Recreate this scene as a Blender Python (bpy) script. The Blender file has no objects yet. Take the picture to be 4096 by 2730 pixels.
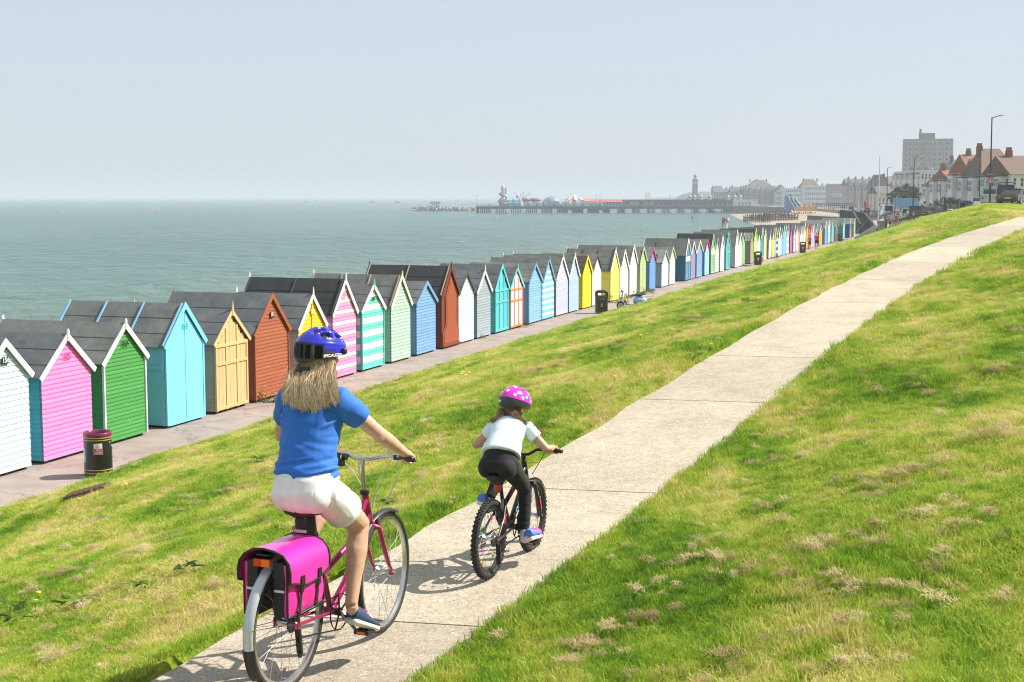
import bpy, math, random
import numpy as np
from mathutils import Vector, Matrix, noise as mnoise
R = math.radians
sc = bpy.context.scene
col = sc.collection
random.seed(7)
rng = np.random.default_rng(11)
CAM_Z = 5.9            # eye height above the promenade (promenade is z = 0)
FPX = 5570.0           # focal length in photo pixels (4096 wide)
PITCH = math.atan((1365 - 788.5) / FPX)
cam_d = bpy.data.cameras.new('camera')
cam = bpy.data.objects.new('camera', cam_d); col.objects.link(cam)
cam.location = (0, 0, CAM_Z)
cam.rotation_euler = (R(90) - PITCH, 0, 0)
cam_d.sensor_width = 36.0
cam_d.lens = FPX / 4096 * 36
cam_d.clip_start = 0.1; cam_d.clip_end = 60000
sc.camera = cam
SUN_EL = R(46)
SUN_DIR = Vector((0.975, 0.215, 0)).normalized()      # horizontal direction towards the sun
world = bpy.data.worlds.new('World'); sc.world = world
world.use_nodes = True
wn = world.node_tree.nodes; wl = world.node_tree.links
wn.clear()
w_out = wn.new('ShaderNodeOutputWorld'); w_bg = wn.new('ShaderNodeBackground'); w_sky = wn.new('ShaderNodeTexSky')
w_sky.sky_type = 'NISHITA'; w_sky.sun_disc = False
w_sky.sun_elevation = SUN_EL
w_sky.sun_rotation = math.atan2(SUN_DIR.x, SUN_DIR.y)
w_sky.air_density = 1.0; w_sky.dust_density = 1.2; w_sky.ozone_density = 4.0
w_bg.inputs['Strength'].default_value = 0.073
# a thin even veil of summer haze over the whole sky
w_mix = wn.new('ShaderNodeMix'); w_mix.data_type = 'RGBA'
for _i in w_mix.inputs:
    if _i.name == 'B' and _i.type == 'RGBA': _i.default_value = (6.05, 6.6, 7.35, 1)
    if _i.name == 'A' and _i.type == 'RGBA': wl.new(w_sky.outputs[0], _i)
    if _i.name == 'Factor' and _i.type == 'VALUE': _i.default_value = 0.74
wl.new([_o for _o in w_mix.outputs if _o.type == 'RGBA'][0], w_bg.inputs['Color']); wl.new(w_bg.outputs[0], w_out.inputs['Surface'])
sun_d = bpy.data.lights.new('sun', 'SUN')
sun_d.energy = 5.0; sun_d.angle = R(0.55); sun_d.color = (1.0, 0.95, 0.86)
sun = bpy.data.objects.new('sun', sun_d); col.objects.link(sun)
to_sun = Vector((SUN_DIR.x * math.cos(SUN_EL), SUN_DIR.y * math.cos(SUN_EL), math.sin(SUN_EL)))
sun.rotation_euler = to_sun.to_track_quat('Z', 'Y').to_euler()
sun.location = (60, 20, 80)
vs = sc.view_settings
vs.view_transform = 'Standard'; vs.look = 'None'; vs.gamma = 1.0; vs.use_curve_mapping = False
vs.exposure = 0.72
sc.render.engine = 'CYCLES'
sc.cycles.use_denoising = True
sc.cycles.filter_width = 1.15
sc.cycles.max_bounces = 8; sc.cycles.diffuse_bounces = 3; sc.cycles.glossy_bounces = 3
sc.cycles.transmission_bounces = 6; sc.cycles.transparent_max_bounces = 8; sc.cycles.volume_bounces = 1
sc.cycles.sample_clamp_indirect = 6.0
sc.cycles.caustics_reflective = False; sc.cycles.caustics_refractive = False
_cp, _sp = math.cos(PITCH), math.sin(PITCH)
def ray(x, y):
    a = (x - 2048) / FPX; b = -(y - 1365) / FPX
    return Vector((a, _cp + b * _sp, -_sp + b * _cp))
def W(x, y, Y):
    """the place seen at photo pixel x, y that stands Y metres ahead"""
    d = ray(x, y); k = Y / d.y
    return Vector((d.x * k, Y, CAM_Z + d.z * k))
def G(x, y, z=0.0):
    """the place seen at photo pixel x, y on the level z"""
    d = ray(x, y); k = (z - CAM_Z) / d.z
    return Vector((d.x * k, d.y * k, z))
MATS = {}
def new_mat(name):
    m = bpy.data.materials.new(name); m.use_nodes = True
    nt = m.node_tree
    b = nt.nodes.get('Principled BSDF')
    return m, nt, b
def N(nt, t, **kw):
    n = nt.nodes.new(t)
    for k, v in kw.items():
        setattr(n, k, v)
    return n
def ramp(nt, stops, interp='LINEAR'):
    n = nt.nodes.new('ShaderNodeValToRGB'); cr = n.color_ramp; cr.interpolation = interp
    while len(cr.elements) < len(stops): cr.elements.new(0.5)
    for e, (p, c) in zip(cr.elements, stops):
        e.position = p
        e.color = (c, c, c, 1) if isinstance(c, (int, float)) else (c[0], c[1], c[2], 1)
    return n
def noise_tex(nt, scale, detail=4, rough=0.55, coord=None, dist=0.0):
    n = nt.nodes.new('ShaderNodeTexNoise')
    n.inputs['Scale'].default_value = scale; n.inputs['Detail'].default_value = detail
    n.inputs['Roughness'].default_value = rough; n.inputs['Distortion'].default_value = dist
    if coord is not None: nt.links.new(coord, n.inputs['Vector'])
    return n
def mixc(nt, fac, a, b, mode='MIX'):
    n = nt.nodes.new('ShaderNodeMix'); n.data_type = 'RGBA'; n.blend_type = mode
    for sock, v in (('Factor', fac), ('A', a), ('B', b)):
        i = [s for s in n.inputs if s.name == sock and (s.type == ('VALUE' if sock == 'Factor' else 'RGBA'))][0]
        if hasattr(v, 'is_output'): nt.links.new(v, i)
        elif isinstance(v, (int, float)): i.default_value = v
        else: i.default_value = (v[0], v[1], v[2], 1)
    return [s for s in n.outputs if s.type == 'RGBA'][0]
def math_n(nt, op, a, b=None, c=None):
    n = nt.nodes.new('ShaderNodeMath'); n.operation = op
    for i, v in enumerate((a, b, c)):
        if v is None: continue
        if hasattr(v, 'is_output'): nt.links.new(v, n.inputs[i])
        else: n.inputs[i].default_value = v
    return n.outputs[0]
def bump(nt, b, h, strength=0.3, dist=0.01):
    n = nt.nodes.new('ShaderNodeBump'); n.inputs['Strength'].default_value = strength
    n.inputs['Distance'].default_value = dist
    nt.links.new(h, n.inputs['Height']); nt.links.new(n.outputs[0], b.inputs['Normal'])
    return n
def srgb(r, g, b):
    f = lambda c: (c / 255) / 12.92 if c / 255 < 0.04045 else ((c / 255 + 0.055) / 1.055) ** 2.4
    return (f(r), f(g), f(b))
def plain(name, c, rough=0.5, metal=0.0, var=0.12, scale=6.0, bmp=0.0, bscale=60.0, coat=0.0, spec=None, sheen=0.0):
    """a painted / plastic / metal surface with slight tone variation and fine relief"""
    if name in MATS: return MATS[name]
    m, nt, b = new_mat(name)
    tc = N(nt, 'ShaderNodeTexCoord')
    n = noise_tex(nt, scale, 3, 0.6, tc.outputs['Object'])
    r = ramp(nt, [(0.3, tuple(x * (1 - var) for x in c)), (0.7, tuple(min(1, x * (1 + var * 0.6)) for x in c))])
    nt.links.new(n.outputs['Fac'], r.inputs[0]); nt.links.new(r.outputs[0], b.inputs['Base Color'])
    b.inputs['Roughness'].default_value = rough; b.inputs['Metallic'].default_value = metal
    b.inputs['Coat Weight'].default_value = coat; b.inputs['Sheen Weight'].default_value = sheen
    if spec is not None: b.inputs['Specular IOR Level'].default_value = spec
    if bmp:
        n2 = noise_tex(nt, bscale, 3, 0.6, tc.outputs['Object'])
        bump(nt, b, n2.outputs['Fac'], bmp, 0.004)
    MATS[name] = m
    return m
def wood(name, c, wear=0.0, wear_c=(0.5, 0.45, 0.38), axis='X', rough=0.55, var=0.10, grain=0.25):
    """painted or stained timber: tone differs from board to board, grain relief, worn patches"""
    if name in MATS: return MATS[name]
    m, nt, b = new_mat(name)
    tc = N(nt, 'ShaderNodeTexCoord'); oi = N(nt, 'ShaderNodeObjectInfo')
    mp = N(nt, 'ShaderNodeMapping')
    mp.inputs['Scale'].default_value = {'X': (1.2, 14, 14), 'Z': (14, 14, 1.2)}[axis]
    addv = N(nt, 'ShaderNodeVectorMath'); addv.operation = 'ADD'
    sc3 = N(nt, 'ShaderNodeVectorMath'); sc3.operation = 'SCALE'; sc3.inputs['Scale'].default_value = 9.0
    nt.links.new(oi.outputs['Location'], sc3.inputs[0])
    nt.links.new(tc.outputs['Object'], addv.inputs[0]); nt.links.new(sc3.outputs[0], addv.inputs[1])
    nt.links.new(addv.outputs[0], mp.inputs[0])
    g = noise_tex(nt, 3.0, 5, 0.65, mp.outputs[0])
    r = ramp(nt, [(0.25, tuple(x * (1 - var * 1.3) for x in c)), (0.6, c), (0.85, tuple(min(1, x * (1 + var)) for x in c))])
    nt.links.new(g.outputs['Fac'], r.inputs[0])
    tone = math_n(nt, 'MULTIPLY_ADD', oi.outputs['Random'], 0.14, 0.93)
    cmb = N(nt, 'ShaderNodeCombineColor')
    for i in range(3): nt.links.new(tone, cmb.inputs[i])
    out = mixc(nt, 1.0, r.outputs[0], cmb.outputs[0], 'MULTIPLY')
    # weather stains running over several boards
    st = noise_tex(nt, 2.2, 4, 0.6, addv.outputs[0])
    sr = ramp(nt, [(0.56, 0.0), (0.8, 0.22)])
    nt.links.new(st.outputs['Fac'], sr.inputs[0])
    out = mixc(nt, sr.outputs[0], out, tuple(x * 0.62 for x in c))
    if wear > 0:
        wv = noise_tex(nt, 2.6, 6, 0.75, mp.outputs[0])
        wr = ramp(nt, [(0.66 - wear * 0.3, 0.0), (0.72 - wear * 0.22, 1.0)])
        nt.links.new(wv.outputs['Fac'], wr.inputs[0])
        out = mixc(nt, wr.outputs[0], out, wear_c)
    nt.links.new(out, b.inputs['Base Color'])
    b.inputs['Roughness'].default_value = rough
    bump(nt, b, g.outputs['Fac'], grain, 0.004)
    MATS[name] = m
    return m
def felt(name, c):
    if name in MATS: return MATS[name]
    m, nt, b = new_mat(name)
    tc = N(nt, 'ShaderNodeTexCoord'); oi = N(nt, 'ShaderNodeObjectInfo')
    addv = N(nt, 'ShaderNodeVectorMath'); addv.operation = 'ADD'
    nt.links.new(tc.outputs['Object'], addv.inputs[0]); nt.links.new(oi.outputs['Location'], addv.inputs[1])
    n1 = noise_tex(nt, 1.6, 5, 0.7, addv.outputs[0]); n2 = noise_tex(nt, 90, 2, 0.7, addv.outputs[0])
    r = ramp(nt, [(0.3, tuple(x * 0.68 for x in c)), (0.55, c), (0.75, tuple(x * 1.35 for x in c))])
    nt.links.new(n1.outputs['Fac'], r.inputs[0])
    r2 = ramp(nt, [(0.3, 0.6), (0.7, 1.4)]); nt.links.new(n2.outputs['Fac'], r2.inputs[0])
    o = mixc(nt, 1.0, r.outputs[0], r2.outputs[0], 'MULTIPLY')
    n3 = noise_tex(nt, 1.1, 4, 0.7, addv.outputs[0])       # lichen near ridges
    r3 = ramp(nt, [(0.66, 0.0), (0.74, 0.35)]); nt.links.new(n3.outputs['Fac'], r3.inputs[0])
    o = mixc(nt, r3.outputs[0], o, (0.11, 0.085, 0.045))
    nt.links.new(o, b.inputs['Base Color']); b.inputs['Roughness'].default_value = 0.9
    bump(nt, b, n2.outputs['Fac'], 0.6, 0.004)
    MATS[name] = m
    return m
class MB:
    def __init__(s): s.v = []; s.f = []; s.m = []; s.cm = 0
    def mat(s, i): s.cm = i; return s
    def add(s, vs, fs):
        o = len(s.v); s.v.extend([tuple(p) for p in vs])
        for f in fs: s.f.append(tuple(i + o for i in f)); s.m.append(s.cm)
        return s
    def box(s, c, d, rot=None, taper=1.0):
        x, y, z = d[0] / 2, d[1] / 2, d[2] / 2
        P = []
        for k in (-1, 1):
            t = taper if k > 0 else 1.0
            for a, b in ((-1, -1), (1, -1), (1, 1), (-1, 1)): P.append(Vector((a * x * t, b * y * t, k * z)))
        if rot is not None:
            M = rot if isinstance(rot, Matrix) else Matrix.Rotation(rot, 3, 'Z')
            P = [M @ p for p in P]
        c = Vector(c)
        return s.add([p + c for p in P], [(3, 2, 1, 0), (4, 5, 6, 7), (0, 1, 5, 4), (1, 2, 6, 5), (2, 3, 7, 6), (3, 0, 4, 7)])
    def bar(s, p, q, w, h=None, up=(0, 0, 1)):
        """a rectangular bar from p to q, w wide, h deep"""
        p, q = Vector(p), Vector(q); h = h or w
        d = (q - p).normalized(); u = Vector(up)
        if abs(d.dot(u)) > 0.98: u = Vector((0, 1, 0))
        a = d.cross(u).normalized(); b = a.cross(d)
        P = [e + a * (i * w / 2) + b * (j * h / 2) for e in (p, q) for i, j in ((-1, -1), (1, -1), (1, 1), (-1, 1))]
        return s.add(P, [(3, 2, 1, 0), (4, 5, 6, 7), (0, 1, 5, 4), (1, 2, 6, 5), (2, 3, 7, 6), (3, 0, 4, 7)])
    def prism(s, poly, dvec):
        """extrude a flat polygon (list of 3-D points) by dvec"""
        n = len(poly); d = Vector(dvec); A = [Vector(p) for p in poly]; B = [p + d for p in A]
        nrm = Vector((0, 0, 0))
        for i in range(n):
            nrm += (A[i]).cross(A[(i + 1) % n])
        fs = [tuple(range(n))[::-1], tuple(range(n, 2 * n))] + [(i, (i + 1) % n, n + (i + 1) % n, n + i) for i in range(n)]
        if nrm.dot(d) < 0: fs = [f[::-1] for f in fs]
        return s.add(A + B, fs)
    def tube(s, pts, r, n=8, closed=False, caps=True, flat=1.0, up=None):
        """a tube along pts; r one radius or one per point; flat squashes it sideways"""
        pts = [Vector(p) for p in pts]; k = len(pts)
        rs = r if isinstance(r, (list, tuple)) else [r] * k
        V = []; prev = None
        for i, p in enumerate(pts):
            if closed: t = pts[(i + 1) % k] - pts[i - 1]
            else: t = pts[min(i + 1, k - 1)] - pts[max(i - 1, 0)]
            t = t.normalized() if t.length > 1e-9 else Vector((0, 0, 1))
            if prev is None:
                a = Vector(up) if up is not None else (Vector((0, 0, 1)) if abs(t.z) < 0.9 else Vector((1, 0, 0)))
            else: a = prev
            a = (a - t * a.dot(t))
            a = a.normalized() if a.length > 1e-6 else t.orthogonal().normalized()
            prev = a; b = t.cross(a)
            rr = rs[i]; ra, rb = (rr if isinstance(rr, tuple) else (rr, rr * flat))
            for j in range(n):
                w = 2 * math.pi * j / n
                V.append(p + a * (ra * math.cos(w)) + b * (rb * math.sin(w)))
        F = []
        for i in range(k if closed else k - 1):
            i2 = (i + 1) % k
            for j in range(n):
                j2 = (j + 1) % n
                F.append((i * n + j, i * n + j2, i2 * n + j2, i2 * n + j))
        if caps and not closed:
            F.append(tuple(range(n))[::-1]); F.append(tuple(range((k - 1) * n, k * n)))
        return s.add(V, F)
    def lathe(s, prof, n=16, c=(0, 0, 0), M=None, sx=1.0, sy=1.0, caps=True):
        """turn a profile of (radius, z) round z"""
        V = []; c = Vector(c)
        for r, z in prof:
            for j in range(n):
                w = 2 * math.pi * j / n
                p = Vector((r * math.cos(w) * sx, r * math.sin(w) * sy, z))
                V.append((M @ p if M is not None else p) + c)
        k = len(prof); F = []
        for i in range(k - 1):
            for j in range(n):
                j2 = (j + 1) % n
                F.append((i * n + j, i * n + j2, (i + 1) * n + j2, (i + 1) * n + j))
        if caps:
            F.append(tuple(range(n))[::-1]); F.append(tuple(range((k - 1) * n, k * n)))
        return s.add(V, F)
    def torus(s, c, R0, r, n=40, m=8, M=None, flat=1.0, a0=0, a1=2 * math.pi):
        c = Vector(c); full = abs(a1 - a0 - 2 * math.pi) < 1e-6
        pts = [Vector((R0 * math.cos(a0 + (a1 - a0) * i / n), R0 * math.sin(a0 + (a1 - a0) * i / n), 0)) for i in range(n + (0 if full else 1))]
        if M is not None: pts = [M @ p for p in pts]
        upv = (M @ Vector((0, 0, 1))) if M is not None else Vector((0, 0, 1))
        return s.tube([p + c for p in pts], r, m, closed=full, up=upv, flat=flat)
    def ball(s, c, r, n=10, m=7, M=None):
        r = r if isinstance(r, (tuple, list)) else (r, r, r)
        c = Vector(c); V = []; F = []
        for i in range(m + 1):
            t = math.pi * (i + 0.0) / m; tt = min(max(t, 0.02), math.pi - 0.02)
            for j in range(n):
                w = 2 * math.pi * j / n
                p = Vector((r[0] * math.sin(tt) * math.cos(w), r[1] * math.sin(tt) * math.sin(w), r[2] * math.cos(tt)))
                V.append((M @ p if M is not None else p) + c)
        for i in range(m):
            for j in range(n):
                j2 = (j + 1) % n
                F.append((i * n + j2, i * n + j, (i + 1) * n + j, (i + 1) * n + j2))
        F.append(tuple(range(n))); F.append(tuple(range(m * n, m * n + n))[::-1])
        return s.add(V, F)
    def mesh(s, name, smooth=False):
        me = bpy.data.meshes.new(name)
        me.from_pydata(s.v, [], s.f)
        if s.m and max(s.m) > 0: me.polygons.foreach_set('material_index', s.m)
        if smooth: me.polygons.foreach_set('use_smooth', [True] * len(s.f))
        me.update()
        return me
    def build(s, name, mats, parent=None, smooth=False, **kw):
        return put(name, s.mesh(name, smooth), mats, parent, **kw)
def put(name, me, mats, parent=None, loc=None, rot=None, label=None, cat=None, group=None, kind=None):
    if mats is not None and len(me.materials) == 0:
        for m in (mats if isinstance(mats, (list, tuple)) else [mats]): me.materials.append(m)
    o = bpy.data.objects.new(name, me); col.objects.link(o)
    if parent is not None: o.parent = parent
    if loc is not None: o.location = loc
    if rot is not None: o.rotation_euler = rot
    return tag(o, label, cat, group, kind)
def tag(o, label=None, cat=None, group=None, kind=None):
    if label: o['label'] = label
    if cat: o['category'] = cat
    if group: o['group'] = group
    if kind: o['kind'] = kind
    return o
def thing(name, label, cat, loc=(0, 0, 0), rz=0.0, group=None):
    o = bpy.data.objects.new(name, None); col.objects.link(o)
    o.location = loc; o.rotation_euler = (0, 0, rz); o.empty_display_size = 0.1
    return tag(o, label, cat, group)
def smooth_by_angle(me, deg=40):
    me.polygons.foreach_set('use_smooth', [True] * len(me.polygons))
    try: me.set_sharp_from_angle(angle=R(deg))
    except Exception: pass
    return me
def copy_tree(o, parent=None):
    c = o.copy(); col.objects.link(c); c.parent = parent
    for ch in list(o.children): copy_tree(ch, c)
    return c
BENCH = bpy.data.scenes.new('bench')
def baked(o):
    """final mesh of a loose object, worked out on a side bench"""
    BENCH.collection.objects.link(o)
    BENCH.view_layers[0].update(); dg = BENCH.view_layers[0].depsgraph
    me = bpy.data.meshes.new_from_object(o.evaluated_get(dg))
    bpy.data.objects.remove(o)
    return me
def text(name, body, size, mat, parent=None, loc=(0, 0, 0), rot=(0, 0, 0), ext=0.0015):
    cu = bpy.data.curves.new(name, 'FONT'); cu.body = body; cu.size = size; cu.extrude = ext; cu.offset = size * .02
    cu.align_x = 'CENTER'; cu.align_y = 'CENTER'
    cu.materials.append(mat)
    tmp = bpy.data.objects.new('t', cu)
    me = baked(tmp)
    if not me.materials: me.materials.append(mat)
    return put(name, me, None, parent, loc=loc, rot=rot)
U2 = Vector((math.sin(R(18.7)), math.cos(R(18.7))))      # along the row of huts
N2 = Vector((U2.y, -U2.x))                                # from the huts up the bank
T_CAM = 19.7
def st(X, Y): return (X * U2.x + Y * U2.y, T_CAM + X * N2.x + Y * N2.y)
def xy(s, t): return (s * U2.x + (t - T_CAM) * N2.x, s * U2.y + (t - T_CAM) * N2.y)
_base = [(175, 1859), (585, 1739), (817, 1673), (991, 1628), (1424, 1491), (1641, 1434), (1833, 1378), (2031, 1324),
         (2313, 1243), (2620, 1161), (2835, 1103), (2951, 1069.5), (3220, 998), (3408, 950)]
_fs = []; _ft = []
for _x, _y in _base:
    _p = G(_x, _y, 0.0); _s, _t = st(_p.x, _p.y); _fs.append(_s); _ft.append(_t)
_fs = np.array(_fs); _ft = np.array(_ft)
_cf = np.polyfit(_fs, _ft, 3, w=1 / np.sqrt(_fs))
def front_t(s):
    """line of the hut fronts"""
    s = np.clip(s, 10, 235)
    return np.polyval(_cf, s)
# centre line of the concrete path: x, y, z
PATH = np.array([(-5.45, -3, 3.34), (-4.15, 0, 3.36), (-2.04, 5, 3.40), (-1.21, 7, 3.425), (-.36, 9, 3.465), (.51, 11, 3.56), (1.85, 14, 3.79), (3.24, 17, 4.05), (4.66, 20, 4.29), (6.6, 24, 4.55), (8.59, 28, 4.78),
                 (11.1, 33, 4.98), (13.65, 38, 5.12), (17.25, 45, 5.35), (21.3, 53, 5.5), (31, 72, 5.5)])
_py = np.linspace(-3, 76, 800)
def _soft(v, w=61):
    k = np.hanning(w); k /= k.sum(); d0 = v[1] - v[0]; d1 = v[-1] - v[-2]
    e = np.concatenate([v[0] - d0 * np.arange(w, 0, -1), v, v[-1] + d1 * np.arange(1, w + 1)])
    return np.convolve(e, k, 'same')[w:-w]
_pxs = _soft(np.interp(_py, PATH[:, 1], PATH[:, 0], left=None)); _pzs = _soft(np.interp(_py, PATH[:, 1], PATH[:, 2]))
PATH = np.stack([_pxs + 0.03, _py, _pzs], 1)[20::4]
def path_x(Y): return np.interp(Y, PATH[:, 1], PATH[:, 0])
def path_z(Y): return np.interp(Y, PATH[:, 1], PATH[:, 2])
_ps, _pt = st(PATH[:, 0], PATH[:, 1])
CREST = np.array([(48, 20.6, 5.42), (60, 20.4, 5.45), (100, 20.6, 5.38), (135, 20.3, 5.18), (160, 18.6, 4.7), (185, 14.6, 3.72), (205, 11.2, 2.95), (222, 8.8, 2.45), (260, 8.5, 2.3)])
_k = _ps < 46
EDGE_S = np.concatenate([_ps[_k], CREST[:, 0]]); EDGE_T = np.concatenate([_pt[_k], CREST[:, 1]]); EDGE_Z = np.concatenate([PATH[_k, 2], CREST[:, 2]])
PROM_W = 1.95
PATH_HALF = 0.625
def sstep(a, b, x):
    t = np.clip((x - a) / (b - a), 0, 1); return t * t * (3 - 2 * t)
def lump(X, Y):
    return (0.045 * np.sin(X * 1.7 + Y * 0.6) * np.sin(Y * 1.1 - X * 0.4 + 1) + 0.02 * np.sin(X * 4.1 + 2.0 * Y) * np.sin(3.3 * Y - X)
            + 0.05 * np.sin(0.45 * X + 0.8 * Y))
def ground(X, Y):
    """height of the bank at world X, Y (numpy arrays or numbers)"""
    X = np.asarray(X, float); Y = np.asarray(Y, float)
    s, t = st(X, Y)
    tt = t - front_t(s)
    et = np.interp(s, EDGE_S, EDGE_T); ez = np.interp(s, EDGE_S, EDGE_Z)
    ett = et - front_t(s)
    # left of the path: falls to the promenade
    f = (tt - PROM_W) / np.maximum(ett - PATH_HALF - 0.02 - PROM_W, 0.5)
    left = ez * np.clip(f, 0, 1.0) ** 1.04
    c = tt - ett
    slope = 0.29 * (1 - sstep(40, 62, s)) + 0.004 + 0.16 * sstep(135, 165, s)
    right = ez + slope * np.maximum(c - PATH_HALF, 0)
    right = np.where(s < 62, np.minimum(right, ez + 5.5), np.minimum(right, np.maximum(ez, np.interp(s, [62, 150, 240], [5.8, 5.35, 4.5]))))
    z = np.where(c > 0, right, left)
    w = sstep(PROM_W, PROM_W + 0.8, tt) * np.clip((np.abs(c) - PATH_HALF) / 0.5, 0, 1)
    w = np.where((s > 46), sstep(PROM_W, PROM_W + 0.8, tt) * (c < -0.5), w)
    z = z + lump(X, Y) * w
    # bed under the slabs
    onpath = (np.abs(c) < PATH_HALF + 0.07) & (s < 46)
    z = np.where(onpath, ez - 0.10, z)
    # promenade edge: turf stands 5 cm proud
    z = np.where(tt > PROM_W + 0.05, z + 0.04 * sstep(PROM_W + 0.05, PROM_W + 0.4, tt) * (c < -PATH_HALF), z - 0.03)
    return z
def turf_colour(nt, lift=1.0):
    geo = N(nt, 'ShaderNodeNewGeometry')
    mp = N(nt, 'ShaderNodeMapping'); mp.inputs['Rotation'].default_value = (0, 0, R(18.7) - R(90)); 
    nt.links.new(geo.outputs['Position'], mp.inputs['Vector'])
    m2 = N(nt, 'ShaderNodeMapping'); m2.inputs['Rotation'].default_value = (0, 0, R(22)); m2.inputs['Scale'].default_value = (1, 0.30, 1)
    nt.links.new(geo.outputs['Position'], m2.inputs['Vector'])
    n1 = noise_tex(nt, 0.95, 5, 0.66, m2.outputs[0], 0.3)
    n2 = noise_tex(nt, 4.0, 3, 0.6, geo.outputs['Position'])
    n3 = noise_tex(nt, 0.33, 2, 0.5, m2.outputs[0])
    mixv = math_n(nt, 'ADD', math_n(nt, 'MULTIPLY_ADD', n1.outputs['Fac'], 0.92, -0.16), math_n(nt, 'MULTIPLY', n2.outputs['Fac'], 0.27))
    mixv = math_n(nt, 'ADD', mixv, math_n(nt, 'MULTIPLY', n3.outputs['Fac'], 0.14))
    return geo, mixv, lift
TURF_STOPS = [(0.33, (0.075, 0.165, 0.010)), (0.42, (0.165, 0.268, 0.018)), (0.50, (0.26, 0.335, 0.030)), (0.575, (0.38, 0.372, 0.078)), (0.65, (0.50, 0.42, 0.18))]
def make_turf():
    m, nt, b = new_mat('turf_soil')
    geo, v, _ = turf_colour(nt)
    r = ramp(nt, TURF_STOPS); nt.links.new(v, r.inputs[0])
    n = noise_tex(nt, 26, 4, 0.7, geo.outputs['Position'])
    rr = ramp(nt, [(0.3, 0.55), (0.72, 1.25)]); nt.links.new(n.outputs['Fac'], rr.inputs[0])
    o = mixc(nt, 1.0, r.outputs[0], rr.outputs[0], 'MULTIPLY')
    nt.links.new(o, b.inputs['Base Color']); b.inputs['Roughness'].default_value = 0.95
    b.inputs['Specular IOR Level'].default_value = 0.1
    n2 = noise_tex(nt, 14, 5, 0.75, geo.outputs['Position'])
    bump(nt, b, n2.outputs['Fac'], 0.9, 0.08)
    return m
def make_blade():
    m, nt, b = new_mat('grass_blades')
    geo, v, _ = turf_colour(nt)
    oi = N(nt, 'ShaderNodeObjectInfo')
    v2 = math_n(nt, 'ADD', v, math_n(nt, 'MULTIPLY_ADD', oi.outputs['Random'], 0.17, -0.085))
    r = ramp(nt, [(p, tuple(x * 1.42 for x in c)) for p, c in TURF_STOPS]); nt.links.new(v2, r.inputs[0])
    nt.links.new(r.outputs[0], b.inputs['Base Color'])
    b.inputs['Roughness'].default_value = 0.55; b.inputs['Specular IOR Level'].default_value = 0.25
    tr = N(nt, 'ShaderNodeBsdfTranslucent'); nt.links.new(r.outputs[0], tr.inputs['Color'])
    ms = N(nt, 'ShaderNodeMixShader'); ms.inputs[0].default_value = 0.4
    nt.links.new(b.outputs[0], ms.inputs[1]); nt.links.new(tr.outputs[0], ms.inputs[2])
    nt.links.new(ms.outputs[0], nt.nodes['Material Output'].inputs['Surface'])
    return m
MATS['turf'] = make_turf(); MATS['blade'] = make_blade()
def grid_obj(name, X, Y, Z, mat, kind=None, smooth=True, flip=False, **kw):
    a, b = X.shape
    V = np.stack([X, Y, Z], -1).reshape(-1, 3)
    i = np.arange(a - 1)[:, None] * b + np.arange(b - 1)[None]
    F = np.stack([i, i + 1, i + b + 1, i + b], -1).reshape(-1, 4)
    if flip: F = F[:, ::-1]
    me = bpy.data.meshes.new(name); me.from_pydata(V.tolist(), [], F.tolist())
    if smooth: me.polygons.foreach_set('use_smooth', [True] * len(me.polygons))
    me.update()
    return put(name, me, mat, kind=kind, **kw)
def steps(*segs):
    out = []
    for a, b, d in segs: out.append(np.arange(a, b, d))
    out.append(np.array([segs[-1][1]])); return np.concatenate(out)
s_ = steps((-6, 26, 0.20), (26, 48, 0.4), (48, 100, 1.2), (100, 224, 3.0))
t_ = steps((1.9, 2.5, 0.1), (2.5, 14, 0.5), (14, 22, 0.15), (22, 34, 0.5), (34, 130, 6.0))
S_, T_ = np.meshgrid(s_, t_, indexing='ij')
TT_ = T_ + front_t(S_)
Xg, Yg = xy(S_, TT_)
Zg = ground(Xg, Yg)
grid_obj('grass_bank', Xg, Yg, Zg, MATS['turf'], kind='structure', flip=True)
def make_prom():
    m, nt, b = new_mat('promenade_asphalt')
    geo = N(nt, 'ShaderNodeNewGeometry')
    n = noise_tex(nt, 0.9, 5, 0.65, geo.outputs['Position']); n2 = noise_tex(nt, 45, 3, 0.7, geo.outputs['Position'])
    r = ramp(nt, [(0.3, (0.235, 0.185, 0.165)), (0.7, (0.36, 0.295, 0.262))]); nt.links.new(n.outputs['Fac'], r.inputs[0])
    r2 = ramp(nt, [(0.3, 0.72), (0.7, 1.22)]); nt.links.new(n2.outputs['Fac'], r2.inputs[0])
    o = mixc(nt, 1.0, r.outputs[0], r2.outputs[0], 'MULTIPLY')
    vo = N(nt, 'ShaderNodeTexVoronoi'); vo.feature = 'DISTANCE_TO_EDGE'; vo.inputs['Scale'].default_value = 0.35
    nd = noise_tex(nt, 2.0, 4, 0.7, geo.outputs['Position'])
    mv = N(nt, 'ShaderNodeVectorMath'); mv.operation = 'ADD'
    nt.links.new(geo.outputs['Position'], mv.inputs[0]); nt.links.new(nd.outputs['Color'], mv.inputs[1]); nt.links.new(mv.outputs[0], vo.inputs['Vector'])
    rc = ramp(nt, [(0.0, 0.45), (0.012, 1.0)]); nt.links.new(vo.outputs['Distance'], rc.inputs[0])
    o = mixc(nt, 1.0, o, rc.outputs[0], 'MULTIPLY')
    nt.links.new(o, b.inputs['Base Color']); b.inputs['Roughness'].default_value = 0.9
    bump(nt, b, n2.outputs['Fac'], 0.5, 0.01)
    return m
MATS['prom'] = make_prom()
sp = steps((-10, 224, 2.0))
mb = MB(); V = []
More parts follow.
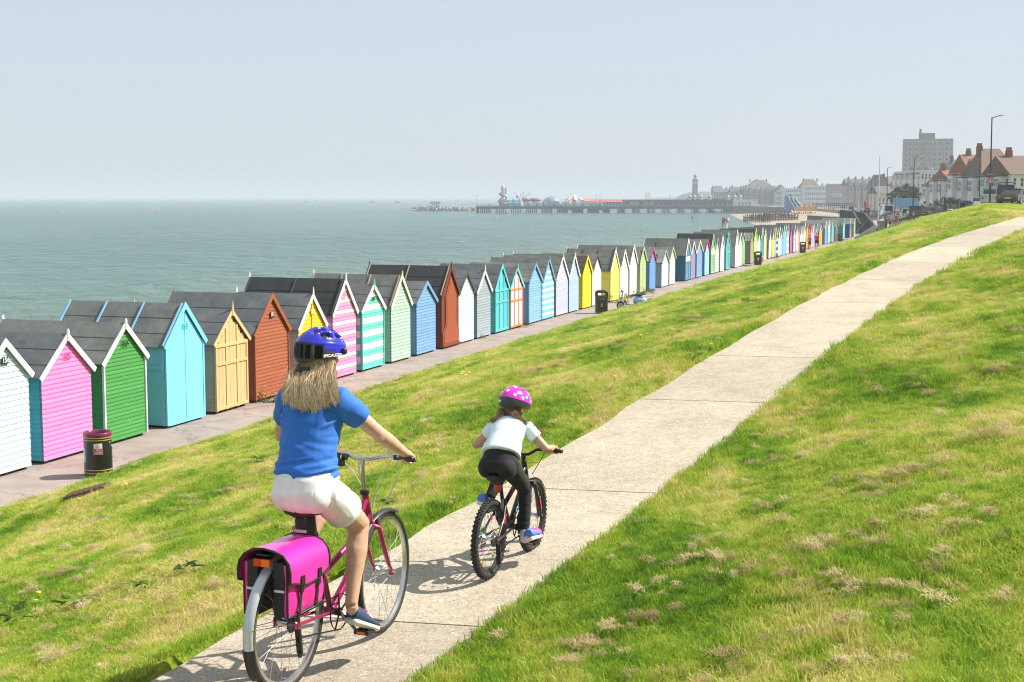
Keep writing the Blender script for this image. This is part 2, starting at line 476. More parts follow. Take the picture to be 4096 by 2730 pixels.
for s in sp:
    for off, z in ((-4.6, -4.8), (-4.6, 0.0), (-2.0, 0.0), (0.0, 0.0), (PROM_W + 0.14, 0.0), (PROM_W + 0.14, -0.4)):
        x, y = xy(s, off + front_t(s)); V.append((x, y, z))
k = 6
mb.add(V, [(i * k + j, i * k + j + 1, (i + 1) * k + j + 1, (i + 1) * k + j)[::-1] for i in range(len(sp) - 1) for j in range(k - 1)])
mb.build('promenade', MATS['prom'], kind='structure')
def make_slab_mat():
    m, nt, b = new_mat('exposed_aggregate_concrete')
    geo = N(nt, 'ShaderNodeNewGeometry'); oi = N(nt, 'ShaderNodeObjectInfo')
    n = noise_tex(nt, 1.1, 6, 0.7, geo.outputs['Position']); n2 = noise_tex(nt, 75, 3, 0.75, geo.outputs['Position'])
    n4 = noise_tex(nt, 9, 4, 0.7, geo.outputs['Position'])
    r = ramp(nt, [(0.28, (0.305, 0.252, 0.180)), (0.55, (0.405, 0.348, 0.260)), (0.75, (0.46, 0.402, 0.310))]); nt.links.new(n.outputs['Fac'], r.inputs[0])
    r2 = ramp(nt, [(0.32, 0.55), (0.5, 1.0), (0.68, 1.35)]); nt.links.new(n2.outputs['Fac'], r2.inputs[0])
    r4 = ramp(nt, [(0.3, 0.86), (0.7, 1.1)]); nt.links.new(n4.outputs['Fac'], r4.inputs[0])
    o = mixc(nt, 1.0, r.outputs[0], r2.outputs[0], 'MULTIPLY'); o = mixc(nt, 1.0, o, r4.outputs[0], 'MULTIPLY')
    vo = N(nt, 'ShaderNodeTexVoronoi'); vo.inputs['Scale'].default_value = 60.0
    nt.links.new(geo.outputs['Position'], vo.inputs['Vector'])
    sp_ = N(nt, 'ShaderNodeSeparateColor'); nt.links.new(vo.outputs['Color'], sp_.inputs[0])
    rs = ramp(nt, [(0.80, 0.0), (0.84, 0.55)], 'LINEAR'); nt.links.new(sp_.outputs[0], rs.inputs[0])
    peb = mixc(nt, sp_.outputs[1], (0.16, 0.10, 0.06), (0.62, 0.55, 0.46))
    o = mixc(nt, rs.outputs[0], o, peb)
    tone = math_n(nt, 'MULTIPLY_ADD', oi.outputs['Random'], 0.22, 0.89)
    cmb = N(nt, 'ShaderNodeCombineColor')
    for i in range(3): nt.links.new(tone, cmb.inputs[i])
    o = mixc(nt, 1.0, o, cmb.outputs[0], 'MULTIPLY')
    nt.links.new(o, b.inputs['Base Color']); b.inputs['Roughness'].default_value = 0.85
    bump(nt, b, n2.outputs['Fac'], 0.55, 0.008)
    return m
MATS['slab'] = make_slab_mat()
path_root = tag(thing('path', 'concrete slab footpath climbing the grass bank', 'path'), kind='structure')
del path_root['category']
JOINTS = [1.2, 4.6, 7.9, 10.95, 14.2, 16.5, 20.7, 23.4, 26.2, 29.6, 33.5, 37.6, 42.0, 46.5]
def path_frame(Y):
    e = 0.15
    dx, dy = path_x(Y + e) - path_x(Y - e), 2 * e
    l = math.hypot(dx, dy); return Vector((dx / l, dy / l)), float(path_x(Y)), float(path_z(Y))
for j, (ya, yb) in enumerate(zip(JOINTS[:-1], JOINTS[1:])):
    mb = MB(); n = 8; V = []
    for i in range(n + 1):
        Y = ya + 0.008 + (yb - ya - 0.016) * i / n
        d, xc, zc = path_frame(Y); side = Vector((d.y, -d.x))
        for k, off in enumerate((-1, -0.5, 0, 0.5, 1)):
            wob = 0.0 if abs(off) < 1 else 0.02 * math.sin(Y * 3.1 + off) + 0.012 * math.sin(Y * 11 + off * 2)
            # joints are laid slightly askew
            q = Vector((xc, Y)) + side * (off * PATH_HALF + wob) + d * (0.14 * off)
            V.append((q.x, q.y, zc + 0.0))
    nv = len(V)
    V += [(x, y, z - 0.12) for x, y, z in V]
    F = [(i * 5 + k, i * 5 + k + 1, (i + 1) * 5 + k + 1, (i + 1) * 5 + k) for i in range(n) for k in range(4)]
    rim = [k for k in range(5)] + [i * 5 + 4 for i in range(1, n + 1)] + [n * 5 + k for k in range(3, -1, -1)] + [i * 5 for i in range(n - 1, 0, -1)]
    F += [(rim[i], rim[(i + 1) % len(rim)], rim[(i + 1) % len(rim)] + nv, rim[i] + nv)[::-1] for i in range(len(rim))]
    mb.add(V, F)
    mb.build('slab', MATS['slab'], path_root)
mb = MB(); V = []
for s in np.linspace(150, 214, 24):
    et = np.interp(s, EDGE_S, EDGE_T)
    for off in (-3.4, -2.0):
        x, y = xy(s, et + off); V.append((x, y, float(ground(x, y)) + 0.05))
mb.add(V, [(2 * i, 2 * i + 1, 2 * i + 3, 2 * i + 2) for i in range(23)])
mb.build('side_path', plain('worn_tarmac', (0.22, 0.19, 0.16), 0.9, var=0.2), kind='structure')
LAND = np.array([(75, 218, 2.1, 1.0), (88, 300, 1.5, 0.7), (112, 420, 0.6, 0.3), (135, 560, 0.2, 0.1), (152, 700, 0.0, 0), (163, 862, 0.0, 0), (420, 940, 0.2, 0), (1100, 1500, 0.5, 0), (1900, 3200, 0.6, 0)])
def town_z(X, Y):
    x0 = np.interp(Y, LAND[:, 1], LAND[:, 0]); z0 = np.interp(Y, LAND[:, 1], LAND[:, 2]); k = np.interp(Y, LAND[:, 1], LAND[:, 3])
    return float(z0 + k * np.interp(X - x0, [0, 14, 60, 300], [0, 1.7, 2.3, 2.6]))
def land_z(X, Y):
    s, t = st(X, Y)
    return float(ground(X, Y)) if s < 224 else town_z(X, Y)
mb = MB(); V = []
rs = np.concatenate([np.linspace(55, 240, 40), np.linspace(260, 700, 20)])
def crest_line(s):
    return np.interp(s, EDGE_S, EDGE_T), np.interp(s, EDGE_S, EDGE_Z)
def road_pt(s, off):
    """a point off metres inland of the crest, at road level"""
    if s <= 240:
        t, z = crest_line(s); x, y = xy(s, t + off); return Vector((x, y, land_z(x, y) + 0.03))
    t, z = crest_line(240); k = (s - 240)
    x, y = xy(s, t + off - 0.02 * k); return Vector((x, y, land_z(x, y) + 0.03))
for s in rs:
    for off in (5.0, 8.0, 11.0, 14.0): V.append(road_pt(s, off))
mb.add(V, [(4 * i + j, 4 * i + j + 1, 4 * i + j + 5, 4 * i + j + 4) for i in range(len(rs) - 1) for j in range(3)])
mb.build('road', plain('asphalt_road', (0.07, 0.07, 0.072), 0.85, var=0.25), kind='structure')
SHORE = [(-30, -10), (5, 60), (22, 130), (42, 222), (62, 330), (92, 525), (112, 690), (133, 850), (240, 905), (700, 1500), (1500, 3200)]
def make_shingle():
    m, nt, b = new_mat('shingle')
    geo = N(nt, 'ShaderNodeNewGeometry')
    n = noise_tex(nt, 0.08, 5, 0.7, geo.outputs['Position']); n2 = noise_tex(nt, 3.0, 3, 0.7, geo.outputs['Position'])
    r = ramp(nt, [(0.3, (0.27, 0.205, 0.14)), (0.7, (0.42, 0.33, 0.235))]); nt.links.new(n.outputs['Fac'], r.inputs[0])
    nt.links.new(r.outputs[0], b.inputs['Base Color']); b.inputs['Roughness'].default_value = 0.95
    bump(nt, b, n2.outputs['Fac'], 0.6, 0.2)
    return m
MATS['shingle'] = make_shingle()
mb = MB(); V = []
for x, y in SHORE:
    V += [(x - 14, y + 3, -6.0), (x, y, -4.55), (x + 26, y - 6, -1.6), (x + 44, y - 10, -0.6)]
mb.add(V, [(4 * i + j, 4 * i + j + 1, 4 * i + j + 5, 4 * i + j + 4) for i in range(len(SHORE) - 1) for j in range(3)])
mb.build('beach', MATS['shingle'], kind='structure', smooth=True)
mb = MB(); V = []
for x, y, z, k in LAND:
    V += [(x, y, -5.0), (x, y, z), (x + 14, y - 1, z + 1.7 * k), (x + 60, y - 8, z + 2.3 * k), (x + 300, y - 40, z + 2.6 * k), (x + 2500, y - 60, z + 2.6 * k)]
mb.add(V, [(6 * i + j, 6 * i + j + 1, 6 * i + j + 7, 6 * i + j + 6) for i in range(len(LAND) - 1) for j in range(5)])
mb.build('town_ground', plain('town_paving', (0.20, 0.19, 0.175), 0.9, var=0.25, scale=0.05), kind='structure')
def make_sea():
    m, nt, b = new_mat('sea_water')
    geo = N(nt, 'ShaderNodeNewGeometry')
    mp = N(nt, 'ShaderNodeMapping'); mp.inputs['Rotation'].default_value = (0, 0, R(8)); mp.inputs['Scale'].default_value = (1.0, 0.42, 1)
    nt.links.new(geo.outputs['Position'], mp.inputs[0])
    a = noise_tex(nt, 0.42, 6, 0.66, mp.outputs[0], 0.8); c = noise_tex(nt, 0.11, 4, 0.6, mp.outputs[0], 0.4); e = noise_tex(nt, 0.012, 3, 0.5, mp.outputs[0])
    r = ramp(nt, [(0.35, (0.022, 0.094, 0.076)), (0.65, (0.044, 0.130, 0.102))]); nt.links.new(e.outputs['Fac'], r.inputs[0])
    # shallow, sandier water close to the huts
    sx = N(nt, 'ShaderNodeSeparateXYZ'); nt.links.new(geo.outputs['Position'], sx.inputs[0])
    tl = math_n(nt, 'ADD', math_n(nt, 'MULTIPLY', sx.outputs['X'], float(N2.x)), math_n(nt, 'MULTIPLY', sx.outputs['Y'], float(N2.y)))
    shallow = N(nt, 'ShaderNodeMapRange'); shallow.inputs['From Min'].default_value = -110; shallow.inputs['From Max'].default_value = -35
    nt.links.new(tl, shallow.inputs['Value'])
    sc_ = noise_tex(nt, 0.03, 3, 0.6, mp.outputs[0])
    sh = math_n(nt, 'MULTIPLY', shallow.outputs[0], math_n(nt, 'MULTIPLY_ADD', sc_.outputs['Fac'], 0.9, 0.25))
    o = mixc(nt, sh, r.outputs[0], (0.150, 0.195, 0.095))
    # flecks of foam
    f = noise_tex(nt, 0.35, 3, 0.5, mp.outputs[0]); f2 = noise_tex(nt, 0.02, 2, 0.5, geo.outputs['Position'])
    fm = ramp(nt, [(0.795, 0.0), (0.83, 0.8)]); nt.links.new(math_n(nt, 'ADD', f.outputs['Fac'], math_n(nt, 'MULTIPLY', f2.outputs['Fac'], 0.08)), fm.inputs[0])
    o = mixc(nt, fm.outputs[0], o, (0.7, 0.72, 0.7))
    nt.links.new(o, b.inputs['Base Color'])
    b.inputs['Specular IOR Level'].default_value = 0.22; b.inputs['Roughness'].default_value = 0.2; b.inputs['IOR'].default_value = 1.33
    h = math_n(nt, 'ADD', math_n(nt, 'MULTIPLY', a.outputs['Fac'], 0.9), math_n(nt, 'MULTIPLY', c.outputs['Fac'], 3.2))
    bump(nt, b, h, 1.0, 1.5)
    return m
MATS['sea'] = make_sea()
SEA_Z = CAM_Z - 10.5
mb = MB()
gx = [-9000, -3000, -1000, -300, 0, 300, 1000, 3500, 9000]; gy = [-200, 60, 200, 500, 1200, 3000, 7000, 12500]
mb.add([(x, y, SEA_Z) for y in gy for x in gx], [(j * 9 + i, j * 9 + i + 1, (j + 1) * 9 + i + 1, (j + 1) * 9 + i) for j in range(7) for i in range(8)])
mb.build('sea', MATS['sea'], kind='structure')
mb = MB(); HZ = (-9400, 9400, -300, 12900, SEA_Z - 3.0, 48.0)
mb.box(((HZ[0] + HZ[1]) / 2, (HZ[2] + HZ[3]) / 2, (HZ[4] + HZ[5]) / 2), (HZ[1] - HZ[0], HZ[3] - HZ[2], HZ[5] - HZ[4]))
hm = bpy.data.materials.new('haze_air'); hm.use_nodes = True; hnt = hm.node_tree
hnt.nodes.remove(hnt.nodes['Principled BSDF'])
pv = hnt.nodes.new('ShaderNodeVolumePrincipled')
pv.inputs['Color'].default_value = (0.70, 0.745, 0.81, 1); pv.inputs['Density'].default_value = 0.00036; pv.inputs['Anisotropy'].default_value = 0.0
hnt.links.new(pv.outputs[0], hnt.nodes['Material Output'].inputs['Volume'])
mb.build('haze', hm, kind='stuff')
def proj(p):
    X, Y, Z = p[0], p[1], p[2] - CAM_Z
    f = Y * _cp - Z * _sp; u = Y * _sp + Z * _cp
    return 2048 + FPX * X / f, 1365 - FPX * u / f
_ss = np.linspace(4, 240, 3000); _sx = []
for s in _ss:
    x, y = xy(s, front_t(s)); _sx.append(proj((x, y, 0.0))[0])
_sx = np.array(_sx)
def front_at(px): return float(np.interp(px, _sx, _ss))
def height_at(px, py, s, dt=0.0):
    x, y = xy(s, front_t(s) + dt)
    return W(px, py, y).z
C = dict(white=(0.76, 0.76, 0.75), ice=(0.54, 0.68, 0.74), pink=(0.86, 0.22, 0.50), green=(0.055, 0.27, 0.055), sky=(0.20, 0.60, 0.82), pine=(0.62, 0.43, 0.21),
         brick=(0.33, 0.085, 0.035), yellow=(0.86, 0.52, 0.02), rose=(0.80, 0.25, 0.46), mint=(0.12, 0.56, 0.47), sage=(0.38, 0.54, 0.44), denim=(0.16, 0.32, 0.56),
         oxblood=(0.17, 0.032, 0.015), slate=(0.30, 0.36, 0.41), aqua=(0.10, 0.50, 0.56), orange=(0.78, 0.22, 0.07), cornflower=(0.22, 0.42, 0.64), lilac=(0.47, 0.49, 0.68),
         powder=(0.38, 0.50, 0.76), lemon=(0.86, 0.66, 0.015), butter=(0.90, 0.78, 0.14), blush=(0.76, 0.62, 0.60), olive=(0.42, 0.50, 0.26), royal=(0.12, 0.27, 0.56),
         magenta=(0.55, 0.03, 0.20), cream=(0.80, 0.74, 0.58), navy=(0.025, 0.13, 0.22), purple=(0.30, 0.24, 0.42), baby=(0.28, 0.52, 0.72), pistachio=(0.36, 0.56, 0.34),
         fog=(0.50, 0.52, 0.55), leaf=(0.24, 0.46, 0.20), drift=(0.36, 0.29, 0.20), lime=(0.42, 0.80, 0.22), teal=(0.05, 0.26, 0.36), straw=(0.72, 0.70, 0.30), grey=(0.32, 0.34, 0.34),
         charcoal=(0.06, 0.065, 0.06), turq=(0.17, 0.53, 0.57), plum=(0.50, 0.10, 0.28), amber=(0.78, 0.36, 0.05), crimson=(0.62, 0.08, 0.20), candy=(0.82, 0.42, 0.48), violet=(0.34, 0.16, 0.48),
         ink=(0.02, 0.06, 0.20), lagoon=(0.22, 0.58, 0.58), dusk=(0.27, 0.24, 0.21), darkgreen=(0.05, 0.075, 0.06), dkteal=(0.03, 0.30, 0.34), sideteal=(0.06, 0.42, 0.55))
FELTS = dict(g=('felt_green_grey', (0.15, 0.16, 0.145)), k=('felt_black', (0.035, 0.038, 0.040)), s=('felt_slate', (0.12, 0.13, 0.135)), b=('felt_brown', (0.075, 0.055, 0.042)), p=('felt_pale', (0.22, 0.222, 0.205)))
def wm(cname, axis='X', wear=0.0):
    wc = (0.62, 0.60, 0.55) if wear else (0.5, 0.45, 0.38)
    return wood(f'timber_{cname}_{axis}_{int(wear * 100)}', C[cname], wear, wc, axis)
# left x, right x, base; left eave x,y; apex x,y ; front style, colours, side colour, trim colour, felt, extras, label
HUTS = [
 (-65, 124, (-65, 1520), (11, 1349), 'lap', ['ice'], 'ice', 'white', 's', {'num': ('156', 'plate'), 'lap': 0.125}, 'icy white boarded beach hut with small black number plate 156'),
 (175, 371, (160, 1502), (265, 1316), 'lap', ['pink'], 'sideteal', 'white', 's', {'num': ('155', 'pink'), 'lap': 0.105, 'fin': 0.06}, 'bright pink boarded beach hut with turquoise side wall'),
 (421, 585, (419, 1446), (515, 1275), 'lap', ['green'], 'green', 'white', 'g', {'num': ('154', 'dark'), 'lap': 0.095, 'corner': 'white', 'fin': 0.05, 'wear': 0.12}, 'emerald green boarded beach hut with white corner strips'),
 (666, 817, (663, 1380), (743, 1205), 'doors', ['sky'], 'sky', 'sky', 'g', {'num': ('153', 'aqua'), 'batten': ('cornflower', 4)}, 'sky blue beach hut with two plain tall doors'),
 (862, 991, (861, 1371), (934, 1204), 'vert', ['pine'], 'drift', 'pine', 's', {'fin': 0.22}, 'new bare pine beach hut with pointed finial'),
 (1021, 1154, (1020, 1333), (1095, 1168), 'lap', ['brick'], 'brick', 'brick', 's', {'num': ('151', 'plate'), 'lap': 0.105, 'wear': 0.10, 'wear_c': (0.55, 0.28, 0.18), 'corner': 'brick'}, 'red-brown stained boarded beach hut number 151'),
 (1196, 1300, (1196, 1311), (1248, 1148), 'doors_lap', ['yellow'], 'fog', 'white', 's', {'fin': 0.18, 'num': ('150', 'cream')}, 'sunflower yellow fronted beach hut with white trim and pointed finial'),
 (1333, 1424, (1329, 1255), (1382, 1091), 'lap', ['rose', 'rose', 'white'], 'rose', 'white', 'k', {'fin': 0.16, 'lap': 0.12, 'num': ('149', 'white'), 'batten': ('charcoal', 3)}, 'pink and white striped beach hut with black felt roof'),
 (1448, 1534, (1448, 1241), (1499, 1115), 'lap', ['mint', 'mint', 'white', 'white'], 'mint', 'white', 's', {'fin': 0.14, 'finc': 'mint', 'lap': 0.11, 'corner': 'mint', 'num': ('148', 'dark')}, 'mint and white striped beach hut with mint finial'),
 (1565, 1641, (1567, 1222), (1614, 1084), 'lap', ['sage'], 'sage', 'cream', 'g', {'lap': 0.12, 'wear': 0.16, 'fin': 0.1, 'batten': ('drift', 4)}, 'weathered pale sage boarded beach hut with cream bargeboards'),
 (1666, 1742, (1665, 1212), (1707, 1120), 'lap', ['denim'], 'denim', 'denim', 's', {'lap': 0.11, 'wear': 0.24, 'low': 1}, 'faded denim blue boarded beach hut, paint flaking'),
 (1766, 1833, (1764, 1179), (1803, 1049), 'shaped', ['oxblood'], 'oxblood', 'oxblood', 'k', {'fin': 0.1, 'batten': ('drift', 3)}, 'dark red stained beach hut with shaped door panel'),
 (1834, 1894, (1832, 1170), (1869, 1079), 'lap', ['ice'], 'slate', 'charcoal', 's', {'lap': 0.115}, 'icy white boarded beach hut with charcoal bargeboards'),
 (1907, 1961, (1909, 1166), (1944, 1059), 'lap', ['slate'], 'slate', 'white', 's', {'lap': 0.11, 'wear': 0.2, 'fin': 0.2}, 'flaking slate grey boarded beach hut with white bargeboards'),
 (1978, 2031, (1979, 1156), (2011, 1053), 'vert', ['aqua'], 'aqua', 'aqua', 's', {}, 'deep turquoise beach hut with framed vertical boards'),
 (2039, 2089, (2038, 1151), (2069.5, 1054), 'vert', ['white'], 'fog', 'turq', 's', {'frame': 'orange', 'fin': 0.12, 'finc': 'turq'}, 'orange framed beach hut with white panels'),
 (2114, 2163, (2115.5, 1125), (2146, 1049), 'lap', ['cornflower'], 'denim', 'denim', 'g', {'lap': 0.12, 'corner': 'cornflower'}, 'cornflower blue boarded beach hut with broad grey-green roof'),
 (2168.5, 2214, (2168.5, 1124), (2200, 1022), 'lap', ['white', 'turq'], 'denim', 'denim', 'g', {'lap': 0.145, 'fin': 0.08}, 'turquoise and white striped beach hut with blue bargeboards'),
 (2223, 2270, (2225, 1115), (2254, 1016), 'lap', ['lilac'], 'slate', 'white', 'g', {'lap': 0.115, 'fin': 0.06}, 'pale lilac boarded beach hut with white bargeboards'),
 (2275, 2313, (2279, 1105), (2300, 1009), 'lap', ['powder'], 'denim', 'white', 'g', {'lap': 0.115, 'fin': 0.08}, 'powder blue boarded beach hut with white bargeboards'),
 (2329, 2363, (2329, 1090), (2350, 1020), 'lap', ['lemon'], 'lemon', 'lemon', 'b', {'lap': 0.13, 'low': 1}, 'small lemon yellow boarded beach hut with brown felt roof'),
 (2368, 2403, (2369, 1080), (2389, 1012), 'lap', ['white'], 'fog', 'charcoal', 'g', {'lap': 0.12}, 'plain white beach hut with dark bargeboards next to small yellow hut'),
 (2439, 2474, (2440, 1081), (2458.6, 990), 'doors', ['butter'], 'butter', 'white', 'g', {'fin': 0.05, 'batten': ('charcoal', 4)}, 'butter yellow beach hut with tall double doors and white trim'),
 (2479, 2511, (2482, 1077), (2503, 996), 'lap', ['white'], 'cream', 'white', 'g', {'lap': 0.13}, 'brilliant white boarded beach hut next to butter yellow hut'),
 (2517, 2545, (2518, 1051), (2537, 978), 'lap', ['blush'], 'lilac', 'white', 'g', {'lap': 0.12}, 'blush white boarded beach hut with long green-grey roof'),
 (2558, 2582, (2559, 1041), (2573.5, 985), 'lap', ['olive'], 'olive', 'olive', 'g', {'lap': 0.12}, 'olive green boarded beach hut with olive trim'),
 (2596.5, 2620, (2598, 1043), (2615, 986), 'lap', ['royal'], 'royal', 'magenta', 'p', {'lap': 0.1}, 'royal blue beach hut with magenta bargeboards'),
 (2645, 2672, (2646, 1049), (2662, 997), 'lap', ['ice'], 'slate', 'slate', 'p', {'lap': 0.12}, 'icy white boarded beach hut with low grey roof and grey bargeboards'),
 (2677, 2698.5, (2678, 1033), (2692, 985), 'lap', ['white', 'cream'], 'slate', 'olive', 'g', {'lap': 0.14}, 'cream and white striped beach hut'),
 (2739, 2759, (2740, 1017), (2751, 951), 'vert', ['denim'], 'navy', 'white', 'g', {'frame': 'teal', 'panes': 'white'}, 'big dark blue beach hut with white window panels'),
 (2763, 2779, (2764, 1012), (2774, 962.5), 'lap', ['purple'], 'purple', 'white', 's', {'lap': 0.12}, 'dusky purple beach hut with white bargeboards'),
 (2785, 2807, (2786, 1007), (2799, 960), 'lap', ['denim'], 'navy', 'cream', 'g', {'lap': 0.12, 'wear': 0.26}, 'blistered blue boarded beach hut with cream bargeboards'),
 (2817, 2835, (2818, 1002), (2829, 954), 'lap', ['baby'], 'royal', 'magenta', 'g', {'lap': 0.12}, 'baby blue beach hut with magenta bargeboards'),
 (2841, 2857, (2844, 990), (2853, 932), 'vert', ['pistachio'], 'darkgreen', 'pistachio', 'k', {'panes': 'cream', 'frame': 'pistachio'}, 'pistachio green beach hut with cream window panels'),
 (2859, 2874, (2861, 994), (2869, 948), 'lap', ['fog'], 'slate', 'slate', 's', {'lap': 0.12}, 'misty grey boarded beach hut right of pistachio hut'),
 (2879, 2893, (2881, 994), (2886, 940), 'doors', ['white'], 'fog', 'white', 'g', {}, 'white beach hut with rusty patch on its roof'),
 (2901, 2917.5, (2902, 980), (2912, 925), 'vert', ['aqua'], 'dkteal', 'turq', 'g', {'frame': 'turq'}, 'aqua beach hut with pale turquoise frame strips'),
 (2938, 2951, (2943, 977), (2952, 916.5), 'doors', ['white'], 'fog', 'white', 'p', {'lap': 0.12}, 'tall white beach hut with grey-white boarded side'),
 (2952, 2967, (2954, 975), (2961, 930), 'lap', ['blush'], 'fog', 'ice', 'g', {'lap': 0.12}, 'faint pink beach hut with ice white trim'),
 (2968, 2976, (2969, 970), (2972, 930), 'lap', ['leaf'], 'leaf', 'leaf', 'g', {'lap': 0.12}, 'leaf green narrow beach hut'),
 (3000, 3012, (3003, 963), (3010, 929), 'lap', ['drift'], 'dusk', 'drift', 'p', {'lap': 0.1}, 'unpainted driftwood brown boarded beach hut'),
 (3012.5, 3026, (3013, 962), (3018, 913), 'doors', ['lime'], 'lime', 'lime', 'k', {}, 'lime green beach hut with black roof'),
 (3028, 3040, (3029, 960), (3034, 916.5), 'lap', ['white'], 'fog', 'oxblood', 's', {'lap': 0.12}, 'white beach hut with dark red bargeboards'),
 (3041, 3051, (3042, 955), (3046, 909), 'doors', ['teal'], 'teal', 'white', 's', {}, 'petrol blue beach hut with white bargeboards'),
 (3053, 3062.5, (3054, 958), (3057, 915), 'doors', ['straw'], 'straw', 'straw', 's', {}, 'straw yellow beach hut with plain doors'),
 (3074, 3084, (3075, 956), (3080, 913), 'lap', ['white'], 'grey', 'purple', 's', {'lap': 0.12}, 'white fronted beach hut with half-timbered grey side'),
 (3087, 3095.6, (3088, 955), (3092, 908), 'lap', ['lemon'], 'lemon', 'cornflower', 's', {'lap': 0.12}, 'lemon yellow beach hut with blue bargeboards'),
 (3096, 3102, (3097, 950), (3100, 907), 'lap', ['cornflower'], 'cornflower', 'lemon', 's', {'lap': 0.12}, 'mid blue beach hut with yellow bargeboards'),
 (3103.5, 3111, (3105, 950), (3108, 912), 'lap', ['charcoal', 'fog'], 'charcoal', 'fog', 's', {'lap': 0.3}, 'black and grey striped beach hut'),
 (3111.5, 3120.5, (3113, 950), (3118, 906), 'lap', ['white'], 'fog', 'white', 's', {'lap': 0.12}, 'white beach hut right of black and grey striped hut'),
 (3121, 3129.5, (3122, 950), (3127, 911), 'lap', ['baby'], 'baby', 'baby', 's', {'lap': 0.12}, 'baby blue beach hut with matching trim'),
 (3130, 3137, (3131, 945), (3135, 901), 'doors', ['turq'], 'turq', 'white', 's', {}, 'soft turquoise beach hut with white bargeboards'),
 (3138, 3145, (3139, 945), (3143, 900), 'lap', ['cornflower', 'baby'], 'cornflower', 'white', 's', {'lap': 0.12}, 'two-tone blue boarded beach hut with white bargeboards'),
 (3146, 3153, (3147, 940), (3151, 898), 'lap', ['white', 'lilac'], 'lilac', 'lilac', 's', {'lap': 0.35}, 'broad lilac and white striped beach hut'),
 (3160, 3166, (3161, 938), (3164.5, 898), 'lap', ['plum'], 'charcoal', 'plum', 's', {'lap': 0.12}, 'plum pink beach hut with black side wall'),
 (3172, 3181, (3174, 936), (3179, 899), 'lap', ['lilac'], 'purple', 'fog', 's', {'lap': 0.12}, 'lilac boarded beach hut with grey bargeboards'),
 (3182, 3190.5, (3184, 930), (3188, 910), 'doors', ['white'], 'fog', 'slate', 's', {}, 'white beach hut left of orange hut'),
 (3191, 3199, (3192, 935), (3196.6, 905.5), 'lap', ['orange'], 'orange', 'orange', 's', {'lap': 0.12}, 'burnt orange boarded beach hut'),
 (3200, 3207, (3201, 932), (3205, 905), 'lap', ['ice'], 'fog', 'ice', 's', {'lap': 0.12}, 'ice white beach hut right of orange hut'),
 (3207.5, 3213, (3208, 930), (3211, 900), 'lap', ['sage'], 'sage', 'sage', 's', {'lap': 0.12}, 'sage green beach hut behind litter bin'),
 (3214, 3220, (3215, 925), (3218, 891), 'lap', ['blush', 'white'], 'fog', 'white', 's', {'lap': 0.3}, 'off-white striped beach hut left of amber hut'),
 (3224, 3232, (3226, 925), (3231, 893), 'lap', ['amber'], 'amber', 'amber', 's', {'lap': 0.12}, 'amber orange beach hut behind woman in blue top'),
 (3233, 3240, (3234, 928), (3238, 894), 'doors', ['crimson'], 'crimson', 'crimson', 's', {}, 'crimson pink beach hut with plain doors'),
 (3241, 3248, (3242, 930), (3244, 900), 'doors', ['candy'], 'candy', 'candy', 's', {}, 'candy pink beach hut beside crimson hut'),
 (3248.5, 3255, (3250, 925), (3253, 895), 'doors', ['baby'], 'baby', 'white', 's', {}, 'baby blue beach hut with white strip across door'),
 (3255.5, 3261, (3256, 928), (3258, 903.5), 'doors', ['violet'], 'violet', 'violet', 's', {}, 'violet beach hut left of soft sage hut'),
 (3262, 3268, (3263, 925), (3265.5, 895), 'doors', ['sage'], 'sage', 'sage', 's', {}, 'soft sage beach hut beside man in red'),
 (3275, 3287, (3277, 925), (3281, 901), 'lap', ['amber'], 'dusk', 'fog', 's', {'lap': 0.12}, 'orange boarded beach hut under wide grey roof'),
 (3297, 3307, (3298, 914), (3304, 884), 'vert', ['cornflower'], 'royal', 'cream', 'g', {}, 'cornflower blue beach hut with cream bargeboards'),
 (3308, 3320, (3310, 910), (3317, 879), 'vert', ['ice'], 'fog', 'white', 'g', {}, 'ice white beach hut with vertical boards'),
 (3321, 3336, (3324, 908), (3331, 879), 'vert', ['lagoon'], 'lagoon', 'lagoon', 'g', {}, 'pale lagoon green beach hut with vertical boards'),
 (3337, 3351, (3339, 907), (3346, 879), 'vert', ['dusk'], 'dusk', 'drift', 'g', {}, 'brown-grey bare timber beach hut with crossbars'),
 (3366, 3381, (3368, 905), (3375, 871), 'doors', ['lagoon'], 'teal', 'turq', 'g', {}, 'bright aqua beach hut with teal side wall'),
 (3392, 3408, (3394, 898), (3402.6, 874), 'sunburst', ['royal'], 'ink', 'white', 'g', {}, 'dark blue beach hut painted with orange rising sun'),
 (3412, 3422, (3414, 896), (3419, 872), 'lap', ['pistachio'], 'leaf', 'cream', 'g', {'lap': 0.12}, 'pale green last beach hut below the steps'),
]
HUT_GROUP = 'row of painted beach huts along the promenade'
HUT_ROOTS = []
def lap_board(L, h, side=1, th=0.017):
    """one feather-edge board, L long along x, proud at its lower edge"""
    me = MB(); y0 = 0.0
    me.add([(-L / 2, 0, 0), (L / 2, 0, 0), (L / 2, -th, 0), (-L / 2, -th, 0), (-L / 2, -th * 1.06, h * 0.2), (L / 2, -th * 1.06, h * 0.2),
            (-L / 2, -0.004, h), (L / 2, -0.004, h), (-L / 2, 0, h), (L / 2, 0, h)],
           [(0, 1, 2, 3), (3, 2, 5, 4), (4, 5, 7, 6), (6, 7, 9, 8), (0, 3, 4, 6, 8), (1, 9, 7, 5, 2)])
    return me
def gable_w(z, w, he, ha): return w if z <= he else max(0.0, w * (ha - z) / (ha - he))
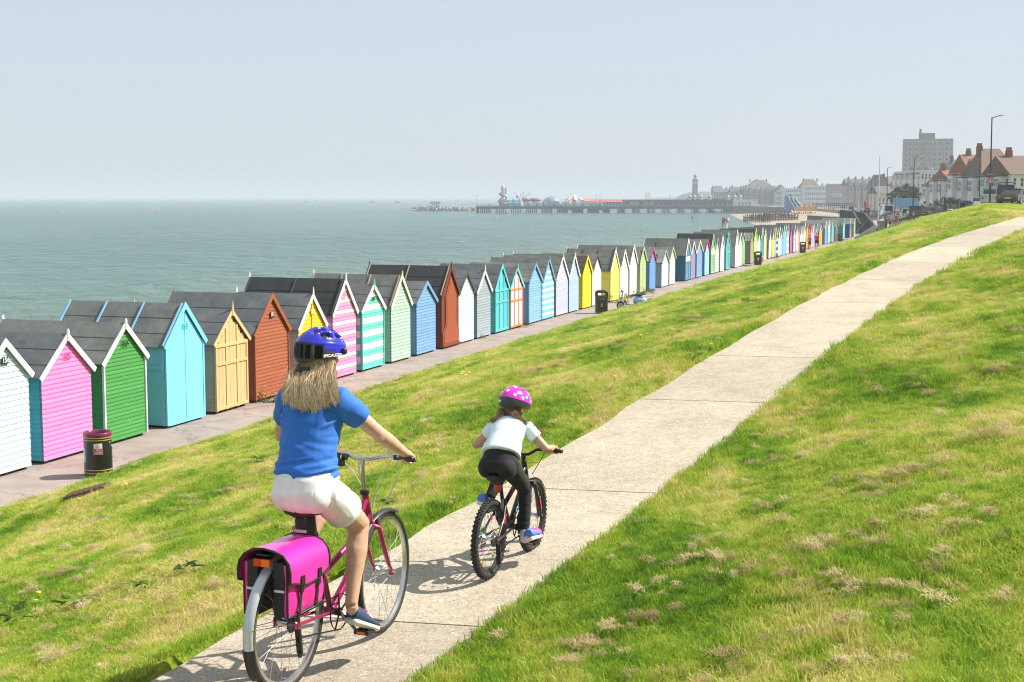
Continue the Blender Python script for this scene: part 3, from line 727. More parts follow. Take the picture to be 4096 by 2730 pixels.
for hi, (xl, xr, (ex, ey), (ax, ay), style, cols, sidec, trim, fl, ex_, label) in enumerate(HUTS):
    sl, sr = front_at(xl), front_at(xr)
    w = sr - sl
    sm = (sl + sr) / 2
    if w < 1.55: 
        d_ = (1.55 - w) / 2; w = 1.55
    if w > 2.5: w = 2.5
    x0, y0 = xy(sm, front_t(sm))
    e_ = 0.5
    xa, ya = xy(sm - e_, front_t(sm - e_)); xb, yb = xy(sm + e_, front_t(sm + e_))
    rz = math.atan2(yb - ya, xb - xa)
    he = height_at(ex, ey, sl); ha = height_at(ax, ay, sm) - 0.02
    he = min(max(he, 1.6), 2.45); ha = min(max(ha, he + 0.55), he + 1.45)
    ha_w = ha - ex_.get('fin', 0) * 0.9 - 0.07        # top of the wall under the roof
    L = 2.7 + 0.5 * ((hi * 37) % 11) / 10
    if hi in (1, 6, 10, 12, 13): L = 2.5
    if hi in (2, 3, 7, 9, 11, 24): L = 3.35
    near = hi <= 22
    root = thing('beach_hut', label, 'beach hut', (x0, y0, 0.0), rz, HUT_GROUP)
    HUT_ROOTS.append((root, sm, w, he, ha))
    zb = 0.07
    wear = ex_.get('wear', 0.0)
    def fm(cn, axis='X'):
        m = wm(cn, axis, wear)
        return m
    # core: the closed carcass behind the boards
    mb = MB()
    mb.prism([(-w / 2 + .02, .025, zb), (w / 2 - .02, .025, zb), (w / 2 - .02, .025, he), (0, .025, ha_w - .02), (-w / 2 + .02, .025, he)], (0, L - .05, 0))
    mb.build('wall', wm(sidec), root)
    mb = MB()
    for xx in (-w / 2 + .15, 0, w / 2 - .15): mb.box((xx, L / 2, 0.035), (0.09, L - 0.06, 0.075))
    mb.build('bearer', wood('timber_tarred', (0.035, 0.03, 0.026)), root)
    rise = ha_w - he
    if style == 'lap' or style == 'doors_lap':
        lap = ex_.get('lap', 0.12); top = ha_w - .05
        nb = int((top - zb) / lap)
        joined = {}
        full = lap_board(w, lap).mesh('board') if near else None
        fullm = {}
        for b in range(nb):
            z = zb + b * lap
            cn = cols[((nb - b) % len(cols))] if len(cols) > 1 else cols[0]
            L1 = gable_w(z + lap * 0.5, w - .03, he, ha_w)
            if L1 < 0.12: continue
            if near:
                if z + lap <= he:
                    if cn not in fullm:
                        fullm[cn] = lap_board(w, lap).mesh('board')
                    put('board', fullm[cn], fm(cn), root, loc=(0, 0, z))
                else:
                    lap_board(L1, lap).build('board', fm(cn), root, loc=(0, 0, z))
            else:
                j = joined.setdefault(cn, MB()); q = lap_board(L1 if z + lap > he else w, lap)
                j.add([(p[0], p[1], p[2] + z) for p in q.v], q.f)
        for cn, j in joined.items():
            j.build('cladding', fm(cn), root, kind='stuff')
        if style == 'doors_lap':
            MB().box((0, -.03, (zb + ha_w) / 2), (0.05, .03, ha_w - zb - .1)).build('door_cover_strip', fm(cols[0], 'Z'), root)
    elif style == 'doors':
        cn = cols[0]
        for sd in (-1, 1):
            hw = w / 2 - .075
            dl = MB().prism([(sd * .012, -.032, zb + .06), (sd * hw, -.032, zb + .06), (sd * hw, -.032, he - .05), (sd * .012, -.032, ha_w - .14)], (0, .05, 0)).build('door', fm(cn, 'Z'), root)
        for sd in (-1, 1):
            MB().box((sd * (w / 2 - .03), -.022, (zb + he) / 2), (.07, .05, he - zb)).build('corner_trim', fm(cn, 'Z'), root)
        MB().box((0, -.02, zb + .02), (w - .15, .055, .07)).build('threshold', fm(cn), root)
    elif style in ('vert', 'sunburst'):
        cn = cols[0]; fr = ex_.get('frame', cn)
        nv = 9
        for b in range(nv):
            xx = -w / 2 + w * (b + .5) / nv
            zt = he + (1 - min(1, (abs(xx) + w / nv / 2) / (w / 2))) * rise - .05
            ccn = cn
            if near and ex_.get('frame') == 'orange' and b % 2 == 0: ccn = 'white'
            me = MB().box((xx, -.008, (zb + zt) / 2), (w / nv - .012, .03, zt - zb))
            me.build('board', fm(ccn, 'Z'), root)
        q = MB()
        for xx in (-w / 2 + .05, -w / 6, w / 6, w / 2 - .05):
            zt = he + (1 - min(1, abs(xx) / (w / 2))) * rise - .12
            MB().box((xx, -.033, (zb + zt) / 2), (.075, .03, zt - zb)).build('frame_strip', fm(fr, 'Z'), root)
        for zz in ([he - .12, he - .62, zb + .06] if style == 'vert' else []):
            MB().box((0, -.036, zz), (w - .05, .032, .08)).build('rail', fm(fr), root)
        if ex_.get('panes'):
            for k in range(3):
                xx = -w / 3 + k * w / 3
                MB().box((xx, -.03, he - .37), (w / 3 - .12, .02, .36)).build('window_panel', wm(ex_['panes']), root)
        if style == 'sunburst':
            om = plain('sun_orange_paint', (0.85, 0.38, 0.02), 0.5)
            s = MB(); cx, cz = 0.0, zb
            s.prism([(math.cos(a) * .46, -.056, .12 + max(0, math.sin(a)) * .95) for a in np.linspace(0, math.pi, 14)], (0, .01, 0)).build('painted_sun', om, root)
            for k in range(7):
                a = R(20 + k * 23.3); l = 1.0 if k % 2 else .6
                b0 = Vector((math.cos(a) * .46, -.056, .12 + math.sin(a) * .95)); t_ = Vector((-math.sin(a), 0, math.cos(a)))
                MB().prism([b0 + t_ * .1, b0 - t_ * .1, b0 + Vector((math.cos(a) * l * .62, 0, math.sin(a) * l))], (0, .01, 0)).build('painted_ray', om, root)
    elif style == 'shaped':
        cn = cols[0]; lap = 0.11
        me = lap_board(w, lap).mesh('board')
        for b in range(int((he - zb) / lap)): put('board', me, fm(cn), root, loc=(0, 0, zb + b * lap))
        for b in range(int((he - zb) / lap), int((ha_w - zb - .1) / lap)):
            lap_board(gable_w(zb + (b + .5) * lap, w - .03, he, ha_w), lap).build('board', fm(cn), root, loc=(0, 0, zb + b * lap))
        a, c = w / 2 * .62, w / 2 * .95
        red = wood('timber_door_red', (0.36, 0.075, 0.026), 0.0, axis='Z', var=0.3, grain=0.4)
        outl = [(-c, .12), (c, .12), (c, .62), (a + .08, .85), (a, 1.0), (a, he - .1), (0, ha_w - .38), (-a, he - .1), (-a, 1.0), (-a - .08, .85), (-c, .62)]
        MB().prism([(x, -.055, z) for x, z in outl], (0, .035, 0)).build('door', red, root)
        inn = [(-c + .1, .2), (c - .1, .2), (c - .1, .58), (a - .02, .84), (a - .1, 1.0), (a - .1, he - .16), (0, ha_w - .56), (-a + .1, he - .16), (-a + .1, 1.0), (-a + .02, .84), (-c + .1, .58)]
        MB().prism([(x, -.072, z) for x, z in inn], (0, .022, 0)).build('door_panel', red, root)
        MB().box((0, -.06, .11), (w, .07, .08)).build('threshold', fm(cn), root)
    if near and hi < 16 and style != 'doors':
        lap = ex_.get('lap', 0.12)
        for b in range(int((he - zb) / lap)):
            nb = int((ha_w - .05 - zb) / lap)
            cn = sidec
            if len(cols) > 1: cn = cols[((nb - b) % len(cols))]
            key = f'side_{hi}_{cn}'
            if key not in MATS: MATS[key] = lap_board(1.5, lap).mesh('board')
            put('board', MATS[key], wm(cn, 'X', wear), root, loc=(-w / 2 + .02, .80, zb + b * lap), rot=(0, 0, -R(90)))
    elif style == 'doors' and near:
        for yy in (.06, .85, 1.6): MB().box((-w / 2 + .0, yy, (zb + he) / 2), (.03, .09, he - zb)).build('frame_strip', wm(sidec, 'Z'), root)
        MB().box((-w / 2 + .004, .85, he * .72), (.025, 1.5, .12)).build('rail', wm(sidec), root)
    else:
        q = MB(); lap = 0.13; pb = lap_board(L - .1, lap)
        for b in range(int((he - zb) / lap)):
            q.add([(-w / 2 + .02 + p[1], L / 2 - p[0], p[2] + zb + b * lap) for p in pb.v], pb.f)
        q.build('side_cladding', wm(sidec), root, kind='stuff')
        if hi == 45:
            for yy in (.05, 1.1): MB().box((-w / 2 - .01, yy, (zb + he) / 2), (.03, .1, he - zb)).build('frame_strip', wm('charcoal', 'Z'), root)
            MB().box((-w / 2 - .012, .6, he * .62), (.025, 1.2, .1)).build('rail', wm('charcoal'), root)
    if ex_.get('corner'):
        for sd in (-1, 1): MB().box((sd * (w / 2 + .002), -.015, (zb + he) / 2), (.045, .06, he - zb)).build('corner_trim', wm(ex_['corner'], 'Z'), root)
    ov = 0.11; fo = 0.075
    sl_len = math.hypot(w / 2, rise); ang = math.atan2(rise, w / 2)
    roof = None
    fmat = felt(*FELTS[fl])
    def slope_pt(sd, d, up):     # d metres down the slope from the ridge, up above the sheathing
        return Vector((sd * (d * math.cos(ang) + up * math.sin(ang)), 0, ha_w - d * math.sin(ang) + up * math.cos(ang)))
    tot = sl_len + ov
    q = MB()
    for sd in (-1, 1):
        q.prism([slope_pt(sd, 0, 0.0), slope_pt(sd, tot, 0.0), slope_pt(sd, tot, .03), slope_pt(sd, 0, .03)], (0, L + 2 * fo - .02, 0))
    q.v = [(x, y - fo + .01, z) for x, y, z in q.v]
    roof = q.build('roof', felt(*FELTS['k']), root)
    ns = 3 if tot > 1.25 else 2
    for sd in (-1, 1):
        cuts = [0.0] + [tot * (k + 1) / ns + .02 * ((hi * 7 + k) % 3 - 1) for k in range(ns - 1)] + [tot + .012]
        if not near or sd > 0: cuts = [0, tot + .012]
        for k in range(len(cuts) - 1):
            a, b = cuts[k], cuts[k + 1] + (.04 if k < len(cuts) - 2 else 0)
            n = len(cuts) - 2 - k
            u0 = .031 + .010 * n
            f = MB(); ny = 7; V = []
            for i in range(ny + 1):
                y = -fo + (L + 2 * fo) * i / ny
                wob = 0.004 * math.sin(i * 2.3 + hi * 1.7 + k)
                for d, up in ((a, u0), ((a + b) / 2, u0 + .002 + wob), (b, u0 + wob * .5)):
                    p = slope_pt(sd, d, up + .0); V.append((p.x, y, p.z))
                for d, up in ((b, u0 - .012), (a, u0 - .012)):
                    p = slope_pt(sd, d, up); V.append((p.x, y, p.z))
            F = []
            for i in range(ny):
                for j in range(5):
                    j2 = (j + 1) % 5; quad = (i * 5 + j, i * 5 + j2, (i + 1) * 5 + j2, (i + 1) * 5 + j)
                    F.append(quad if sd > 0 else quad[::-1])
            e0 = (0, 1, 2, 3, 4); e1 = tuple(ny * 5 + j for j in range(5))
            F += [e0[::-1] if sd > 0 else e0, e1 if sd > 0 else e1[::-1]]
            f.add(V, F); f.build('felt_strip', fmat, roof)
    # battens nailed over the felt
    if 'batten' in ex_:
        bc, nbt = ex_['batten']
        for k in range(nbt):
            y = -fo + .06 + (L + 2 * fo - .12) * k / max(1, nbt - 1)
            a, b = slope_pt(-1, .02, .075), slope_pt(-1, tot - .02, .06)
            MB().bar((a.x, y, a.z), (b.x, y, b.z), .045, .035, up=(0, 1, 0)).build('roof_batten', wm(bc), root)
    # bargeboards front and back
    bw = 0.125 if hi not in (4,) else 0.10
    tm = wm(trim)
    for yy in (-fo - .012, L + fo - .012):
        for sd in (-1, 1):
            P = [slope_pt(sd, -.0, .05), slope_pt(sd, tot + .03, .05), slope_pt(sd, tot + .03, .05 - bw), slope_pt(sd, 0.0, .05 - bw)]
            P[0].x = 0; P[3].x = 0
            P[0].z = ha_w + .05 / math.cos(ang); P[3].z = ha_w + (.05 - bw) / math.cos(ang)
            if sd < 0: off = 0.002
            else: off = 0.0
            mb = MB().prism([p + Vector((0, yy + off, 0)) for p in P], (0, .024, 0))
            mb.build('bargeboard', tm, root)
    fin = ex_.get('fin', 0)
    if fin:
        fcm = wm(ex_.get('finc', trim), 'Z')
        for yy in ((-fo - .028, L + fo - .0) if near else (-fo - .028,)):
            zt = ha_w + .10
            mb = MB().prism([(-.035, yy, zt - .22), (.035, yy, zt - .22), (.035, yy, zt), (0.004, yy, zt + fin * .9), (-.004, yy, zt + fin * .9), (-.035, yy, zt)], (0, .026, 0))
            mb.build('finial', fcm, root)
    # fascia under the eaves on the near side
    MB().box((-w / 2 - .02, L / 2, he - .07), (.03, L + .1, .09)).build('fascia', tm if hi in (14, 16, 26, 29) else wm(sidec), root)
    # numbers
    if 'num' in ex_:
        txt, kind = ex_['num']; nz = he + rise * .44
        if kind in ('plate', 'cream'):
            pm = plain('plate_black', (0.02, 0.02, 0.02), 0.4) if kind == 'plate' else wm('yellow')
            bd = 'cream' if txt == '151' else None
            MB().box((0 if txt != '156' else .0, -.05, nz), (.23, .02, .15)).build('number_plate', pm, root)
            text('number', txt, .15, wm('white'), root, (0, -.061, nz), (R(90), 0, 0))
        else:
            tmn = {'pink': plain('number_pink', (0.55, 0.06, 0.28)), 'dark': plain('number_dark', (0.015, 0.04, 0.02)), 'aqua': wm('aqua'), 'white': wm('blush')}[kind]
            text('number', txt, .21, tmn, root, (0, -.045 if style != 'doors' else -.05, nz - .03), (R(90), 0, 0))
def tuft_mesh(name, n, rad, h0, h1, w, lean, seed):
    r = random.Random(seed); V = []; F = []
    for i in range(n):
        a = r.uniform(0, 6.283); d = rad * math.sqrt(r.random()); x, y = d * math.cos(a), d * math.sin(a)
        h = r.uniform(h0, h1); la = r.uniform(0, 6.283); ll = h * r.uniform(lean * 0.3, lean)
        fa = r.uniform(0, 6.283); wx, wy = math.cos(fa) * w / 2, math.sin(fa) * w / 2
        o = len(V); lx, ly = math.cos(la) * ll, math.sin(la) * ll
        V += [(x - wx, y - wy, -0.01), (x + wx, y + wy, -0.01), (x + wx * .8 + lx * .35, y + wy * .8 + ly * .35, h * .6), (x - wx * .8 + lx * .35, y - wy * .8 + ly * .35, h * .6), (x + lx, y + ly, h * r.uniform(.82, 1))]
        F += [(o, o + 1, o + 2, o + 3), (o + 3, o + 2, o + 4)]
    me = bpy.data.meshes.new(name); me.from_pydata(V, [], F); me.update()
    return me
def instancer(name, pts, scl, rotz, kinds, meshes, mat, normals=None):
    """one object whose points each carry a tuft"""
    me = bpy.data.meshes.new(name); me.from_pydata(pts.tolist(), [], []); me.update()
    for an, data, typ in (('scl', scl, 'FLOAT_VECTOR'), ('rot', rotz, 'FLOAT_VECTOR'), ('kind_i', kinds, 'INT')):
        a = me.attributes.new(an, typ, 'POINT')
        if typ == 'INT': a.data.foreach_set('value', np.asarray(data, np.int32))
        else: a.data.foreach_set('vector', np.asarray(data, np.float32).ravel())
    o = bpy.data.objects.new(name, me); col.objects.link(o)
    ng = bpy.data.node_groups.new(name + '_nodes', 'GeometryNodeTree')
    ng.interface.new_socket('Geometry', in_out='INPUT', socket_type='NodeSocketGeometry'); ng.interface.new_socket('Geometry', in_out='OUTPUT', socket_type='NodeSocketGeometry')
    gi = ng.nodes.new('NodeGroupInput'); go = ng.nodes.new('NodeGroupOutput')
    lib = bpy.data.collections.new(name + '_tufts')
    for i, m in enumerate(meshes):
        m.materials.clear(); m.materials.append(mat)
        lib.objects.link(bpy.data.objects.new(f'{name}_tuft_{i}', m))
    ci = ng.nodes.new('GeometryNodeCollectionInfo'); ci.inputs['Collection'].default_value = lib; ci.inputs['Separate Children'].default_value = True; ci.inputs['Reset Children'].default_value = True
    ip = ng.nodes.new('GeometryNodeInstanceOnPoints'); ip.inputs['Pick Instance'].default_value = True
    def attr(nm, t):
        n = ng.nodes.new('GeometryNodeInputNamedAttribute'); n.data_type = t; n.inputs['Name'].default_value = nm
        return [s for s in n.outputs if s.enabled][0]
    L = ng.links
    L.new(gi.outputs[0], ip.inputs['Points']); L.new(ci.outputs[0], ip.inputs['Instance'])
    L.new(attr('kind_i', 'INT'), ip.inputs['Instance Index']); L.new(attr('scl', 'FLOAT_VECTOR'), ip.inputs['Scale'])
    er = ng.nodes.new('FunctionNodeEulerToRotation'); L.new(attr('rot', 'FLOAT_VECTOR'), er.inputs[0]); L.new(er.outputs[0], ip.inputs['Rotation'])
    L.new(ip.outputs[0], go.inputs[0])
    md = o.modifiers.new('tufts', 'NODES'); md.node_group = ng
    return tag(o, kind='stuff')
def noise2(X, Y, f, seed=0):
    """cheap smooth value noise"""
    r = np.random.default_rng(seed); T = r.random((64, 64))
    x, y = X * f, Y * f; xi, yi = np.floor(x).astype(int), np.floor(y).astype(int); u, v = x - xi, y - yi
    u = u * u * (3 - 2 * u); v = v * v * (3 - 2 * v)
    g = lambda i, j: T[(xi + i) % 64, (yi + j) % 64]
    return (g(0, 0) * (1 - u) + g(1, 0) * u) * (1 - v) + (g(0, 1) * (1 - u) + g(1, 1) * u) * v
def in_view(X, Y, Z, m=0.28):
    zz = Z - CAM_Z
    f = Y * _cp - zz * _sp; u = Y * _sp + zz * _cp
    px = FPX * X / np.maximum(f, .1); py = FPX * u / np.maximum(f, .1)
    return (f > 1.0) & (np.abs(px) < 2048 * (1 + m)) & (py > -1365 * (1 + m)) & (py < 800)
zones = [(4.0, 9.0, 560, 0.85), (9.0, 14.0, 340, 1.0), (14.0, 24.0, 150, 1.35), (24.0, 42.0, 42, 2.0), (42.0, 80.0, 13, 3.2), (80.0, 215.0, 3.4, 5.5)]
PX, PY, PZ, SC, DR = [], [], [], [], []
for d0, d1, dens, sc_z in zones:
    xa, xb = (d1 * -0.50 - 1, d1 * 0.50 + 1)
    n = int((xb - xa) * (d1 - d0) * dens)
    X = rng.uniform(xa, xb, n); Y = rng.uniform(d0, d1, n)
    s, t = st(X, Y); tt = t - front_t(s)
    et = np.interp(s, EDGE_S, EDGE_T); c = t - et
    ok = (tt > PROM_W + 0.03 + 0.10 * noise2(X, Y, 0.7, 3) * (tt < 3)) & (s < 222)
    onp = (np.abs(c) < PATH_HALF + 0.0 - 0.05 * (noise2(X, Y, 1.3, 5) - .5)) & (s < 46)
    ok &= ~onp
    ok &= ~((s > 46) & (c > 1.0))
    X, Y, c, s, tt = X[ok], Y[ok], c[ok], s[ok], tt[ok]
    Z = ground(X, Y)
    k = in_view(X, Y, Z); X, Y, Z, c, s, tt = X[k], Y[k], Z[k], c[k], s[k], tt[k]
    # bare worn spots are thinner, and the verge by the path stands longer
    th = noise2(X, Y, 1.6, 8) * .5 + noise2(X, Y, 0.45, 9) * .5
    keep = rng.random(len(X)) < np.clip(0.55 + th * 0.9, 0, 1)
    X, Y, Z, c, s, tt, th = X[keep], Y[keep], Z[keep], c[keep], s[keep], tt[keep], th[keep]
    verge = np.exp(-((np.abs(c) - PATH_HALF - 0.12) / 0.28) ** 2) * (s < 46) * (c > 0) + 0.5 * np.exp(-((np.abs(c) - PATH_HALF - 0.1) / 0.2) ** 2) * (s < 46) * (c < 0)
    verge += 0.5 * np.exp(-((tt - PROM_W - .2) / .4) ** 2)
    hgt = 0.60 * (0.42 + 0.75 * noise2(X, Y, 2.1, 4) * noise2(X, Y, 0.6, 14) * 2 + 0.65 * verge)
    hz = sc_z ** 0.42
    PX.append(X); PY.append(Y); PZ.append(Z)
    r_ = rng.uniform(.8, 1.2, len(X))
    SC.append(np.stack([sc_z * r_, sc_z * r_, hgt * hz * rng.uniform(.75, 1.2, len(X))], 1))
X = np.concatenate(PX); Y = np.concatenate(PY); Z = np.concatenate(PZ); S3 = np.concatenate(SC)
tm_ = [tuft_mesh(f'tuft{i}', 26, 0.075, 0.03, 0.085, 0.0048, 0.9, 100 + i) for i in range(7)]
rot = np.stack([rng.uniform(-.12, .12, len(X)), np.full(len(X), -0.0) + rng.uniform(-.12, .12, len(X)), rng.uniform(0, 6.283, len(X))], 1)
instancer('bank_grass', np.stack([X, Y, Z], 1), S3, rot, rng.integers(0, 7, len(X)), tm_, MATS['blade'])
print('tufts', len(X))
def straw_mesh(name, n, rad, seed):
    r = random.Random(seed); V = []; F = []
    for i in range(n):
        a = r.uniform(0, 6.283); d = rad * r.random() ** .7; x, y = d * math.cos(a), d * math.sin(a) * .6
        z = 0.005 + 0.05 * max(0, 1 - (d / rad) ** 2) * r.random()
        la = r.uniform(0, 6.283); l = r.uniform(.03, .085); dx, dy = math.cos(la) * l, math.sin(la) * l; w = .0017
        wx, wy = -dy / l * w, dx / l * w; b = r.uniform(0, .03); o = len(V)
        V += [(x - wx, y - wy, z), (x + wx, y + wy, z), (x + dx * .5 + wx, y + dy * .5 + wy, z + b), (x + dx * .5 - wx, y + dy * .5 - wy, z + b), (x + dx, y + dy, z + r.uniform(-.01, .02))]
        F += [(o, o + 1, o + 2, o + 3), (o + 3, o + 2, o + 4)]
    me = bpy.data.meshes.new(name); me.from_pydata(V, [], F); me.update(); return me
sm_, nt, b = new_mat('dry_straw')
oi = N(nt, 'ShaderNodeObjectInfo'); rr = ramp(nt, [(0.0, (0.22, 0.14, 0.055)), (0.5, (0.44, 0.31, 0.145)), (1.0, (0.60, 0.47, 0.25))]); nt.links.new(oi.outputs['Random'], rr.inputs[0])
nt.links.new(rr.outputs[0], b.inputs['Base Color']); b.inputs['Roughness'].default_value = 0.8
CLUMPS = [(3640, 1905, 1.5), (3560, 1985, 1.0), (3700, 1880, .9), (3930, 1770, 1.2), (3690, 2090, 1.1), (3100, 2260, 1.0), (3400, 2180, .9), (3580, 2380, 1.3), (3600, 2460, 1.3), (3380, 2360, .9), (3300, 2370, .9), (3150, 2330, .5),
          (2400, 2630, 1.0), (2260, 2620, .7), (2440, 2560, .7), (2880, 2690, .8), (3350, 2700, .7), (3860, 1590, .9), (3500, 1580, .5), (3950, 1500, .7), (4040, 1470, .8), (3480, 2200, .7), (3250, 2210, .8), (3800, 2130, .8), (3950, 2080, .6),
          (2880, 2270, .5), (3060, 2050, .6), (2160, 1485, .8), (2080, 1510, .8), (2240, 1460, .6), (2760, 1275, .7), (2800, 1290, .6), (560, 2210, .7), (250, 2310, .8), (330, 2330, .6), (105, 2380, .6), (380, 2090, .8), (400, 2085, .7),
          (370, 2205, .6), (740, 2045, .5), (800, 2020, .6), (920, 1970, .7), (430, 2375, .8), (290, 2610, .6), (205, 2650, .5), (870, 2360, .4), (3100, 1760, .7), (3210, 1840, .6), (2700, 2280, .5), (2560, 2490, .5), (2300, 1790, .5), (1250, 2090, .5),
          (2950, 1170, .7), (3000, 1160, .5), (3330, 1110, .6), (3650, 1010, .5), (2700, 1330, .6), (2580, 1420, .6), (2500, 1390, .5), (1900, 1620, .6), (1700, 1700, .6), (1630, 1760, .5)]
def bank_hit(px, py):
    """march along the view line to the bank"""
    d = ray(px, py); lo = 2.0; z0 = None
    for k in np.linspace(3.0, 160, 3000):
        p = d * float(k)
        if CAM_Z + p.z < float(ground(p.x, p.y)): return Vector((p.x, p.y, float(ground(p.x, p.y))))
    return None
P_, S2, R2 = [], [], []
for px, py, sz in CLUMPS:
    p = bank_hit(px, py)
    if p is None: continue
    sz *= 0.5
    n = int(9 * sz * sz) + 4
    for i in range(n):
        q = (p.x + random.gauss(0, .20 * sz), p.y + random.gauss(0, .16 * sz))
        P_.append((q[0], q[1], float(ground(*q)) + .022 + 0.03 * random.random() * sz)); k = random.uniform(.35, .75) * (0.9 + .25 * sz) * (1 + max(0, p.y - 12) / 40)
        S2.append((k, k, k * random.uniform(.6, 1.3))); R2.append((random.uniform(-.2, .2), random.uniform(-.2, .2), random.uniform(0, 6.28)))
# scattered single wisps everywhere in the near turf
sel = rng.choice(len(X), 1000, replace=False)
for i in sel:
    if Y[i] < 45:
        k = random.uniform(.25, .6) * (1 + Y[i] / 40); P_.append((X[i], Y[i], Z[i] + .025)); S2.append((k, k, k)); R2.append((random.uniform(-.3, .3), random.uniform(-.3, .3), random.uniform(0, 6.28)))
instancer('dry_grass_clippings', np.array(P_), np.array(S2), np.array(R2), rng.integers(0, 4, len(P_)), [straw_mesh(f'straw{i}', 90, .12, 60 + i) for i in range(4)], sm_)
RX90 = Matrix.Rotation(R(90), 3, 'X')
M_rub = plain('tyre_rubber', (0.022, 0.021, 0.020), 0.75, var=0.3, scale=30, bmp=0.3)
M_alu = plain('brushed_aluminium', (0.62, 0.62, 0.62), 0.28, 1.0, var=0.06)
M_chr = plain('chrome', (0.75, 0.75, 0.76), 0.12, 1.0, var=0.05)
M_blk = plain('black_plastic', (0.018, 0.018, 0.019), 0.42, var=0.2)
M_drk = plain('dark_drivetrain', (0.045, 0.042, 0.04), 0.45, 0.7, var=0.3, scale=40)
M_stl = plain('dull_steel', (0.33, 0.33, 0.33), 0.35, 0.9, var=0.15, scale=20)
M_spk = plain('spoke_steel', (0.30, 0.30, 0.31), 0.55, 0.6, var=0.1)
M_whc = plain('cable_white', (0.62, 0.62, 0.60), 0.4)
M_red = plain('reflector_red', (0.62, 0.02, 0.015), 0.18, coat=0.5)
M_ora = plain('reflector_orange', (0.85, 0.16, 0.03), 0.2, coat=0.5)
def car_paint(name, c, rough=0.3, metal=0.35):
    return plain(name, c, rough, metal, var=0.06, coat=0.8)
M_cerise = car_paint('cerise_metallic', (0.36, 0.008, 0.10))
M_plum = car_paint('plum_black_paint', (0.040, 0.022, 0.040), 0.35)
def wheel(parent, c, Rw, tw, steer=0.0, knob=False, spokes=28, hub_w=0.10, rim_mat=None, spoke_mat=None, beads=False):
    """hub with tyre, rim and spokes as sub-parts; the axle lies along y"""
    h = MB(); h.lathe([(.011, -hub_w / 2), (.026, -hub_w / 2 + .006), (.026, -hub_w / 2 + .012), (.014, -hub_w / 4), (.014, hub_w / 4), (.026, hub_w / 2 - .012), (.026, hub_w / 2 - .006), (.011, hub_w / 2)], 14, M=RX90)
    h.lathe([(.005, -.075), (.005, .075)], 8, M=RX90)
    w = h.build('wheel', M_alu, parent, smooth=False, loc=c, rot=(0, 0, steer))
    t = MB(); t.torus((0, 0, 0), Rw - tw, tw, 64, 12, M=RX90)
    if knob:
        for k in range(52):
            for sd in (-1, 0, 1):
                a = 2 * math.pi * (k + (.5 if sd else 0)) / 52; rr = Rw - tw + tw * (.99 if sd == 0 else .80)
                t.box((math.cos(a) * rr, sd * tw * .62, math.sin(a) * rr), (.009, .013, .013), Matrix.Rotation(-a, 3, 'Y'))
    smooth_by_angle(t.mesh('x'))
    tm = t.mesh('tyre'); smooth_by_angle(tm, 50); put('tyre', tm, M_rub, w)
    r = MB(); rr = Rw - 2 * tw
    prof = [(rr + .006, -.012), (rr + .006, .012), (rr - .012, .011), (rr - .017, .0), (rr - .012, -.011)]
    V = []; n = 64
    for j in range(n):
        a = 2 * math.pi * j / n
        V += [(q * math.cos(a), y, q * math.sin(a)) for q, y in prof]
    r.add(V, [(j * 5 + k, j * 5 + (k + 1) % 5, ((j + 1) % n) * 5 + (k + 1) % 5, ((j + 1) % n) * 5 + k) for j in range(n) for k in range(5)])
    put('rim', smooth_by_angle(r.mesh('rim'), 30), rim_mat or M_alu, w)
    s = MB()
    for k in range(spokes):
        a = 2 * math.pi * k / spokes; sd = 1 if k % 2 else -1; b = a + (0.9 if (k // 2) % 2 else -0.9)
        s.tube([(math.cos(b) * .022, sd * (hub_w / 2 - .009), math.sin(b) * .022), (math.cos(a) * (rr - .012), 0, math.sin(a) * (rr - .012))], 0.00115, 4, caps=False)
    s.build('spokes', spoke_mat or M_spk, w)
    if beads:
        cols_ = [(0.9, 0.75, 0.02), (0.85, 0.03, 0.2), (0.8, 0.8, 0.8), (0.1, 0.7, 0.1), (0.9, 0.05, 0.45), (0.9, 0.3, 0.02)]
        for k in range(9):
            a = 2 * math.pi * (k * 3 + 1) / spokes; q = rr * (.55 + .12 * (k % 3)); 
            MB().tube([(math.cos(a) * (q - .014), .012 * (1 if k % 2 else -1), math.sin(a) * (q - .014)), (math.cos(a) * (q + .014), .012 * (1 if k % 2 else -1), math.sin(a) * (q + .014))], .007, 6).build('spoke_bead', plain(f'bead{k % 6}', cols_[k % 6], 0.4), w)
    return w
def arc(c, r, a0, a1, n=16, y=0.0):
    return [Vector((c[0] + r * math.cos(R(a0 + (a1 - a0) * i / n)), y, c[2] + r * math.sin(R(a0 + (a1 - a0) * i / n)))) for i in range(n + 1)]
def mudguard(name, parent, c, r, a0, a1, w, mat, y=0.0):
    mb = MB(); n = 26; V = []
    for i in range(n + 1):
        a = R(a0 + (a1 - a0) * i / n)
        for yy, dr in ((-w / 2, -.014), (-w / 2 * .75, -.003), (0, .003), (w / 2 * .75, -.003), (w / 2, -.014)):
            V.append((c[0] + (r + dr) * math.cos(a), y + yy, c[2] + (r + dr) * math.sin(a)))
    nv = len(V); V += [(c[0] + (x - c[0]) * (1 - .004 / r), y2, c[2] + (z - c[2]) * (1 - .004 / r)) for x, y2, z in V]
    F = [(i * 5 + k, i * 5 + k + 1, (i + 1) * 5 + k + 1, (i + 1) * 5 + k) for i in range(n) for k in range(4)]
    F += [tuple(j + nv for j in f[::-1]) for f in F]
    F += [(i * 5 + e, (i + 1) * 5 + e, (i + 1) * 5 + e + nv, i * 5 + e + nv) for i in range(n) for e in (0, 4)]
    mb.add(V, F)
    return put(name, smooth_by_angle(mb.mesh(name), 60), mat, parent)
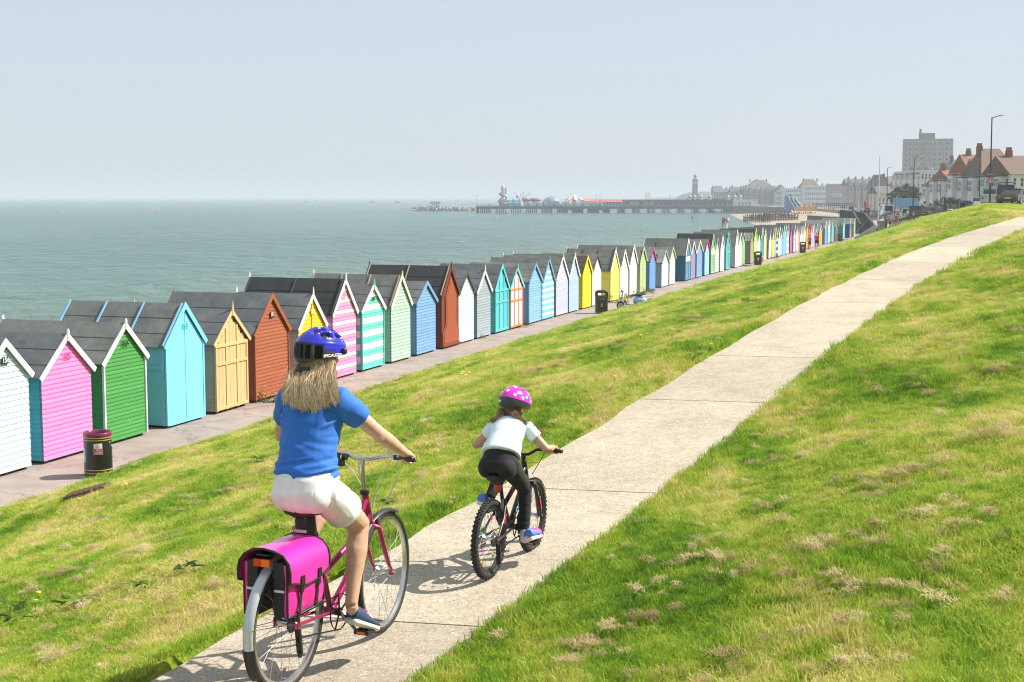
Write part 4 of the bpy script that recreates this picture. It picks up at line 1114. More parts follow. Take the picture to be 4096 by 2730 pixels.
def saddle(parent, x, z, L, Wd, tilt=0.0):
    mb = MB(); V = []; n = 14; m = 12
    for i in range(n + 1):
        u = i / n                                   # 0 rear, 1 nose
        hw = Wd / 2 * (0.62 + 0.38 * math.sin(min(1, u * 3.2) * math.pi / 2)) * (1 if u < .3 else 0) + (0 if u < .3 else Wd / 2 * (0.22 + 0.78 * (0.5 + 0.5 * math.cos(min(1, (u - .3) / .42) * math.pi))))
        if i == 0: hw *= .35
        if i == n: hw *= .4
        zz = z + .018 * (1 - u) ** 2 + .006 * u
        hh = .045 if u < .45 else .032
        for j in range(m):
            a = 2 * math.pi * j / m; cs, sn = math.cos(a), math.sin(a)
            V.append((x - L * .48 + L * u, hw * cs, zz - hh / 2 + hh / 2 * sn * (1 if sn > 0 else 1.0)))
    mb.add(V, [(i * m + j, i * m + (j + 1) % m, (i + 1) * m + (j + 1) % m, (i + 1) * m + j)[::-1] for i in range(n) for j in range(m)] + [tuple(range(m)), tuple(range(n * m, n * m + m))[::-1]])
    s = put('saddle', smooth_by_angle(mb.mesh('saddle'), 70), plain('saddle_vinyl', (0.016, 0.016, 0.017), 0.5, var=0.2), parent)
    r = MB()
    for sd in (-1, 1): r.tube([(x - L * .35, sd * .035, z - .035), (x - L * .1, sd * .022, z - .055), (x + L * .35, sd * .012, z - .03)], .0035, 6)
    r.build('saddle_rail', M_stl, s)
    return s
def chainset(parent, bb, crank, ang, ring_r, rear, cog_r, pw, M_arm=None):
    """crank turned by ang (degrees, right arm; 270 is straight down)"""
    g = MB(); c = Vector(bb)
    nt_ = 40; V = []
    ring = MB(); n = 48
    ring.torus((bb[0], bb[1] - .055, bb[2]), ring_r, .0045, n, 6, M=RX90, flat=0.5)
    for k in range(5):
        a = R(ang + 72 * k); ring.bar((bb[0], bb[1] - .055, bb[2]), (bb[0] + ring_r * math.cos(a), bb[1] - .055, bb[2] + ring_r * math.sin(a)), .012, .004, up=(0, 1, 0))
    ring.lathe([(.022, -.01), (.022, .01)], 14, c=(bb[0], bb[1] - .055, bb[2]), M=RX90)
    ring.build('chainring', M_drk, parent)
    pos = []
    for sd, a in ((-1, ang), (1, ang + 180)):
        e = Vector((bb[0] + crank * math.cos(R(a)), bb[1] + sd * .085, bb[2] + crank * math.sin(R(a))))
        ar = MB().tube([(bb[0], bb[1] + sd * .065, bb[2]), tuple(e)], [.013, .010], 8, flat=.7)
        ca = ar.build('crank_arm', M_arm or M_stl, parent, smooth=True)
        p = e + Vector((0, sd * .055, 0)); pos.append(p)
        q = MB()
        for dx in (-.034, .034): q.box(p + Vector((dx, 0, 0)), (.016, pw, .022))
        for dy in (-pw / 2 + .006, 0, pw / 2 - .006): q.box(p + Vector((0, dy, 0)), (.055, .012, .018))
        q.lathe([(.006, -.05), (.006, .05)], 8, c=p - Vector((0, sd * .01, 0)), M=RX90)
        pd = q.build('pedal', M_blk, parent)
        MB().box(p + Vector((-.0435, 0, 0)), (.003, pw * .55, .012)).build('pedal_reflector', M_ora, pd)
    # chain: two runs and the wraps
    y = bb[1] - .055; ch = MB()
    for sgn in (1, -1):
        a = Vector((bb[0], y, bb[2] + sgn * ring_r)); b = Vector((rear[0], y, rear[2] + sgn * cog_r * (1 if sgn > 0 else 2.2)))
        k = int((a - b).length / .013)
        for i in range(k):
            p0 = a.lerp(b, i / k); p1 = a.lerp(b, (i + .8) / k); ch.bar(p0, p1, .007, .006)
    ch.build('chain', M_drk, parent)
    cs = MB()
    for k, rr in enumerate((cog_r * 1.5, cog_r * 1.25, cog_r, cog_r * .8, cog_r * .62)):
        cs.lathe([(rr, -.0012), (rr, .0012)], 22, c=(rear[0], rear[1] - .030 - .0055 * k, rear[2]), M=RX90)
    cs.build('cassette', M_stl, parent)
    d = MB()
    d.bar((rear[0] + .005, rear[1] - .06, rear[2] - .03), (rear[0] + .03, rear[1] - .055, rear[2] - .16), .014, .03)
    for dz in (-.085, -.165): d.lathe([(.020, -.004), (.020, .004)], 12, c=(rear[0] + (.018 if dz > -.1 else .032), rear[1] - .055, rear[2] + dz), M=RX90)
    d.build('derailleur', M_drk, parent)
    return pos
PHI_A = R(22.5); ORG_A = Vector((-1.1192, 6.7396, 3.452))
bikeA = thing('bicycle', 'cerise step-through bicycle with mudguards, rear rack and silver handlebar', 'bicycle', ORG_A, R(90) - PHI_A)
Rw = .345; tw = .019
RA, FA, BB = (0, 0, Rw), (1.03, 0, Rw), (.43, 0, .285)
STEER = R(4)
wheel(bikeA, RA, Rw, tw, 0, spokes=32)
wheel(bikeA, FA, Rw, tw, STEER, spokes=32)
fr = MB()
HT, HB = Vector((.822, 0, .83)), Vector((.868, 0, .675)); ST = Vector((.285, 0, .735))
fr.tube([BB, ST], .016, 12); fr.tube([HT, HB], .020, 12)
fr.tube([HB + Vector((-.01, 0, .035)), Vector((.60, 0, .40)), BB], .022, 12)
fr.tube([HT + Vector((.006, 0, -.03)), Vector((.66, 0, .60)), Vector((.345, 0, .50))], .019, 12)
for sd in (-1, 1):
    fr.tube([Vector((.42, sd * .03, .285)), Vector((.25, sd * .045, .31)), Vector((.02, sd * .058, .335))], .010, 8)
    fr.tube([Vector((.30, sd * .014, .66)), Vector((.15, sd * .045, .50)), Vector((.0, sd * .058, .36))], .008, 8)
    fr.box((0.0, sd * .06, .345), (.05, .006, .05))
fr.lathe([(.021, -.036), (.021, .036)], 14, c=BB, M=RX90)
put('frame', smooth_by_angle(fr.mesh('frame'), 50), M_cerise, bikeA)
fk = MB(); fk.tube([HB, HB + Vector((.012, 0, -.035))], .022, 12)
for sd in (-1, 1):
    fk.tube([HB + Vector((.012, 0, -.03)), HB + Vector((.022, sd * .050, -.045)), Vector((.93, sd * .054, .52)), Vector((.985, sd * .054, .41)), Vector((1.03, sd * .054, Rw))], [.017, .015, .014, .011, .009], 10)
    fk.box((1.03, sd * .054, Rw), (.035, .006, .03))
put('fork', smooth_by_angle(fk.mesh('fork'), 60), M_cerise, bikeA)
MB().lathe([(.024, -.012), (.026, 0), (.024, .012)], 14, c=HT + Vector((-.006, 0, .012))).build('headset', M_blk, bikeA)
CL = Vector((.795, 0, 1.03))
sm = MB(); sm.tube([HT + Vector((-.005, 0, .0)), Vector((.79, 0, .955))], .0145, 12); sm.tube([Vector((.79, 0, .945)), Vector((.784, 0, 1.0)), CL], [.0165, .018, .017], 12)
put('stem', smooth_by_angle(sm.mesh('stem'), 60), M_alu, bikeA)
GR = {-1: Vector((.755, -.295, 1.062)), 1: Vector((.755, .295, 1.062))}
hb = MB()
hb.tube([GR[1] + Vector((-.04, .05, .004)), GR[1], Vector((.80, .19, 1.06)), Vector((.815, .10, 1.045)), Vector((.80, .05, 1.032)), CL, Vector((.80, -.05, 1.032)), Vector((.815, -.10, 1.045)), Vector((.80, -.19, 1.06)), GR[-1], GR[-1] + Vector((-.04, -.05, .004))], .0115, 12)
hbo = put('handlebar', smooth_by_angle(hb.mesh('handlebar'), 70), M_alu, bikeA)
for sd in (-1, 1):
    MB().tube([GR[sd] + Vector((.012, -sd * .045, 0)), GR[sd] + Vector((-.045, sd * .055, .004))], [.0165, .0155], 12).build('grip', M_blk, hbo, smooth=True)
    lv = MB(); b0 = Vector((.79, sd * .215, 1.055)); lv.box(b0, (.03, .03, .028)); lv.tube([b0 + Vector((.02, 0, -.006)), b0 + Vector((.035, sd * .05, -.012)), b0 + Vector((-.0, sd * .11, -.014))], .005, 6)
    lv.build('brake_lever', M_blk, hbo)
bl = MB(); bl.lathe([(.0, .016), (.012, .015), (.019, .008), (.021, 0), (.012, -.004)], 14, c=(.808, -.155, 1.085)); bl.build('bell', M_chr, hbo, smooth=True)
dv = MB()
for yy in (.105, .155): dv.lathe([(.019, -.012), (.019, .012)], 12, c=(.79, yy, 1.035), M=Matrix.Rotation(R(90), 3, 'X'))
dv.box((.775, .13, 1.005), (.03, .05, .04)); dv.build('light_bracket', M_blk, hbo)
cb = MB()
for p in ([(.80, -.215, 1.05), (.90, -.20, .98), (.93, -.10, .80), (.905, -.03, .70)], [(.80, .215, 1.05), (.92, .16, .99), (.94, .05, .86), (.87, .02, .72)], [(.80, -.19, 1.05), (.89, -.10, 1.0), (.90, -.04, .88), (.85, -.03, .74)]):
    P4 = [Vector(q) for q in p]; pts = []
    for i in range(13):
        t = i / 12; pts.append(P4[0] * (1 - t) ** 3 + P4[1] * 3 * t * (1 - t) ** 2 + P4[2] * 3 * t * t * (1 - t) + P4[3] * t ** 3)
    cb.tube(pts, .0028, 6)
cb.build('brake_cables', M_whc, bikeA)
sp = MB(); sp.tube([ST - Vector((0, 0, .02)), Vector((.262, 0, .835))], .0135, 12); sp.box((.258, 0, .845), (.05, .04, .02)); sp.build('seat_post', M_stl, bikeA, smooth=False)
saddle(bikeA, .222, .882, .265, .215)
posA = chainset(bikeA, BB, .17, 312, .095, RA, .033, .085)
mg = mudguard('mudguard', bikeA, FA, Rw + .010, 66, 196, .046, M_blk)
mg.rotation_euler = (0, 0, 0)
mgr = mudguard('mudguard', bikeA, RA, Rw + .018, 60, 186, .056, plain('silver_guard', (0.50, 0.53, 0.56), 0.35, 0.35, var=0.08, coat=0.4))
mudguard('mud_flap', bikeA, RA, Rw + .016, 186, 214, .066, M_blk)
ms = MB()
for sd in (-1, 1):
    ms.tube([(1.03, sd * .06, Rw), (1.03 + (Rw + .012) * math.cos(R(165)), sd * .026, Rw + (Rw + .012) * math.sin(R(165)))], .0022, 5)
    ms.tube([(0, sd * .06, Rw), ((Rw + .012) * math.cos(R(170)), sd * .028, Rw + (Rw + .012) * math.sin(R(170)))], .0022, 5)
    ms.tube([(0, sd * .06, Rw), ((Rw + .012) * math.cos(R(120)), sd * .028, Rw + (Rw + .012) * math.sin(R(120)))], .0022, 5)
ms.build('mudguard_stays', M_stl, bikeA)
rk = MB()
for sd in (-1, 1):
    rk.tube([(.20, sd * .05, .735), (-.17, sd * .045, .735), (-.205, sd * .03, .735)], .005, 6)
    for xx in (-.02, -.13): rk.tube([(0, sd * .064, .36), (xx, sd * .06, .73)], .0045, 6)
rk.tube([(-.205, -.03, .735), (-.205, .03, .735)], .005, 6); rk.tube([(.20, -.05, .735), (.20, .05, .735)], .005, 6)
rk.build('rack', M_blk, bikeA)
br = MB(); br.box((.268, 0, .665), (.02, .02, .02)); br.build('light_clip', M_blk, bikeA)
rl = MB(); rl.ball((.185, .035, .775), (.022, .042, .021), 14, 10); put('rear_light', smooth_by_angle(rl.mesh('rear_light'), 60), M_red, bikeA)
MB().tube([(.26, .0, .72), (.205, .03, .765)], .008, 8).build('light_bracket', M_blk, bikeA)
rf = MB(); rf.box((-.215, -.022, .70), (.012, .044, .036)); rfo = rf.build('rear_reflector', M_ora, bikeA)
rf = MB(); rf.box((-.215, .022, .70), (.012, .044, .036)); rf.build('reflector_half', M_red, rfo)
text('frame_lettering', 'go', .06, plain('decal_white', (0.8, 0.8, 0.8)), bikeA, (.752, -.0245, .60), (R(90), R(-52), 0))
# brake callipers
bc = MB()
for sd in (-1, 1): bc.box((.912, sd * .034, .645), (.02, .014, .07)); bc.box((.075, sd * .034, .70), (.02, .014, .05))
bc.build('brake_calliper', M_stl, bikeA)
def pannier():
    pk = plain('pannier_pink_tarpaulin', (0.88, 0.035, 0.36), 0.22, var=0.05, coat=0.35, bmp=0.12, bscale=9)
    pb = plain('pannier_black_nylon', (0.018, 0.019, 0.021), 0.65, var=0.25, bmp=0.3, bscale=14)
    wt = plain('reflective_strip', (0.70, 0.70, 0.70), 0.3)
    root = thing('pannier_bag', 'bright pink double pannier bag with black edging over bicycle rack', 'bag', ORG_A, R(90) - PHI_A)
    x0, x1 = -.185, .155
    def bulge(sd, yi, yo, zt, zb, name, mat, xa=x0, xb=x1, puff=.012):
        """soft box with swollen faces"""
        n, m = 10, 10; V = []
        for i in range(n + 1):
            u = i / n
            for j in range(m + 1):
                v = j / m; b = puff * math.sin(math.pi * u) * math.sin(math.pi * v)
                wr = .012 * mnoise.noise(Vector((u * 3.2 + sd * 2, v * 2.6 + u * 2, 3.1)))
                V.append((xa + (xb - xa) * u, sd * (yo + b + wr), zb + (zt - zb) * v))
        o = len(V)
        V += [(xa + (xb - xa) * i / n, sd * yi, zb + (zt - zb) * j / m) for i in range(n + 1) for j in range(m + 1)]
        k = m + 1
        F = [(i * k + j, i * k + j + 1, (i + 1) * k + j + 1, (i + 1) * k + j) for i in range(n) for j in range(m)]
        F += [tuple(q + o for q in f[::-1]) for f in F]
        ring = [(i, 0) for i in range(n + 1)] + [(n, j) for j in range(1, m + 1)] + [(i, m) for i in range(n - 1, -1, -1)] + [(0, j) for j in range(m - 1, 0, -1)]
        idx = [i * k + j for i, j in ring]
        F += [(idx[q], idx[(q + 1) % len(idx)], idx[(q + 1) % len(idx)] + o, idx[q] + o) for q in range(len(idx))]
        if sd < 0: F = [f[::-1] for f in F]
        mb = MB().add(V, F)
        return put(name, smooth_by_angle(mb.mesh(name), 45), mat, root)
    for sd in (-1, 1):
        bulge(sd, .045, .108, .700, .430, 'bag_body', pb)
        bulge(sd, .102, .118, .690, .430, 'front_panel', pk, puff=.020)
        # edging
        e = MB(); loop = [(x0, sd * .121, .430), (x1, sd * .121, .430), (x1, sd * .121, .69), (x0, sd * .121, .69)]
        for q in range(3): e.tube([loop[q], loop[q + 1]], .006, 6)
        e.tube([loop[3], loop[0]], .006, 6); e.build('edging', pb, root)
        for xx in (-.09, .07):
            st_ = MB(); st_.bar((xx, sd * .130, .435), (xx, sd * .143, .55), .022, .003, up=(0, 1, 0)); st_.bar((xx, sd * .143, .55), (xx, sd * .146, .66), .022, .003, up=(0, 1, 0)); st_.build('strap', pb, root)
            bk = MB(); bk.box((xx, sd * .150, .60), (.030, .014, .045)); bk.box((xx, sd * .148, .555), (.024, .006, .032)); bk.build('buckle', M_blk, root)
        MB().box((x0 - .003, sd * .078, .56), (.003, .056, .012)).build('reflective_tape', wt, root)
    # lid draped over the rack and down both sides
    prof = [(-.146, .605), (-.148, .655), (-.138, .70), (-.11, .735), (-.06, .757), (0, .764), (.06, .757), (.11, .735), (.138, .70), (.148, .655), (.146, .605)]
    n = 12; V = []
    for i in range(n + 1):
        u = i / n; x = x0 - .012 + (x1 - x0 + .03) * u
        for y, z in prof:
            sag = -.010 * math.sin(math.pi * u) * (1 if abs(y) < .1 else 0); wr = .010 * mnoise.noise(Vector((u * 3.5, y * 12, 7)))
            if abs(y) > .145 and z < .64: z -= .035 * math.sin(math.pi * u)
            V.append((x, y * (1 + .02 * math.sin(math.pi * u)), z + sag + wr))
    k = len(prof); o = len(V)
    V += [(x, y * .975, z - .006) for x, y, z in V]
    F = [(i * k + j, i * k + j + 1, (i + 1) * k + j + 1, (i + 1) * k + j)[::-1] for i in range(n) for j in range(k - 1)]
    F += [tuple(q + o for q in f[::-1]) for f in F]
    mb = MB().add(V, F); put('lid', smooth_by_angle(mb.mesh('lid'), 60), pk, root)
    e = MB()
    for i in (0, n): e.tube([V[i * k + j] for j in range(k)], .0065, 6)
    for j in (0, k - 1): e.tube([V[i * k + j] for i in range(n + 1)], .0065, 6)
    e.build('edging', pb, root)
    return root
pannier()
sb = thing('saddle_bag', 'small black saddle bag with white stripe hanging under bicycle saddle', 'bag', ORG_A, R(90) - PHI_A)
mb = MB(); V = []
for i, (z, hx, hy, xo) in enumerate([(.685, .028, .022, .20), (.70, .042, .033, .20), (.77, .05, .042, .195), (.83, .055, .042, .19), (.85, .045, .032, .19)]):
    for j in range(16):
        a = 2 * math.pi * j / 16; ca, sa = math.cos(a), math.sin(a)
        V.append((xo + hx * math.copysign(abs(ca) ** .6, ca), hy * math.copysign(abs(sa) ** .6, sa), z))
mb.add(V, [(i * 16 + j, i * 16 + (j + 1) % 16, (i + 1) * 16 + (j + 1) % 16, (i + 1) * 16 + j) for i in range(4) for j in range(16)] + [tuple(range(16))[::-1], tuple(range(64, 80))])
put('pouch', smooth_by_angle(mb.mesh('pouch'), 50), plain('saddle_bag_nylon', (0.02, 0.021, 0.024), 0.6, bmp=0.2), sb)
MB().box((.1415, 0, .775), (.004, .07, .014)).build('reflective_tape', plain('reflective_strip', (0.7, 0.7, 0.7)), sb)
MB().prism([(.1405, -.009, .82), (.1405, .009, .82), (.1405, 0, .805)], (.002, 0, 0)).build('emblem', plain('emblem_yellow', (0.75, 0.45, 0.02)), sb)
MB().tube([(.20, -.02, .84), (.215, -.02, .87)], .006, 6).build('strap', M_blk, sb)
PHI_C = R(22.5); ORG_C = Vector((-0.145, 8.70, 3.478))
bikeC = thing('bicycle', 'small dark plum mountain bicycle with knobbly tyres and spoke beads', 'bicycle', ORG_C, R(90) - PHI_C)
rw = .252; tw2 = .0215
RA2, FA2, BB2 = (0, 0, rw), (.745, 0, rw), (.335, 0, .262)
wheel(bikeC, RA2, rw, tw2, 0, knob=True, spokes=24, rim_mat=M_drk, spoke_mat=M_spk, beads=True)
wheel(bikeC, FA2, rw, tw2, R(2), knob=True, spokes=24, rim_mat=M_drk, spoke_mat=M_spk)
HT2, HB2 = Vector((.60, 0, .62)), Vector((.632, 0, .525)); ST2 = Vector((.225, 0, .46))
fr = MB()
fr.tube([BB2, ST2], .015, 10); fr.tube([HT2, HB2], .019, 10); fr.tube([HB2 + Vector((-.012, 0, .02)), BB2], .021, 10); fr.tube([HT2 + Vector((-.01, 0, -.02)), Vector((.24, 0, .42))], .016, 10)
for sd in (-1, 1):
    fr.tube([Vector((.33, sd * .03, .262)), Vector((.2, sd * .05, .26)), Vector((.0, sd * .06, .252))], .009, 8)
    fr.tube([Vector((.235, sd * .014, .43)), Vector((.13, sd * .045, .36)), Vector((0, sd * .06, .262))], .008, 8)
    fr.box((0, sd * .062, .254), (.045, .006, .045))
fr.lathe([(.02, -.034), (.02, .034)], 12, c=BB2, M=RX90)
put('frame', smooth_by_angle(fr.mesh('frame'), 50), M_plum, bikeC)
cy = plain('decal_mint', (0.25, 0.75, 0.68), 0.4); rdcl = plain('decal_red', (0.75, 0.05, 0.08), 0.4)
text('frame_lettering', 'ORBEA', .058, cy, bikeC, (.475, -.0225, .40), (R(90), R(-41), 0))
MB().bar((.10, -.056, .335), (.16, -.048, .385), .014, .004).build('decal', rdcl, bikeC); MB().bar((.30, -.0175, .46), (.38, -.0175, .50), .018, .002, up=(0, 1, 0)).build('decal', rdcl, bikeC)
fk = MB()
fk.tube([HB2, HB2 + Vector((.012, 0, -.03))], .02, 10); fk.bar(HB2 + Vector((.014, -.055, -.03)), HB2 + Vector((.014, .055, -.03)), .03, .03)
for sd in (-1, 1):
    fk.tube([HB2 + Vector((.014, sd * .055, -.03)), Vector((.70, sd * .055, .37))], .0135, 10); fk.tube([Vector((.695, sd * .055, .40)), Vector((.745, sd * .055, rw))], .018, 10)
fko = put('fork', smooth_by_angle(fk.mesh('fork'), 60), M_plum, bikeC)
for sd in (-1, 1): MB().bar((.705, sd * .0735, .37), (.73, sd * .0735, .30), .012, .003, up=(0, 1, 0)).build('decal', rdcl, fko)
CL2 = Vector((.575, 0, .70))
sm = MB(); sm.tube([HT2, Vector((.585, 0, .67))], .017, 10); sm.tube([Vector((.585, 0, .665)), CL2], .016, 10); sm.build('stem', M_blk, bikeC, smooth=True)
GR2 = {-1: Vector((.515, -.245, .755)), 1: Vector((.515, .245, .755))}
hb = MB(); hb.tube([GR2[1] + Vector((-.01, .05, .0)), GR2[1], Vector((.555, .11, .745)), Vector((.575, .04, .705)), CL2, Vector((.575, -.04, .705)), Vector((.555, -.11, .745)), GR2[-1], GR2[-1] + Vector((-.01, -.05, 0))], .0105, 10)
hbo = put('handlebar', smooth_by_angle(hb.mesh('handlebar'), 70), M_blk, bikeC)
for sd in (-1, 1):
    MB().tube([GR2[sd] + Vector((.008, -sd * .04, 0)), GR2[sd] + Vector((-.012, sd * .06, 0))], .0145, 10).build('grip', M_blk, hbo, smooth=True)
    MB().tube([Vector((.56, sd * .16, .745)), Vector((.575, sd * .2, .735)), Vector((.555, sd * .27, .735))], .0045, 6).build('brake_lever', M_blk, hbo)
bl = MB(); bl.lathe([(.0, .02), (.015, .018), (.023, .009), (.024, 0), (.012, -.004)], 14, c=(.555, -.125, .77)); bl.build('bell', M_chr, hbo, smooth=True)
cb = MB()
for p in ([(.57, -.16, .74), (.68, -.14, .74), (.72, -.06, .62), (.66, -.03, .55)], [(.57, .16, .74), (.69, .12, .73), (.70, .04, .62), (.62, .02, .56)]):
    P4 = [Vector(q) for q in p]; cb.tube([P4[0] * (1 - t) ** 3 + P4[1] * 3 * t * (1 - t) ** 2 + P4[2] * 3 * t * t * (1 - t) + P4[3] * t ** 3 for t in np.linspace(0, 1, 11).tolist()], .0026, 6)
cb.build('brake_cables', M_blk, bikeC)
MB().tube([ST2 - Vector((0, 0, .03)), Vector((.175, 0, .60))], .0125, 10).build('seat_post', M_blk, bikeC, smooth=True)
saddle(bikeC, .165, .635, .22, .145)
rf = MB(); rf.ball((.145, 0, .555), (.012, .027, .032), 12, 8); put('rear_reflector', smooth_by_angle(rf.mesh('r'), 60), M_red, bikeC)
posC = chainset(bikeC, BB2, .125, 300, .068, RA2, .032, .07, M_arm=M_blk)
dr = MB(); dr.lathe([(.07, -.0012), (.07, .0012)], 28, c=(0, .048, rw), M=RX90); dr.build('brake_disc', M_stl, bikeC)
bc = MB()
for sd in (-1, 1): bc.box((.70, sd * .036, .475), (.02, .012, .06)); bc.box((.13, sd * .036, .46), (.02, .012, .05))
bc.build('brake_calliper', M_stl, bikeC)
def remesh(mb, vox, it=4, fac=0.5):
    """fuse the overlapping swellings of a figure into one continuous skin"""
    me = mb.mesh('tmp'); o = bpy.data.objects.new('tmp', me)
    m = o.modifiers.new('r', 'REMESH'); m.mode = 'VOXEL'; m.voxel_size = vox; m.use_smooth_shade = True
    s = o.modifiers.new('s', 'SMOOTH'); s.iterations = it; s.factor = fac
    r = baked(o)
    r.polygons.foreach_set('use_smooth', [True] * len(r.polygons))
    return r
def crease(me, fn):
    """push every vertex along its normal by fn(co)"""
    n = len(me.vertices); co = np.empty(n * 3); no = np.empty(n * 3)
    me.vertices.foreach_get('co', co); me.vertex_normals.foreach_get('vector', no)
    co = co.reshape(-1, 3); no = no.reshape(-1, 3)
    d = np.array([fn(Vector(c)) for c in co])
    me.vertices.foreach_set('co', (co + no * d[:, None]).ravel()); me.update(); return me
def folds(p, f=(7, 6, 30), seed=0.0):
    a = mnoise.noise(Vector((p.x * f[0] + seed, p.y * f[1], p.z * f[2])))
    b = mnoise.noise(Vector((p.x * f[0] * 2.1, p.y * f[1] * 2.0 + seed, p.z * f[2] * 1.6 + 9)))
    return (1 - 2 * abs(a)) * .7 + b * .3
def skin_mat(name, c):
    m, nt, b = new_mat(name)
    tc = N(nt, 'ShaderNodeTexCoord'); n = noise_tex(nt, 22, 4, 0.6, tc.outputs['Object'])
    r = ramp(nt, [(0.3, tuple(x * .86 for x in c)), (0.7, tuple(min(1, x * 1.08) for x in c))]); nt.links.new(n.outputs['Fac'], r.inputs[0])
    nt.links.new(r.outputs[0], b.inputs['Base Color']); b.inputs['Roughness'].default_value = 0.5
    b.inputs['Subsurface Weight'].default_value = 0.12; b.inputs['Subsurface Radius'].default_value = (0.012, 0.005, 0.003); b.inputs['Subsurface Scale'].default_value = 1.0
    n2 = noise_tex(nt, 160, 2, 0.6, tc.outputs['Object']); bump(nt, b, n2.outputs['Fac'], 0.08, 0.002)
    return m
M_skin = skin_mat('fair_skin', (0.62, 0.37, 0.26)); M_skin2 = skin_mat('child_skin', (0.58, 0.33, 0.22))
def cloth(name, c, rough=0.8, var=0.06, weave=260, sheen=0.1, bmp=0.15):
    m, nt, b = new_mat(name)
    tc = N(nt, 'ShaderNodeTexCoord'); n = noise_tex(nt, 9, 3, 0.6, tc.outputs['Object'])
    r = ramp(nt, [(0.3, tuple(x * (1 - var) for x in c)), (0.7, tuple(min(1, x * (1 + var)) for x in c))]); nt.links.new(n.outputs['Fac'], r.inputs[0])
    nt.links.new(r.outputs[0], b.inputs['Base Color']); b.inputs['Roughness'].default_value = rough; b.inputs['Sheen Weight'].default_value = sheen
    n2 = noise_tex(nt, weave, 2, 0.7, tc.outputs['Object']); bump(nt, b, n2.outputs['Fac'], bmp, 0.002)
    return m
def grip_hand(mb, g, axis, wrist, k=1.0, side=-1):
    """a hand closed over a bar: palm, four fingers of unequal length curling round it, thumb beneath"""
    g = Vector(g); ax = Vector(axis).normalized(); wv = (g - Vector(wrist)); wv = (wv - ax * wv.dot(ax)).normalized()
    up = ax.cross(wv); up = up if up.z > 0 else -up
    kn = g + up * .020 * k - wv * .006 * k
    mb.tube([wrist, Vector(wrist).lerp(kn, .5) + up * .004, kn, kn + wv * .012 * k - up * .004 * k], [(.021 * k, .027 * k), (.019 * k, .036 * k), (.015 * k, .040 * k), (.010 * k, .038 * k)], 12, up=up)
    for i, (off, ln) in enumerate(((.032, .95), (.0115, 1.05), (-.0095, 1.0), (-.030, .85))):
        c = g + ax * (off * k * (1 if side < 0 else -1) * -1); r = .0255 * k; pts = []
        for j in range(6):
            a = R(62 - 196 * ln * j / 5)
            pts.append(c + wv * (r * math.cos(a)) + up * (r * math.sin(a)))
        mb.tube([kn + ax * (pts[0] - g).dot(ax)] + pts, [.0098 * k, .0098 * k, .0092 * k, .0090 * k, .0086 * k, .0080 * k, .0070 * k], 8)
    inner = -ax if side < 0 else ax
    inner = inner if (inner.y * side) < 0 else -inner
    t0 = Vector(wrist).lerp(g, .45) + inner * .03 * k
    mb.tube([t0, g + inner * .052 * k + up * .004 - wv * .012 * k, g + inner * .050 * k - up * .018 * k + wv * .010 * k, g + inner * .036 * k - up * .024 * k + wv * .016 * k], [.012 * k, .0105 * k, .0095 * k, .008 * k], 8)
def shoe(parent, heel, toe, L, Wd, upper, sole, lace, side):
    """trainer: foxing and upper lofted along the foot, laces and tongue on top"""
    heel, toe = Vector(heel), Vector(toe); f = (toe - heel).normalized(); s = f.cross(Vector((0, 0, 1))).normalized(); u = s.cross(f)
    o = heel
    prof = [(-.02, .62, .35), (.0, .82, .9), (.12, .92, 1.0), (.3, .86, .92), (.5, .95, .66), (.7, 1.0, .48), (.88, .88, .38), (.97, .62, .30), (1.0, .3, .2)]
    def loft(h0, h1f, wk, name, mat):
        V = []; n = 14
        for t, w, h in prof:
            c = o + f * (t * L); hw = Wd / 2 * w * wk; top = h1f(h)
            for j in range(n):
                a = 2 * math.pi * j / n; ca, sa = math.cos(a), math.sin(a)
                y = math.copysign(abs(ca) ** .75, ca) * hw; z = h0 + (top - h0) * (.5 + .5 * math.copysign(abs(sa) ** .8, sa)); y *= 1 - .28 * max(0, sa) if name != 'sole' else 1
                V.append(c + s * y + u * z)
        k = len(prof)
        mb = MB().add(V, [(i * n + j, i * n + (j + 1) % n, (i + 1) * n + (j + 1) % n, (i + 1) * n + j) for i in range(k - 1) for j in range(n)] + [tuple(range(n))[::-1], tuple(range((k - 1) * n, k * n))])
        return put(name, smooth_by_angle(mb.mesh(name), 60), mat, parent)
    up_o = loft(.012, lambda h: .012 + .075 * h * (L / .26), 1.0, 'shoe', upper)
    so = loft(-.012, lambda h: .022, 1.07, 'sole', sole); so.parent = up_o
    lc = MB()
    for k in range(4):
        t = .42 + .08 * k; c = o + f * (t * L) + u * ((.078 - .012 * k) * (L / .26)); lc.tube([c - s * Wd * .24 - u * .008, c + u * .004, c + s * Wd * .24 - u * .008], .0035, 5)
    l_ = lc.build('laces', lace, parent); l_.parent = up_o
    return up_o
